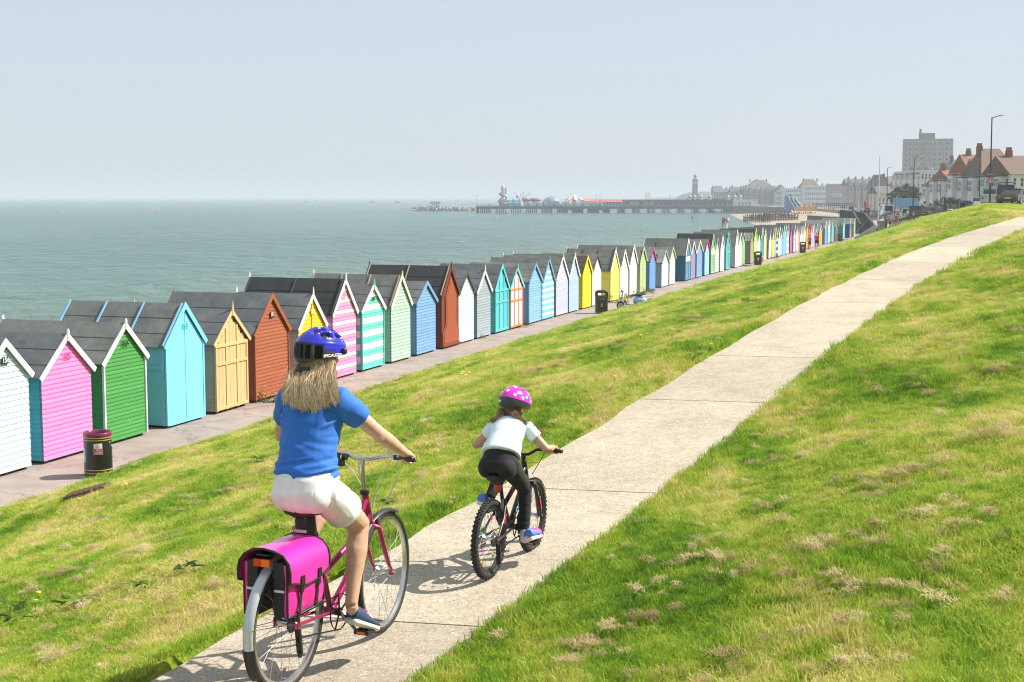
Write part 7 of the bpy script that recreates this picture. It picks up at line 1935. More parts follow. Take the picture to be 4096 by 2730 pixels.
q = deck_at(2299, 10); cr = thing('carousel', 'carousel with red and white striped cone roof on pier', 'carousel', q); rc = sx(2339 - 2259) / 2; zt = P2(2299, 779).z - zd; ze = P2(2299, 799).z - zd
for j in range(16):
    a0, a1 = 2 * math.pi * j / 16, 2 * math.pi * (j + 1) / 16
    MB().add([(rc * math.cos(a0), rc * math.sin(a0), ze), (rc * math.cos(a1), rc * math.sin(a1), ze), (0, 0, zt), (rc * .98 * math.cos(a1), rc * .98 * math.sin(a1), ze - .5), (rc * .98 * math.cos(a0), rc * .98 * math.sin(a0), ze - .5)], [(0, 1, 2), (0, 4, 3, 1)]).build('roof_panel', M_redr if j % 2 else M_wht, cr)
MB().lathe([(1.2, 0), (1.2, ze + .5)], 12).build('drum', plain('carousel_gold', (0.6, 0.4, 0.2)), cr); MB().lathe([(rc * .9, .2), (rc * .9, .6)], 20).build('platform', M_tim, cr)
for j in range(8): MB().tube([(rc * .8 * math.cos(j * .785), rc * .8 * math.sin(j * .785), .5), (rc * .8 * math.cos(j * .785), rc * .8 * math.sin(j * .785), ze)], .1, 5).build('pole', M_stl, cr)
for px in (2112, 2149, 2262, 2298, 2331, 2367, 2400):
    q = deck_at(px, -.2); kk = thing('kiosk', 'small white gabled wooden kiosk on pier deck', 'kiosk', q, 0, 'white kiosks on the pier'); w_ = 2.4
    MB().prism([(-w_, 0, 0), (w_, 0, 0), (w_, 0, 2.0), (0, 0, 3.2), (-w_, 0, 2.0)], (0, 4, 0)).build('wall', M_wht, kk)
    for s in (-1, 1): MB().bar((0, 2, 3.35), (s * (w_ + .4), 2, 1.95), 4.4, .15, up=(0, 0, 1)).build('roof_slope', plain('kiosk_roof', (0.42, 0.42, 0.43)), kk)
    MB().box((0, -.03, 1.1), (1.2, .08, 1.4)).build('hatch', M_gls, kk)
q0, q1 = deck_at(2380, 8), deck_at(2501, 8); ca = thing('market_canopy', 'red awning roofed stall row on pier', 'stall', q0); Lc = q1.x - q0.x
MB().prism([(0, -2.5, 3.4), (0, 2.5, 3.4), (0, 0, 4.6)], (Lc, 0, 0)).build('awning', M_redr, ca); MB().box((Lc / 2, 1, 1.5), (Lc, 3, 3.0)).build('stall_wall', M_wht, ca)
for i in range(9): MB().box((1 + i * (Lc - 2) / 8, -2.4, 1.7), (.15, .15, 3.4)).build('post', M_stl, ca)
for i in range(8): MB().box((2 + i * (Lc - 3) / 8, -.54, 1.7), (1.4, .1, 1.5)).build('opening', M_gls, ca)
q = deck_at(2353, 12); oo = thing('pier_hut', 'orange roofed hut behind carousel on pier', 'hut', q); MB().box((0, 0, 1.6), (8, 5, 3.2)).build('wall', M_wht, oo); MB().prism([(-4.4, -3, 3.2), (-4.4, 3, 3.2), (-4.4, 0, 5.2)], (8.8, 0, 0)).build('roof', plain('roof_orange', (0.55, 0.22, 0.12)), oo)
# pier lamps
for px in (1908, 2383, 2399, 2587, 2676, 2730):
    q = deck_at(px, -1.5); lp = thing('pier_lamp', 'slender lamp post on the pier edge', 'lamp post', q, 0, 'pier lamp posts'); MB().tube([(0, 0, 0), (0, 0, 7)], .10, 5).build('post', M_iron, lp); MB().box((.4, 0, 7), (1.2, .3, .18)).build('lantern', M_iron, lp)
# breakwater with lookout
q = P2(1742, 836, 1050); bw = thing('breakwater', 'low breakwater of pale boulders beyond the pier head', 'breakwater', (0, 0, 0)); rk = random.Random(3)
pts = []
for i in range(360):
    px = rk.uniform(1650, 1910); YY = 1050 + rk.uniform(-4, 6); t = (px - 1650) / 260; hmax = 3.4 * min(1, (px - 1645) / 40) * (1 if px < 1836 else .8)
    p = W(px, 840, YY); pts.append((p.x, YY, SEA_Z + rk.random() * hmax))
rm = []
for k in range(4):
    m_ = MB(); m_.ball((0, 0, 0), (rk.uniform(.8, 1.3), rk.uniform(.8, 1.3), rk.uniform(.5, .9)), 7, 5); m_.v = [(x * rk.uniform(.75, 1.2), y * rk.uniform(.75, 1.2), z * rk.uniform(.75, 1.2)) for x, y, z in m_.v]; me = m_.mesh('boulder'); me.materials.append(plain('boulder_stone', (0.42, 0.40, 0.36), .9, var=.3, scale=.8)); rm.append(me)
for i, p in enumerate(pts[:280]): put('boulder', rm[i % 4], None, bw, loc=p, rot=(rk.random() * 3, rk.random() * 3, rk.random() * 6))
c0, c1 = W(1650, 840, 1056), W(1910, 840, 1056); MB().box(((c0.x + c1.x) / 2, 1056, SEA_Z + 1.2), (c1.x - c0.x, 6, 2.6)).build('core', M_tim, bw)
lk = thing('lookout', 'pale blue lookout platform on legs on the breakwater', 'lookout', (q.x, 1052, SEA_Z + 2)); bl_ = plain('lookout_blue', (0.30, 0.50, 0.66)); zz = W(1740, 812, 1052).z - SEA_Z - 2
MB().box((0, 0, zz), (8.0, 6, 1.8), taper=.98).build('platform', bl_, lk)
for xx in (-2.4, -.8, .8, 2.4): MB().tube([(xx, 0, -1), (xx, 0, zz)], .3, 6).build('leg', bl_, lk)
MB().tube([(-.6, 0, zz), (-.6, 0, W(1738, 780, 1052).z - SEA_Z - 2)], .13, 5).build('mast', bl_, lk)
for px in (1790, 1800, 1848, 1855):
    p = W(px, 834, 1052); figure('distant person standing on the breakwater', (p.x, 1052, SEA_Z + 2.4), 0, 1.75, (0.1, 0.1, 0.14), (0.05, 0.05, 0.06), (0.05, 0.04, 0.03), legs='long', fine=.05, group='people on the breakwater')
# buoys and boats
def buoy(px, py, r, c, label, grp_):
    p = G(px, py, SEA_Z); o = thing('buoy', label, 'buoy', p, 0, grp_); d = p.y * r / FPX
    MB().ball((0, 0, d * .5), d, 10, 8).build('float', plain(f'buoy_{c[0]:.2f}', c, .4), o, smooth=True); MB().lathe([(d * .3, d * 1.3), (d * .2, d * 1.7)], 6).build('top_ring', M_iron, o)
for px, py, r in [(246, 855, 4.2), (609, 843, 4), (1081, 832, 2.5), (1188, 829, 2.5), (1333, 826, 2.2), (1982, 876, 3.4), (1983, 872, 3), (2005, 869.5, 2.6), (2032, 866, 2.6), (2038, 862.5, 2.6), (2320, 879.5, 3), (2361, 861.5, 2.4), (2590, 881, 2.8), (2654, 865, 2.4), (1844, 817, 2)]:
    buoy(px, py, r, (0.85, 0.42, 0.04), 'small orange buoy floating on the sea', 'orange mooring buoys')
buoy(749, 818, 4, (0.8, 0.08, 0.05), 'red-orange channel buoy out among sailing boats', None)
p = G(2769, 884, SEA_Z); bm = thing('beacon', 'red topped marker beacon post in the sea', 'beacon', p); k = p.y / FPX; MB().tube([(0, 0, -1), (0, 0, 14 * k)], .9 * k, 6).build('post', M_iron, bm); MB().box((0, 0, 12 * k), (6 * k, 6 * k, 6 * k)).build('topmark', plain('beacon_red', (0.5, 0.05, 0.05)), bm)
M_sail = plain('sail_white', (0.62, 0.66, 0.70), .7)
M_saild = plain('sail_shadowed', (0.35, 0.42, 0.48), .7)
for i, (px, py, h) in enumerate([(688, 808, 17), (846, 809, 17), (888, 810, 16), (934, 810, 15), (1042, 810, 17), (1093, 810, 16), (1131, 811, 17), (1136, 811, 15), (1168, 812, 17), (1220, 811, 17), (1264, 811, 16), (1443, 812, 10), (1506, 812, 8), (1539, 814, 18), (1645, 814, 18), (1832, 814, 17), (1410, 808, 7), (1303, 812, 8), (310, 808, 6)]):
    Y = 2700 + 130 * (i % 5); p = W(px, py, Y); k = Y / FPX
    o = thing('sailing_boat', 'hazy sailing dinghy far out near the horizon', 'sailing boat', (p.x, Y, SEA_Z), 0, 'distant sailing boats')
    MB().prism([(-4 * k, 0, 1.8 * k), (4.5 * k, 0, 1.8 * k), (3.4 * k, 0, 0), (-3.6 * k, 0, 0)], (0, 1.6, 0)).build('hull', M_wht, o)
    MB().tube([(0, .8, 0), (0, .8, h * k)], .08, 4).build('mast', M_stl, o)
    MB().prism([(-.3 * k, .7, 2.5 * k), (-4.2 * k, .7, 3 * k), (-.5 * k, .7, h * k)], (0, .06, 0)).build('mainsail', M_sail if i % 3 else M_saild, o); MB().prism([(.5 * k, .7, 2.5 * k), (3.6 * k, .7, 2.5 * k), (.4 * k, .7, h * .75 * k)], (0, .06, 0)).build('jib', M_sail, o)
for px, py, lb in [(1226, 812, 'small white motor boat beside the dinghies'), (1487, 817, 'low dark motor boat beyond the breakwater'), (1590, 813, 'grey motor boat left of breakwater')]:
    p = W(px, py, 2500); o = thing('motor_boat', lb, 'motor boat', (p.x, 2500, SEA_Z)); MB().prism([(-5, 0, 2), (6, 0, 2.4), (4, 0, 0), (-4.6, 0, 0)], (0, 3, 0)).build('hull', M_wht if 'white' in lb else M_iron, o); MB().box((-.5, 1.5, 3.2), (4, 2.4, 2.4)).build('cabin', M_wht, o)
for px in (2277, 2290, 2402, 2410): 
    p = G(px, 842, SEA_Z); o = thing('motor_boat', 'small white moored boat seen under the pier', 'boat', p, 0, 'boats moored under the pier'); MB().prism([(-3, 0, 1.2), (3.4, 0, 1.4), (2.4, 0, 0), (-2.6, 0, 0)], (0, 2, 0)).build('hull', M_wht, o); MB().box((0, 1, 1.8), (2, 1.4, 1.2)).build('cabin', M_wht, o)
def wcol(n, c): return plain('town_' + n, c, .8, var=.1, scale=.25)
WINM = {}
def win(w, h, frame, pane):
    key = (round(w, 2), round(h, 2), frame.name)
    if key not in WINM:
        m = MB(); m.box((0, -.03, 0), (w, .12, h)); m.mat(1); m.box((0, -.07, h * .24), (w * .78, .1, h * .38)); m.box((0, -.07, -h * .24), (w * .78, .1, h * .38))
        me = m.mesh('window'); me.materials.append(frame); me.materials.append(pane); WINM[key] = me
    return WINM[key]
M_frm = plain('window_frame_white', (0.70, 0.70, 0.70), .6)
def building(label, x0, x1, ytop, Y, wall, roof, floors, cols, depth=12, pitch=3.0, roofc=None, base=None, chim=(), name='building', rot=0.0, gables=0, ridge='x', winw=.5, hipped=False, cat='building', grp=None, side_win=0):
    p = W((x0 + x1) / 2, ytop, Y); wdt = (x1 - x0) * Y / FPX; z0 = base if base is not None else town_z(p.x, Y) - .5; H = p.z - z0
    rt = thing(name, label, cat, (p.x, Y, z0), rot, grp)
    MB().box((0, depth / 2, H / 2), (wdt, depth, H)).build('wall', wall, rt)
    rm_ = roofc or M_roofd
    if roof == 'pitch':
        if ridge == 'x':
            i = min(depth * .45, wdt * .3) if hipped else 0
            A = [(-wdt / 2 - .3, -.4, H), (wdt / 2 + .3, -.4, H), (wdt / 2 + .3, depth + .4, H), (-wdt / 2 - .3, depth + .4, H), (-wdt / 2 - .3 + i, depth / 2, H + pitch), (wdt / 2 + .3 - i, depth / 2, H + pitch)]
            MB().add(A, [(0, 1, 5, 4), (1, 2, 5), (2, 3, 4, 5), (3, 0, 4), (3, 2, 1, 0)]).build('roof', rm_, rt)
        else:
            MB().prism([(-wdt / 2, -.1, H), (wdt / 2, -.1, H), (0, -.1, H + pitch)], (0, depth, 0)).build('gable', wall, rt)
            for s in (-1, 1): MB().bar((0, depth / 2, H + pitch + .15), (s * (wdt / 2 + .5), depth / 2, H - .25), depth + 1.2, .25).build('roof_slope', rm_, rt)
    elif roof == 'flat': MB().box((0, depth / 2, H + .25), (wdt + .4, depth + .4, .5)).build('parapet', wall, rt)
    fh = H / floors
    for f in range(floors):
        for c in range(cols):
            xx = -wdt / 2 + wdt * (c + .5) / cols
            put('window', win(wdt / cols * winw, fh * .55, M_frm, M_gls), None, rt, loc=(xx, 0, fh * (f + .52)))
    for g in range(gables):
        xx = -wdt / 2 + wdt * (g + .5) / gables; gw = wdt / gables * .36
        MB().prism([(xx - gw, -1.2, H - .2), (xx + gw, -1.2, H - .2), (xx, -1.2, H + pitch * .8)], (0, depth * .5, 0)).build('gable', wall, rt); MB().box((xx, -.6, H * .5), (gw * 1.5, 1.2, H)).build('bay', wall, rt)
        put('window', win(gw * .9, fh * .6, M_frm, M_gls), None, rt, loc=(xx, -1.22, H - fh * .45))
    if side_win:
        for f in range(floors):
            for c in range(side_win): put('window', win(depth / side_win * .45, fh * .5, M_frm, M_gls), None, rt, loc=(-wdt / 2, depth * (c + .5) / side_win, fh * (f + .52)), rot=(0, 0, -R(90)))
        for c in range(side_win // 2):
            yy = depth * (c * 2 + 1) / side_win; MB().box((-wdt / 2 - .5, yy, H * .47), (1.0, depth / side_win * .9, H * .94)).build('bay', wall, rt); MB().box((-wdt / 2 - .5, yy, H * .96), (1.3, depth / side_win, .2)).build('bay_roof', rm_, rt)
            for f in range(floors): put('window', win(depth / side_win * .7, fh * .5, M_frm, M_gls), None, rt, loc=(-wdt / 2 - 1.0, yy, fh * (f + .52)), rot=(0, 0, -R(90)))
    for cx in chim:
        zc = H + (pitch if roof == 'pitch' else 0) * .8; q = MB().box((cx * wdt, depth / 2, zc + .3), (.75, 1.1, 2.0)).build('chimney', wcol('brick', (0.22, 0.12, 0.09)), rt)
        for k in range(3): MB().lathe([(.16, 0), (.14, .6)], 6, c=(cx * wdt - .3 + .3 * k, depth / 2, zc + 1.2)).build('chimney_pot', wcol('pot', (0.35, 0.16, 0.1)), q)
    return rt
stone = wcol('stone', (0.40, 0.37, 0.33)); cream = wcol('cream', (0.60, 0.57, 0.50)); white = M_wht; brick = wcol('brickwall', (0.26, 0.17, 0.13)); grey = wcol('grey', (0.32, 0.33, 0.33)); rred = wcol('roof_red', (0.25, 0.095, 0.06)); rbrn = wcol('roof_brown', (0.16, 0.10, 0.075))
building('white terrace end house with plain dark roof behind the pier', 2855, 2925, 770, 1010, cream, 'pitch', 3, 7, pitch=2.5, chim=(.3,))
building('dark gabled warehouse at left end of sea front terrace', 2855, 2890, 760, 1040, brick, 'pitch', 3, 3, pitch=3)
building('cream terrace with two bays below tall chimneys', 2925, 3010, 770, 1000, cream, 'pitch', 3, 8, pitch=4, gables=2, chim=(-.4, .4))
building('long stone sea front terrace with many bay fronts', 2970, 3105, 772, 985, stone, 'pitch', 3, 12, pitch=5, gables=6, chim=(-.35, 0, .35))
building('tall dark slate roofed block above the stone terrace', 2995, 3090, 748, 1030, grey, 'pitch', 4, 9, pitch=5, chim=(-.4, -.1, .3), hipped=True)
building('white gabled house between terraces', 3105, 3145, 765, 975, white, 'pitch', 3, 4, pitch=4, ridge='y', depth=10)
building('white flat roofed sea front hotel with rows of windows', 3142, 3204, 757, 950, white, 'flat', 4, 8, chim=(.2,))
building('brown hipped roof block behind white hotel', 3204, 3282, 752, 960, brick, 'pitch', 3, 6, pitch=6, roofc=rbrn, hipped=True, chim=(-.3, .4))
building('long white Victorian sea front hotel with parapet', 3222, 3330, 745, 900, white, 'flat', 4, 13, chim=(-.4, -.1, .2, .4))
dol = building('grey and white hotel with roof lettering', 3322, 3390, 740, 860, grey, 'flat', 4, 8)
text('lettering', 'DOLPHIN', 3.0, M_wht, dol, (2.5, -.3, 7.5), (R(90), 0, 0), .05)
building('row of gabled brick bays with slate roof and chimneys', 3388, 3500, 742, 720, stone, 'pitch', 3, 8, pitch=3.4, gables=4, chim=(-.35, -.1, .15, .4))
building('brick gabled house right of flagpole', 3500, 3556, 752, 600, brick, 'pitch', 3, 3, pitch=5.5, ridge='y', depth=14, chim=(.42,))
building('brown roofed house with white dormer beside the tree', 3545, 3610, 758, 620, brick, 'pitch', 2, 4, pitch=4.5, gables=1, roofc=rbrn, chim=(-.3,))
# tower block
p = W((3618 + 3808) / 2, 556.5, 740); wd = (3808 - 3618) * 740 / FPX; tz = town_z(p.x, 740); H = p.z - tz
tb = thing('tower_block', 'tall grey concrete tower block with roof plant room', 'tower block', (p.x, 740, tz), -math.atan2(p.x, 740) * .9); tg = plain('tower_concrete', (0.29, 0.275, 0.255), .85, var=.08, scale=.2)
MB().box((-wd * .28, 9, H / 2), (wd * .44, 18, H)).build('wing', tg, tb); MB().box((wd * .22, 8, H / 2), (wd * .56, 18, H)).build('wing', tg, tb)
z1 = W(3710, 531.6, 740).z - tz; MB().box((-.5, 9, (H + z1) / 2), (61 * 740 / FPX, 8, z1 - H)).build('plant_room', plain('tower_plant', (0.20, 0.20, 0.20)), tb); MB().box((-.5 - 3.4, 5.2, (H + z1 + 2) / 2), (1.1, 1.0, z1 + 2.4 - H)).build('flue', plain('tower_plant', (0.2, 0.2, 0.2)), tb)
fl_h = 20.4 * 740 / FPX; wx = [-.36, -.225, -.125, .135, .235, .375]
for f in range(10):
    z = H - 2.1 - f * fl_h
    if z < 1: break
    for k, fx in enumerate(wx):
        m = win(2.1 if k in (0, 5) else 1.75, 1.25, M_frm, M_gls); put('window', m, None, tb, loc=(fx * wd, -.02 if fx < 0 else -1.02, z - .3))
    MB().box((-wd * .28, -.03, z + .75), (wd * .44, .1, .12)).build('floor_band', M_frm, tb); MB().box((wd * .22, -1.03, z + .75), (wd * .56, .1, .12)).build('floor_band', M_frm, tb)
# clock tower
p = W(2781, 700, 960); ck = thing('clock_tower', 'tall pale stone clock tower with cupola behind pier', 'clock tower', (p.x, 960, 0)); zt = lambda y: W(2781, y, 960).z; cs = plain('clock_stone', (0.46, 0.44, 0.40), .8, var=.1, scale=.4); kx = 960 / FPX
MB().box((0, 0, zt(775) / 2), (26 * kx, 26 * kx, zt(775))).build('base', cs, ck)
MB().box((0, 0, (zt(775) + zt(745)) / 2), (15 * kx, 15 * kx, zt(745) - zt(775))).build('shaft_core', cs, ck)
for s in (-1, 1):
    for u_ in (-1, 1): MB().lathe([(1.8 * kx, zt(775)), (1.6 * kx, zt(745))], 8, c=(s * 8.5 * kx, u_ * 8.5 * kx, 0)).build('column', cs, ck)
MB().box((0, 0, zt(744)), (23 * kx, 23 * kx, 3 * kx)).build('cornice', cs, ck); MB().box((0, 0, (zt(743) + zt(720)) / 2), (19 * kx, 19 * kx, zt(720) - zt(743))).build('clock_stage', cs, ck); MB().box((0, 0, zt(719)), (22 * kx, 22 * kx, 2 * kx)).build('cornice', cs, ck)
MB().lathe([(4.5 * kx, zt(719) + .1), (4.5 * kx, zt(706))], 10).build('lantern', cs, ck)
for k in range(6): MB().box((math.cos(k) * 5 * kx, math.sin(k) * 5 * kx, zt(712)), (1.2 * kx, 1.2 * kx, 11 * kx)).build('lantern_pillar', cs, ck)
MB().lathe([(6.2 * kx, zt(706)), (5.5 * kx, zt(703)), (3.2 * kx, zt(699)), (.5 * kx, zt(694)), (.2 * kx, zt(686))], 12).build('cupola', plain('lead_dome', (0.32, 0.36, 0.38)), ck, smooth=True)
f_ = MB(); f_.lathe([(5 * kx, -.1), (5 * kx, .1)], 20, c=(0, -9.7 * kx, zt(731)), M=RX90); cf = f_.build('clock_face', M_wht, ck); h_ = MB(); h_.box((0, -9.9 * kx, zt(731) + 1.5 * kx), (.5 * kx, .1, 4 * kx)); h_.box((1.2 * kx, -9.9 * kx, zt(731)), (2.6 * kx, .1, .5 * kx)); h_.build('clock_hand', M_iron, cf)
# domed pavilion by the pier
for k, px in enumerate((2760, 2778, 2804, 2839, 2912, 2939, 2961)):
    p = W(px, 800, 945); o = thing('dome_turret', 'small dark lead dome on white turret behind the pier', 'pavilion', (p.x, 945, zd - 1), 0, 'domed turrets of the central pavilion'); r_ = 7.5 * 945 / FPX
    MB().lathe([(r_ * .85, 0), (r_ * .85, W(px, 792, 945).z - zd + 1)], 10).build('turret', M_wht, o); zz = W(px, 792, 945).z - zd + 1; MB().lathe([(r_ * 1.1, zz), (r_ * 1.0, zz + r_ * .5), (r_ * .6, zz + r_ * 1.1), (.15, zz + r_ * 1.6), (.08, zz + r_ * 2.2)], 12).build('dome', plain('lead_dome', (0.32, 0.36, 0.38)), o, smooth=True)
p = W(2860, 806, 942); o = thing('pavilion', 'long low white pavilion behind the pier shelter', 'pavilion', (p.x, 950, zd - 2)); MB().box((0, 5, 3.2), (200 * 945 / FPX, 10, 6.5)).build('wall', M_wht, o); MB().box((0, 5, 6.7), (204 * 945 / FPX, 11, .5)).build('roof', M_roofd, o)
for i in range(16): MB().box((-14 + i * 1.9, -.05, 4.2), (1.1, .1, 2)).build('window', M_gls, o)
p = W(2986, 812, 900); o = thing('pier_entrance', 'white crenellated pier entrance building with red doors', 'building', (p.x, 900, W(2986, 828, 900).z)); wd = 89 * 900 / FPX; MB().box((0, 4, 2), (wd, 8, 4.0)).build('wall', M_wht, o)
for i in range(9): MB().box((-wd / 2 + .7 + i * (wd - 1.4) / 8, 0, 4.3), (.9, .5, .9)).build('merlon', M_wht, o)
for i in range(4): MB().box((-wd / 2 + 2.5 + i * 2.2, -.05, 1.6), (1.3, .12, 2.2)).build('door', plain('door_red', (0.5, 0.05, 0.07)), o)
# sea wall right of the pier, beach groynes
a0, a1 = W(2942, 828, 868), W(3160, 833, 700); sw = thing('sea_wall', 'dark stone sea wall between pier and beach', 'wall', (0, 0, 0)); MB().bar((a0.x, 868, -1.7), (a1.x, 700, -1.7), 1.0, 4.6).build('masonry', plain('seawall_stone', (0.12, 0.12, 0.115), .9, var=.3, scale=.3), sw)
rl = MB(); d_ = a1 - a0
for k in range(60): t = k / 59; rl.tube([(a0.x + d_.x * t, a0.y + d_.y * t, .5), (a0.x + d_.x * t, a0.y + d_.y * t, 1.7)], .05, 4)
rl.tube([(a0.x, a0.y, 1.7), (a1.x, a1.y, 1.7)], .05, 4); rl.build('railing', M_frm, sw)
M_gro = plain('groyne_timber', (0.035, 0.034, 0.036), .9, var=.3, scale=.5)
for k, (xa, ya, xb, yb) in enumerate([(3000, 880, 3150, 868), (3010, 886, 3180, 874), (3040, 878, 3200, 862), (3050, 892, 3190, 882), (3080, 870, 3230, 856), (3120, 884, 3240, 866), (3130, 866, 3250, 852), (2975, 887, 3080, 880), (3060, 874, 3160, 862), (3160, 880, 3260, 870)]):
    A, B_ = G(xa, ya, SEA_Z), G(xb, yb, -3.0); gr = thing('groyne', 'dark timber groyne running down the shingle into sea', 'groyne', (0, 0, 0), 0, 'timber groynes on the beach'); n = 14
    for i in range(n):
        t = i / (n - 1); x, y = A.x + (B_.x - A.x) * t, A.y + (B_.y - A.y) * t; zb_ = SEA_Z - .5; MB().box((x, y, (zb_ + SEA_Z + 2.6 + 1.0 * t) / 2), (.4, .4, SEA_Z + 2.6 + 1.0 * t - zb_ + (i % 3) * .5)).build('post', M_gro, gr)
    for z in (.5, 1.1, 1.7): MB().bar((A.x, A.y, SEA_Z + z), (B_.x, B_.y, SEA_Z + z + 1.0), .22, .4).build('plank', M_gro, gr)
# inflatable slides and pirate ship
p = W(3175, 838, 640); o = thing('inflatable_slide', 'big blue and white inflatable slide on the sea front', 'inflatable', (p.x, 640, town_z(p.x, 640) - .3)); ib = plain('slide_blue', (0.04, 0.17, 0.48), .5); zh = W(3175, 784, 640).z - o.location.z
MB().prism([(-3.4, 0, 0), (3.6, 0, 0), (1.8, 0, zh * .78), (-3.4, 0, zh)], (0, 5, 0)).build('body', ib, o)
for k in range(3): MB().tube([(-2.6 + k * 1.7, -.3, zh * (.97 - .07 * k)), (-1.5 + k * 1.7, -.35, zh * .55), (-.7 + k * 1.7, -.35, zh * .45), (.4 + k * 1.6, -.4, .8)], .22, 6).build('lane_wall', M_wht, o)
MB().ball((-1.2, .5, zh + .3), (.9, .6, .6), 10, 8).build('top_ornament', ib, o)
p = W(3226, 840, 600); o = thing('pirate_ship_inflatable', 'orange inflatable pirate ship beside blue slide', 'inflatable', (p.x, 600, town_z(p.x, 600) - .3)); io = plain('inflatable_orange', (0.62, 0.30, 0.10), .5)
MB().prism([(-4.2, 0, 0), (4.4, 0, 0), (4.8, 0, 2.0), (-4.8, 0, 1.8)], (0, 4, 0)).build('hull', io, o)
for xx, h in ((-2.5, 2.6), (-.6, 3.2), (1.4, 2.8), (3.4, 3.9)): MB().lathe([(.4, 1.6), (.45, h), (.1, h + .5)], 8, c=(xx, .5, 0)).build('turret', io if xx != -.6 else plain('inflatable_red', (0.55, 0.12, 0.06)), o)
# far hills
def hill(pts, Y, name, c):
    mb = MB(); V = []
    for x, y in pts: q = W(x, y, Y); V += [(q.x, Y, -6), (q.x, Y, q.z), (q.x * 1.15, Y * 1.15, q.z * 1.02)]
    mb.add(V, [(3 * i + j, 3 * i + 3 + j, 3 * i + 4 + j, 3 * i + 1 + j) for i in range(len(pts) - 1) for j in range(2)]); mb.build(name, plain('hill_green', c, .95, var=.3, scale=.01), kind='structure', smooth=True)
hill([(2690, 800), (2720, 782), (2760, 770), (2800, 767), (2870, 768), (2950, 770), (3100, 772)], 2600, 'hill', (0.12, 0.15, 0.10))
hill([(3380, 770), (3450, 735), (3500, 712), (3560, 706), (3620, 690), (3700, 690), (3900, 720)], 1350, 'hill', (0.09, 0.12, 0.07))
p = W(2590, 797, 4200); o = thing('twin_church_towers', 'faint twin church towers on the far headland', 'church', (p.x, 4200, -4)); kk = 4200 / FPX
for s in (-1, 1): MB().box((s * 6 * kk, 0, 17 * kk), (8 * kk, 8 * kk, 34 * kk + 0.0)).build('tower', stone, o)
hill([(2560, 798), (2585, 793), (2620, 792), (2690, 790), (2720, 788)], 4150, 'hill', (0.12, 0.15, 0.10))
rk = random.Random(9)
for k in range(16):
    px = 3545 + rk.random() * 75; py = 716 + rk.random() * 24; q = W(px, py, 1300); h = thing('house', 'tiny hazy house on the far hillside', 'house', (q.x, 1300 - 5 * rk.random(), q.z - 6), 0, 'houses on the far hillside'); MB().box((0, 0, 2.5), (7, 6, 5)).build('wall', white if k % 2 else stone, h); MB().prism([(-3.8, -3.3, 5), (-3.8, 3.3, 5), (-3.8, 0, 8)], (7.6, 0, 0)).build('roof', rred if k % 3 else M_roofd, h)
def at_road(px, Y):
    x = W(px, 800, Y).x; return Vector((x, Y, land_z(x, Y)))
lb_ = lambda px, Y: at_road(px, Y).z - .3
building('white house with broad brown tiled roof at end of street', 4046, 4190, 698, 200, white, 'pitch', 2, 5, pitch=2.8, roofc=rbrn, base=lb_(4080, 200), chim=(-.18,), winw=.4, side_win=4)
building('house with high brown hipped roof and tall brick chimney', 3930, 4078, 700, 228, white, 'pitch', 2, 5, pitch=4.4, roofc=rbrn, base=lb_(4000, 228), hipped=True, chim=(-.30,), depth=11, side_win=4)
building('red tiled gabled house with white upper bays', 3884, 3985, 690, 255, white, 'pitch', 2, 4, pitch=3.4, roofc=rred, base=lb_(3930, 255), gables=2, chim=(-.2,), side_win=4)
building('low red roofed house with white bay windows beside hedge', 3800, 3892, 716, 280, white, 'pitch', 2, 4, pitch=1.9, roofc=rred, base=lb_(3850, 280), gables=2, chim=(-.42, .45), side_win=4)
building('small white house with red hipped roof and dark balcony', 3768, 3822, 738, 290, white, 'pitch', 2, 3, pitch=1.6, roofc=rred, base=lb_(3790, 290), hipped=True, side_win=4)
building('grey slate roofed block behind red roofed houses', 3812, 3915, 668, 400, grey, 'pitch', 4, 6, pitch=2.2, base=2.0, hipped=True, chim=(-.3, .2))
building('long white rendered terrace below tower block', 3684, 3782, 688, 430, white, 'flat', 4, 7, base=1.6, chim=(-.3, .0, .3), depth=30, side_win=10)
building('pale yellow gabled seaside shop beside the tree', 3512, 3572, 775, 480, cream, 'pitch', 1, 4, pitch=2.6, base=1.0)
sc_ = thing('scaffolding', 'steel scaffolding against the white terrace end wall', 'scaffolding', (0, 0, 0)); p0 = W(3778, 775, 395); p1 = W(3816, 670, 395)
for i in range(5):
    x = p0.x + (p1.x - p0.x) * i / 4; MB().tube([(x, 395, p0.z - 4), (x, 395, p1.z)], .09, 5).build('standard', M_stl, sc_)
for k in range(6):
    z = p0.z + (p1.z - p0.z) * k / 5; MB().tube([(p0.x - .5, 395, z), (p1.x + .5, 395, z)], .08, 5).build('ledger', M_stl, sc_); MB().box(((p0.x + p1.x) / 2, 395.6, z - .1), (p1.x - p0.x, 1.0, .08)).build('deck_board', M_tim, sc_)
MB().box(((p0.x + p1.x) / 2, 398, (p0.z + p1.z) / 2 - 1.5), (p1.x - p0.x + .6, 3, p1.z - p0.z + 5)).build('sheeting', plain('scaffold_sheet', (0.34, 0.36, 0.36), .8, var=.2, scale=.4), sc_)
ho = thing('hoarding', 'blue painted builders hoarding along the road', 'hoarding', (0, 0, 0)); bl2 = plain('hoarding_blue', (0.16, 0.36, 0.56), .6)
a0, a1 = W(3570, 822, 330), W(3672, 822, 330); zt = W(3600, 793, 330).z
for i in range(9):
    xx = a0.x + (a1.x - a0.x) * (i + .5) / 9; MB().box((xx, 330, zt - 1.1), ((a1.x - a0.x) / 9 - .06, .08, 2.2)).build('panel', bl2, ho)
for i in range(10): MB().box((a0.x + (a1.x - a0.x) * i / 9, 330.1, zt - 1.6), (.12, .1, 3.2)).build('post', M_tim, ho)
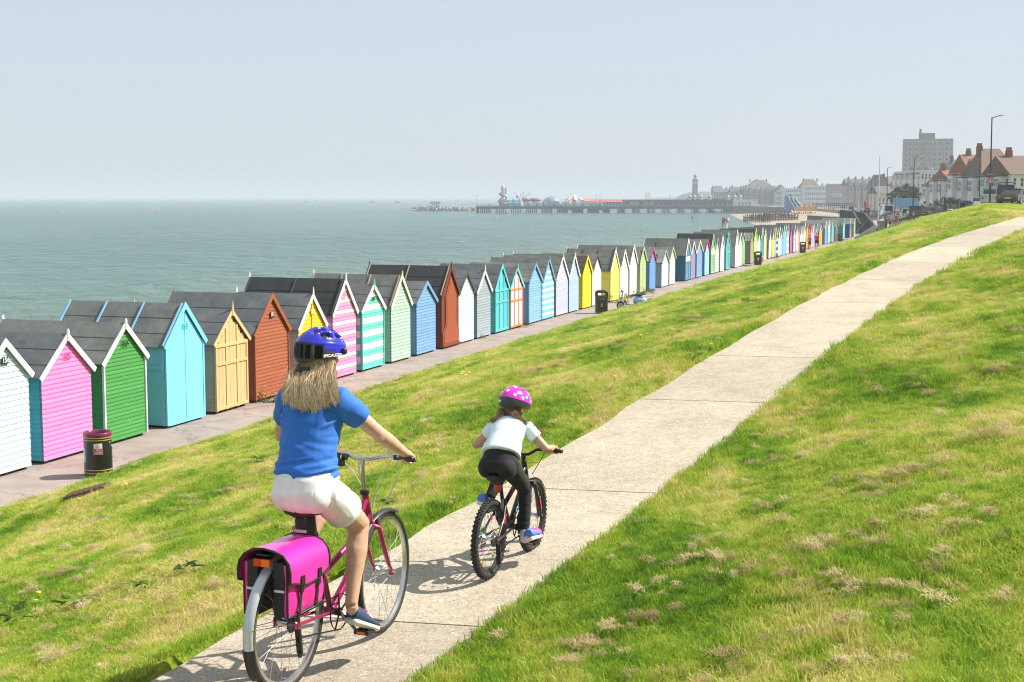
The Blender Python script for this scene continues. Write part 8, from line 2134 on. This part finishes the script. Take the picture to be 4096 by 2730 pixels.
def tree(label, loc, h, rx, rz, n, c, seed, name='tree', cat='tree', trunk=True):
    r_ = random.Random(seed); rt = thing(name, label, cat, loc); q = MB(); cl = []
    for i in range(int(n / 40)):
        a, u, v = r_.uniform(0, 6.28), r_.uniform(-1, 1), r_.random() ** .4; s = math.sqrt(1 - u * u); cl.append(Vector((rx * v * s * math.cos(a), rx * .7 * v * s * math.sin(a), h - rz + rz * v * u)))
    for c0 in cl:
        cr_ = min(rx, rz) * r_.uniform(.16, .30)
        for k in range(40):
            d = Vector((r_.gauss(0, 1), r_.gauss(0, 1), r_.gauss(0, .8))); d = d.normalized() * cr_ * r_.random() ** .4; l = .05 * h * r_.uniform(.5, 1.1); a = Vector((r_.gauss(0, 1), r_.gauss(0, 1), r_.gauss(0, 1))).normalized() * l; b_ = a.orthogonal().normalized() * l * .6
            p = c0 + d; q.add([p - a, p + b_, p + a, p - b_], [(0, 1, 2, 3)])
    q.build('crown', leafy(f'leaf_{c[0]:.2f}_{c[1]:.2f}', c), rt)
    t = MB()
    if trunk:
        t.tube([(0, 0, -.3), (.05 * h, 0, h * .35), (0, 0, h * .7)], [h * .04, h * .03, h * .012], 8)
        for k in range(5): a = k * 1.25; t.tube([(0, 0, h * .35), (math.cos(a) * rx * .4, math.sin(a) * rx * .3, h * .6), (math.cos(a) * rx * .75, math.sin(a) * rx * .5, h * .78)], [h * .018, h * .012, h * .005], 5)
    else:
        for k in range(6): t.tube([(rx * (-.8 + .3 * k), 0, -.2), (rx * (-.8 + .3 * k), 0, h * .8)], .05, 5)
    t.build('trunk' if trunk else 'stems', plain('bark', (0.09, 0.07, 0.05), .9, var=.3), rt)
    return rt
DG = (0.040, 0.070, 0.025)
p = at_road(3600, 345); tree('round dark green tree left of the white terrace', (p.x, 345, p.z - .4), W(3600, 752, 345).z - p.z + .4, 2.6, 1.9, 2400, DG, 1); p = at_road(3640, 345); tree('wide dark green tree in front of white terrace', (p.x, 346, p.z - .4), W(3640, 742, 345).z - p.z + .4, 2.9, 2.3, 3000, DG, 2)
p = at_road(3578, 340); tree('small bushy tree beside the blue hoarding', (p.x, 341, p.z - .4), W(3578, 768, 340).z - p.z + .4, 1.6, 1.2, 1200, (0.06, 0.09, 0.035), 3)
for k, (px, py, Y, rx, c) in enumerate([(3705, 808, 250, 1.6, (0.07, 0.11, 0.03)), (3745, 796, 245, 2.2, (0.05, 0.09, 0.025)), (3790, 785, 240, 2.2, (0.055, 0.10, 0.025)), (3828, 790, 236, 1.6, (0.06, 0.09, 0.03)), (3868, 806, 225, 1.0, (0.07, 0.10, 0.04))]):
    p = at_road(px, Y); tree(['low hedge at foot of garden slope', 'clipped green hedge climbing towards the houses', 'tall garden hedge beside white bays', 'dark shrub at end of garden hedge', 'small shrub between hedge and parked cars'][k], (p.x, Y, p.z - .3), max(1.2, W(px, py, Y).z - p.z + .3), rx, max(.6, (W(px, py, Y).z - p.z) * .5), 1200, c, 20 + k, 'hedge', 'hedge', False)
M_lamp = plain('lamp_black', (0.02, 0.021, 0.022), .5)
def lamp(label, px, ytop, pxb, Y, arm, grp='street lamps along the sea front road'):
    b0 = at_road(pxb, Y); tp = W(px, ytop, Y); rt = thing('street_lamp', label, 'street lamp', (b0.x, Y, b0.z - .2), 0, grp); dx = tp.x - b0.x; h = tp.z - b0.z + .2; ad = W(px + arm[0], ytop + arm[1], Y) - tp
    MB().tube([(0, 0, 0), (dx * .15, 0, 1.2), (dx, 0, h)], [.10, .085, .055], 8).build('post', M_lamp, rt); MB().tube([(dx, 0, h - .05), (dx + ad.x * .55, 0, h + ad.z * .7)], .035, 6).build('arm', M_lamp, rt)
    MB().tube([(dx + ad.x * .5, 0, h + ad.z * .65), (dx + ad.x * .75, 0, h + ad.z * .9), (dx + ad.x, 0, h + ad.z)], [(.05, .12), (.06, .16), (.02, .08)], 8).build('lantern', plain('lantern_grey', (0.45, 0.46, 0.46), .4), rt, smooth=True)
    return rt, dx, h
la, dx, h = lamp('tall black street lamp carrying triangular warning sign', 3968, 471, 3960, 128, (55, -11))
lamp('tall black street lamp beside seated man on bench', 3657.6, 629, 3653.5, 196, (38, -7)); lamp('black street lamp left of the trees near camper van', 3550, 673, 3549, 262, (22, -5)); lamp('grey street lamp beside white flagpole', 3501, 705, 3501, 330, (10, -3)); lamp('slim street lamp left of white flagpole', 3485.5, 723, 3485, 350, (20, 0))
lamp('street lamp leaning over road before the red gabled house', 3920, 645, 3919, 190, (-66, -16)); lamp('street lamp on far kerb before the white terrace', 3764.5, 684, 3764, 250, (-56, -11)); lamp('street lamp on far kerb left of terrace lamp', 3701, 710, 3700, 300, (-41, -9)); lamp('most distant street lamp on far kerb beside the trees', 3640, 735, 3640, 345, (-25, -6))
sg = thing('road_sign', 'triangular red bordered road narrows sign on tall street lamp', 'road sign', (0, 0, 0)); c = W(3962, 722, 127.7); k = 127.7 / FPX
def tri(s, y, oz=0): return [(c.x - 17 * k * s, y, c.z - 11.5 * k * s + oz), (c.x + 17 * k * s, y, c.z - 11.5 * k * s + oz), (c.x, y, c.z + 18.5 * k * s + oz)]
MB().prism(tri(1.0, 127.7), (0, .02, 0)).build('plate', plain('sign_red', (0.6, 0.06, 0.03), .5), sg); MB().prism(tri(.68, 127.68, -.03), (0, .015, 0)).build('face_panel', M_frm, sg)
for s in (-1, 1): q = MB(); q.bar((c.x + s * 4 * k, 127.66, c.z - 7 * k), (c.x + s * 4 * k, 127.66, c.z - 2 * k), 1.8 * k, .01, up=(0, 1, 0)); q.bar((c.x + s * 4 * k, 127.66, c.z - 2 * k), (c.x + s * 2 * k, 127.66, c.z + 5 * k), 1.8 * k, .01, up=(0, 1, 0)); q.build('symbol_line', M_lamp, sg)
MB().box((c.x, 127.78, c.z + .55), (.5, .2, .05)).build('sign_lamp', M_frm, sg)
b0 = at_road(3514, 232); fp_ = thing('flagpole', 'tall white flagpole at head of the steps', 'flagpole', (b0.x, 232, b0.z - .6)); MB().tube([(0, 0, 0), (0.05, 0, W(3514, 632, 232).z - b0.z + .6)], [.11, .06], 8).build('pole', M_frm, fp_); MB().ball((.05, 0, W(3514, 630, 232).z - b0.z + .65), .12, 8, 6).build('truck', M_frm, fp_)
M_cg = plain('car_glass', (0.015, 0.018, 0.02), .08, coat=.5); M_tl = plain('tail_lamp', (0.45, 0.015, 0.015), .2); M_hl = plain('head_lamp', (0.75, 0.75, 0.72), .15)
CARP = {}
def car(label, px, Y, paint, kind='hatch', rz=None, grp=None, back=True):
    p = at_road(px, Y); rt = thing('parked_car', label, 'car', (p.x, p.y, p.z + .03), (HEAD if rz is None else rz), grp)
    L, Wd, H, hood, c0, c1, tail = {'hatch': (4.0, 1.72, 1.48, .95, .62, .98, .86), 'suv': (4.5, 1.88, 1.80, 1.10, .60, .99, .93), 'sedan': (4.5, 1.78, 1.42, .92, .66, .86, .80), 'van': (5.2, 1.95, 2.10, 1.15, .80, 1.0, .97), 'offroad': (4.6, 1.80, 2.02, 1.18, .62, 1.0, 1.0), 'camper': (6.0, 2.2, 2.75, 1.15, .84, 1.0, 1.0)}[kind]
    key = (kind, paint)
    def ring(x, hw, z0, z1, rnd=.12):
        return [(x, -hw * .92, z0), (x, hw * .92, z0), (x, hw, z0 + rnd), (x, hw, (z0 + z1) / 2), (x, hw * .97, z1 - rnd * .6), (x, hw * .86, z1), (x, -hw * .86, z1), (x, -hw * .97, z1 - rnd * .6), (x, -hw, (z0 + z1) / 2), (x, -hw, z0 + rnd)]
    def loft(rs, name, mat, sm=30):
        V = [v for r_ in rs for v in r_]; n = len(rs[0]); F = [(i * n + j, i * n + (j + 1) % n, (i + 1) * n + (j + 1) % n, (i + 1) * n + j) for i in range(len(rs) - 1) for j in range(n)] + [tuple(range(n))[::-1], tuple(range((len(rs) - 1) * n, len(rs) * n))]
        return put(name, smooth_by_angle(MB().add(V, F).mesh(name), sm), mat, rt)
    w = Wd / 2; f, b = L / 2, -L / 2; belt = hood + .02
    loft([ring(b, w * .88, .38, belt * .9), ring(b + .12, w * .97, .25, belt), ring(b + L * .3, w, .22, belt + .02), ring(f - L * .3, w, .22, belt), ring(f - .35, w * .96, .25, hood * .84), ring(f, w * .84, .35, hood * .66)], 'body', paint)
    xr0, xr1 = b + L * (1 - c1) + .02, b + L * c0            # cabin from rear to windscreen foot
    xt0, xt1 = b + L * (1 - tail) + (.12 if kind != 'sedan' else .55), b + L * (c0 - (.20 if kind not in ('offroad', 'van', 'camper') else .08))
    def cab(x, z, hw): return [(x, -hw, z), (x, hw, z)]
    V = [(xr0, -w * .93, belt - .04), (xr0, w * .93, belt - .04), (xr1, w * .93, belt - .04), (xr1, -w * .93, belt - .04), (xt0, -w * .80, H - .06), (xt0, w * .80, H - .06), (xt1, w * .80, H - .06), (xt1, -w * .80, H - .06)]
    MB().add(V, [(0, 1, 5, 4)[::-1], (1, 2, 6, 5)[::-1], (2, 3, 7, 6)[::-1], (3, 0, 4, 7)[::-1], (4, 5, 6, 7)]).build('glasshouse', M_cg if kind not in ('van', 'camper') else paint, rt)
    MB().box(((xt0 + xt1) / 2, 0, H - .035), (xt1 - xt0 + .1, w * 1.62, .07)).build('roof', paint, rt)
    for s in (-1, 1):
        for u in (0, .42, 1.0):
            A = Vector((xr0 + (xr1 - xr0) * u, s * w * .94, belt - .03)); B_ = Vector((xt0 + (xt1 - xt0) * u, s * w * .81, H - .05)); MB().bar(A, B_, .07, .05, up=(0, 1, 0)).build('pillar', paint, rt)
        for x in (f - L * .19, b + L * .2):
            o = MB(); o.lathe([(.12, -.1), (.32, -.1), (.335, -.06), (.335, .06), (.32, .1), (.12, .1)], 18, c=(x, s * (w - .09), .335), M=RX90); wo = o.build('wheel', M_rub, rt); MB().lathe([(.20, -.108), (.20, .108)], 12, c=(x, s * (w - .09), .335), M=RX90).build('rim', M_alu, wo)
        MB().box((b - .0, s * w * .74, belt * .82), (.10, w * .22, .24)).build('tail_light', M_tl, rt); MB().box((f - .12, s * w * .66, hood * .70), (.2, w * .3, .13)).build('headlight', M_hl, rt); MB().box((xr1 - .15, s * (w + .08), belt + .05), (.12, .18, .12)).build('wing_mirror', paint, rt)
    MB().box((b - .03, 0, belt * .62), (.06, .52, .11)).build('number_plate', plain('plate_yellow', (0.75, 0.55, 0.05)), rt); MB().box((b - .0, 0, .42), (.14, Wd * .9, .16)).build('bumper', M_blk, rt)
    if kind in ('van', 'camper'):
        q = Vector((xr0, 0, (belt + H) / 2)); MB().box((xr0 - .02 + (xt0 - xr0) * .5, 0, (belt + H) / 2), (.05, w * 1.3, (H - belt) * .6)).build('rear_window', M_cg, rt)
        for s in (-1, 1): MB().box((xt1 - .6, s * w * .885, (belt + H) / 2), (.9, .05, (H - belt) * .55)).build('side_window', M_cg, rt)
    if kind == 'offroad':
        rk_ = MB()
        for s in (-1, 1): rk_.tube([(xt0, s * w * .78, H + .22), (xt1, s * w * .78, H + .22)], .03, 5)
        for i in range(6): x = xt0 + (xt1 - xt0) * i / 5; rk_.tube([(x, -w * .78, H + .02), (x, -w * .78, H + .22), (x, w * .78, H + .22), (x, w * .78, H + .02)], .025, 5)
        rk_.build('roof_rack', M_blk, rt); MB().lathe([(.34, -.1), (.34, .1)], 18, c=(b - .16, .1, 1.0), M=Matrix.Rotation(R(90), 3, 'Y')).build('spare_wheel', M_rub, rt); MB().box((b - .02, -.5, 1.05), (.04, .36, .5)).build('rear_door_panel', paint, rt)
    return rt
pa = lambda n, c: car_paint('car_' + n, c, .25, .2)
cw, cs_, cd, cb_, cgn, crd, cbl, cgy = pa('white', (0.72, 0.72, 0.72)), pa('silver', (0.42, 0.44, 0.46)), pa('graphite', (0.05, 0.055, 0.065)), pa('black', (0.015, 0.015, 0.016)), pa('green_black', (0.012, 0.022, 0.017)), pa('red', (0.40, 0.03, 0.03)), pa('blue', (0.05, 0.10, 0.20)), pa('grey', (0.16, 0.18, 0.20))
car('dark graphite saloon parked at the crest beside black off-roader', 4066, 126, cd, 'sedan', HEAD - .35); car('black off-roader with roof rack and spare wheel', 4030, 140, cgn, 'offroad', HEAD - .1); car('silver van parked left of black off-roader', 3962, 158, cs_, 'van', HEAD - .05); car('white hatchback with red tail lights left of silver van', 3920, 178, cw, 'hatch', HEAD - .1)
car('dark grey hatchback left of white hatchback', 3879, 196, cgy, 'hatch', HEAD); car('dark hatchback behind the benches', 3824, 206, cd, 'hatch', HEAD); car('dark estate car beside wooden bench', 3764, 204, cgy, 'sedan', HEAD + .5); car('blue-black hatchback in the middle of parked row', 3741, 212, cbl, 'suv', HEAD + .35); car('grey hatchback beside blue-black hatchback', 3711, 206, cgy, 'hatch', HEAD + .25)
car('low dark hatchback right of dark off-road car', 3684, 197, cd, 'hatch', HEAD + .2); car('dark off-road car behind seated man', 3657, 196, cd, 'suv', HEAD + .15); car('tall white people carrier with tinted windows', 3628, 203, cw, 'suv', HEAD + .15); car('grey hatchback left of white people carrier', 3603, 212, cs_, 'hatch', HEAD + .15); car('red saloon behind the standing people', 3585, 232, crd, 'sedan', HEAD + .4)
car('white camper van near the blue hoarding', 3548, 272, cw, 'camper', HEAD + .2); car('white camper van far along sea front', 3402, 420, cw, 'camper', HEAD + .2); car('white van before the hedge', 3735, 262, cw, 'van', HEAD + .6)
rk = random.Random(4)
for i in range(16):
    px = 3395 + i * 11.5; Y = 430 - i * 11; k = i % 4
    car(['silver car in the distant sea front car park', 'white car in the distant sea front car park', 'dark car in the distant sea front car park', 'blue car in the distant sea front car park'][k], px, Y, [cs_, cw, cd, cbl][k], 'hatch', HEAD + rk.uniform(-.3, 1.2), ['distant silver parked cars', 'distant white parked cars', 'distant dark parked cars', 'distant blue parked cars'][k])
stn = plain('step_concrete', (0.17, 0.165, 0.15), .9, var=.25, scale=.8); dkw = plain('dark_retaining_stone', (0.055, 0.06, 0.058), .9, var=.3, scale=.6)
sx_, sy_ = W(3466, 900, 224).x, 224.0
stp = thing('steps', 'worn concrete steps climbing from promenade to upper walk', 'steps', (sx_, sy_, 0))
for i in range(15): MB().box((0, i * .32 + 2, .08 + i * .165), (1.5, 4.0 - i * .0, .165)).build('step', stn, stp)
wl = thing('retaining_wall', 'dark retaining wall on seaward side of the steps', 'wall', (sx_, sy_, 0)); MB().prism([(-1.1, 0, 0), (-1.1, 0, 1.6), (-1.1, 5, 3.6), (-1.1, 14, 3.7), (-1.1, 14, 0)], (.3, 0, 0)).build('masonry', dkw, wl)
wr_ = thing('retaining_wall', 'dark retaining wall on landward side of the steps', 'wall', (sx_, sy_, 0)); MB().prism([(.8, -3, 0), (.8, -3, .9), (.8, 5, 3.3), (.8, 12, 3.5), (.8, 12, 0)], (.35, 0, 0)).build('masonry', dkw, wr_)
hrl = MB()
for yy, z in ((-3, 1.9), (0, 2.6), (3, 3.6), (5, 4.3)): hrl.tube([(1, yy, z - 1.1), (1, yy, z)], .035, 5)
hrl.tube([(1, -3, 1.9), (1, 0, 2.6), (1, 5, 4.3)], .035, 5); hrl.build('handrail', M_lamp, wr_)
# low kerb wall at the foot of the far bank
kw = thing('kerb_wall', 'low dark concrete kerb wall with handrail at foot of the far bank', 'wall', (0, 0, 0)); q = MB(); V = []
for s in np.linspace(196, 226, 16):
    for off, dz in ((1.75, -.1), (1.75, .35 + (s - 196) * .035), (2.25, .42 + (s - 196) * .035), (2.25, -.1)): x, y = xy(s, front_t(s) + off); V.append((x, y, dz))
q.add(V, [(4 * i + j, 4 * i + j + 1, 4 * i + j + 5, 4 * i + j + 4) for i in range(15) for j in range(3)] + [(0, 1, 2, 3)]); q.build('masonry', dkw, kw)
hrl = MB(); pts = []
for s in np.linspace(200, 226, 8): x, y = xy(s, front_t(s) + 1.7); pts.append(Vector((x, y, 1.1 + (s - 200) * .09))); hrl.tube([(x, y, 0), (x, y, pts[-1].z)], .03, 4)
hrl.tube(pts, .03, 5); hrl.build('handrail', M_lamp, kw)
p = at_road(3531, 205); pl = thing('gate_pillar', 'square stone pillar with pyramid cap at head of steps', 'pillar', (p.x, 205, p.z - .4)); MB().box((0, 0, .85), (1.0, 1.0, 1.9)).build('shaft', plain('pillar_stone', (0.34, 0.31, 0.25), .9, var=.2), pl); MB().box((0, 0, 1.84), (1.2, 1.2, .12)).build('coping', plain('pillar_stone', (0.34, 0.31, 0.25)), pl); MB().box((0, 0, 2.07), (1.15, 1.15, .36), taper=.1).build('cap', plain('pillar_stone', (0.34, 0.31, 0.25)), pl)
up = thing('promenade_railing', 'dark railing along upper walk above the steps', 'railing', (sx_, sy_, 0)); q = MB()
for k in range(20): q.tube([(-.95, 5 + k * 1.5, 3.6), (-.95, 5 + k * 1.5, 4.8)], .03, 4)
for z in (4.1, 4.45, 4.8): q.tube([(-.95, 5, z), (-.95, 34, z)], .03, 4)
q.build('rails', M_lamp, up)
wk = MB(); wk.box((sx_ + .2, sy_ + 22, 1.2), (3.0, 34, 2.5)); wk.build('upper_walk', stn, kind='structure')
def pers(label, px, Y, h, top, bot, hair, **k2):
    p = at_road(px, Y); return figure(label, (p.x, Y, p.z), k2.pop('rz', HEAD), h, top, bot, hair, fine=.03, **k2)
pers('man in blue shirt standing by gate pillar', 3547, 198, 1.8, (0.06, 0.11, 0.22), (0.03, 0.04, 0.08), (0.1, 0.07, 0.05), legs='long'); pers('woman in pink top and dark skirt walking past parked cars', 3563, 194, 1.62, (0.42, 0.22, 0.24), (0.04, 0.04, 0.05), (0.2, 0.12, 0.07)); pers('woman in red dress walking beside parked cars', 3588, 193, 1.66, (0.42, 0.04, 0.06), (0.3, 0.03, 0.05), (0.18, 0.1, 0.06), dress=True)
pers('bare-chested man sitting on bench at bank crest', 3656, 184, 1.75, (0.62, 0.35, 0.25), (0.05, 0.06, 0.09), (0.06, 0.05, 0.04), sit=True, sleeve=False, rz=HEAD + 2.0)
def bench(label, px, Y, rz):
    p = at_road(px, Y); o = thing('bench', label, 'bench', (p.x, Y, p.z), rz); m_ = plain('bench_wood', (0.05, 0.035, 0.028), .8)
    for k in range(4): MB().box((-.2 + .13 * k, 0, .44), (.10, 1.6, .035)).build('seat_slat', m_, o)
    for k in range(3): MB().box((-.30 - .03 * k, 0, .60 + .14 * k), (.03, 1.6, .10)).build('back_slat', m_, o)
    for s in (-1, 1):
        for xx in (-.24, .24): MB().box((xx, s * .74, .3 if xx > 0 else .45), (.07, .07, .62 if xx > 0 else .95)).build('leg', m_, o)
        MB().box((0, s * .74, .62), (.5, .07, .05)).build('arm_rest', m_, o)
bench('dark wooden bench carrying seated man', 3658, 184, HEAD + 2.0); bench('dark wooden bench at bank crest beside dark hatchback', 3804, 168, HEAD + 1.2); bench('dark wooden bench right of crest litter bin', 3868, 160, HEAD + 1.9); bench('dark wooden bench behind parked estate car', 3770, 175, HEAD + 1.8)
p = at_road(3848, 163); o = thing('litter_bin', 'black litter bin beside bench on bank crest', 'litter bin', (p.x, 163, p.z)); MB().box((0, 0, .5), (.55, .55, 1.0)).build('body', M_bin, o); MB().box((0, 0, 1.15), (.6, .6, .1)).build('lid', M_bin, o)
for s in (-1, 1): MB().box((s * .25, 0, 1.05), (.06, .5, .16)).build('hood_post', M_bin, o)
p = at_road(3836, 164); o = thing('post', 'short rustic wooden post beside crest litter bin', 'post', (p.x, 164, p.z)); MB().tube([(0, 0, -.1), (.02, 0, 1.0)], [.14, .12], 8).build('shaft', plain('post_wood', (0.18, 0.13, 0.08), .9, var=.3), o); MB().lathe([(.15, 1.0), (.05, 1.1)], 8, c=(.02, 0, 0)).build('cap', plain('post_wood', (0.18, 0.13, 0.08)), o)
p = at_road(3787, 170); o = thing('post', 'leaning dark timber post among benches', 'post', (p.x, 170, p.z)); MB().tube([(0, 0, -.1), (-.25, 0, 1.7)], [.13, .11], 8).build('shaft', M_gro, o); MB().box((-.25, 0, 1.72), (.3, .3, .08)).build('cap', M_gro, o)
tops = [(0.55, 0.55, 0.55), (0.10, 0.12, 0.25), (0.40, 0.05, 0.06), (0.05, 0.05, 0.06), (0.35, 0.45, 0.55)]
for k, (px, Y) in enumerate([(3452, 245), (3459, 250), (3466, 247), (3474, 255), (3480, 262), (3444, 262)]):
    z = 2.45; x = W(px, 800, Y).x; figure(['person in white top on upper walk', 'person in navy top on upper walk', 'person in red top on upper walk', 'person in black top on upper walk', 'person in pale blue top on upper walk', 'person in grey top far along upper walk'][k], (x, Y, z), HEAD + 3.14 * (k % 2), 1.72, tops[k % 5], (0.06, 0.06, 0.08), (0.08, 0.06, 0.04), legs='long' if k % 2 else 'bare', fine=.035)
x = W(3463, 800, 240).x; pr = thing('pram', 'dark pushchair with pink blanket on upper walk', 'pushchair', (x, 240, 2.45)); MB().box((0, 0, .65), (.5, .8, .35), taper=1.1).build('seat', M_blk, pr); MB().box((0, -.42, .55), (.46, .1, .4)).build('blanket', plain('blanket_pink', (0.7, 0.35, 0.42)), pr); MB().ball((0, .2, .95), (.3, .3, .3), 10, 8).build('hood', M_blk, pr)
for s in (-1, 1):
    for yy in (-.35, .35): MB().lathe([(.12, -.02), (.12, .02)], 12, c=(s * .25, yy, .12), M=Matrix.Rotation(R(90), 3, 'Y')).build('wheel', M_rub, pr)
MB().tube([(-.22, .4, .7), (-.22, .75, 1.0), (.22, .75, 1.0), (.22, .4, .7)], .015, 6).build('handle', M_stl, pr)
# distant holiday crowd: each a figure copied from four
protos = []
for k, c in enumerate([(0.5, 0.5, 0.5), (0.1, 0.12, 0.2), (0.45, 0.08, 0.06), (0.06, 0.06, 0.07)]):
    protos.append(figure(['distant person in pale top among the sea front crowd', 'distant person in navy top among the sea front crowd', 'distant person in red top among the sea front crowd', 'distant person in dark top among the sea front crowd'][k], (0, 0, 0), rk.uniform(0, 6), 1.72, c, (0.08, 0.09, 0.12), (0.06, 0.05, 0.04), fine=.06, legs='bare' if k % 2 else 'long', group=['crowd in pale tops', 'crowd in navy tops', 'crowd in red tops', 'crowd in dark tops'][k]))
spots = []
for i in range(40): px = rk.uniform(1910, 2930); q = W(px, 820, YP - 1.2); spots.append((q.x, YP - 1.2 + rk.random() * 1.0, zd))
for i in range(22): px = rk.uniform(3040, 3150); Y = rk.uniform(760, 840); x = W(px, 820, Y).x; spots.append((x, Y, max(town_z(x, Y), -.02)))
for i in range(12): px = rk.uniform(3290, 3420); Y = rk.uniform(400, 520); x = W(px, 820, Y).x; spots.append((x, Y, town_z(x, Y)))
used = [False] * 4
for i, sp_ in enumerate(spots):
    k = i % 4; o = protos[k] if not used[k] else copy_tree(protos[k]); used[k] = True; o.location = sp_; o.rotation_euler = (0, 0, rk.uniform(0, 6.28))
for k, (px, Y) in enumerate([(3430, 300), (3438, 300)]):
    x = W(px, 800, Y).x; z = town_z(x, Y); o = thing('banner_flag', ['tall white feather banner on sea front', 'tall red feather banner on sea front'][k] , 'banner', (x + (1.0 if k else 0), Y, z)); MB().tube([(0, 0, 0), (0, 0, 3.6)], .03, 5).build('pole', M_stl, o); MB().prism([(.02, 0, .8), (.55, 0, 1.0), (.6, 0, 2.6), (.3, 0, 3.4), (.02, 0, 3.6)], (0, .03, 0)).build('cloth', M_frm if k == 0 else M_redr, o)
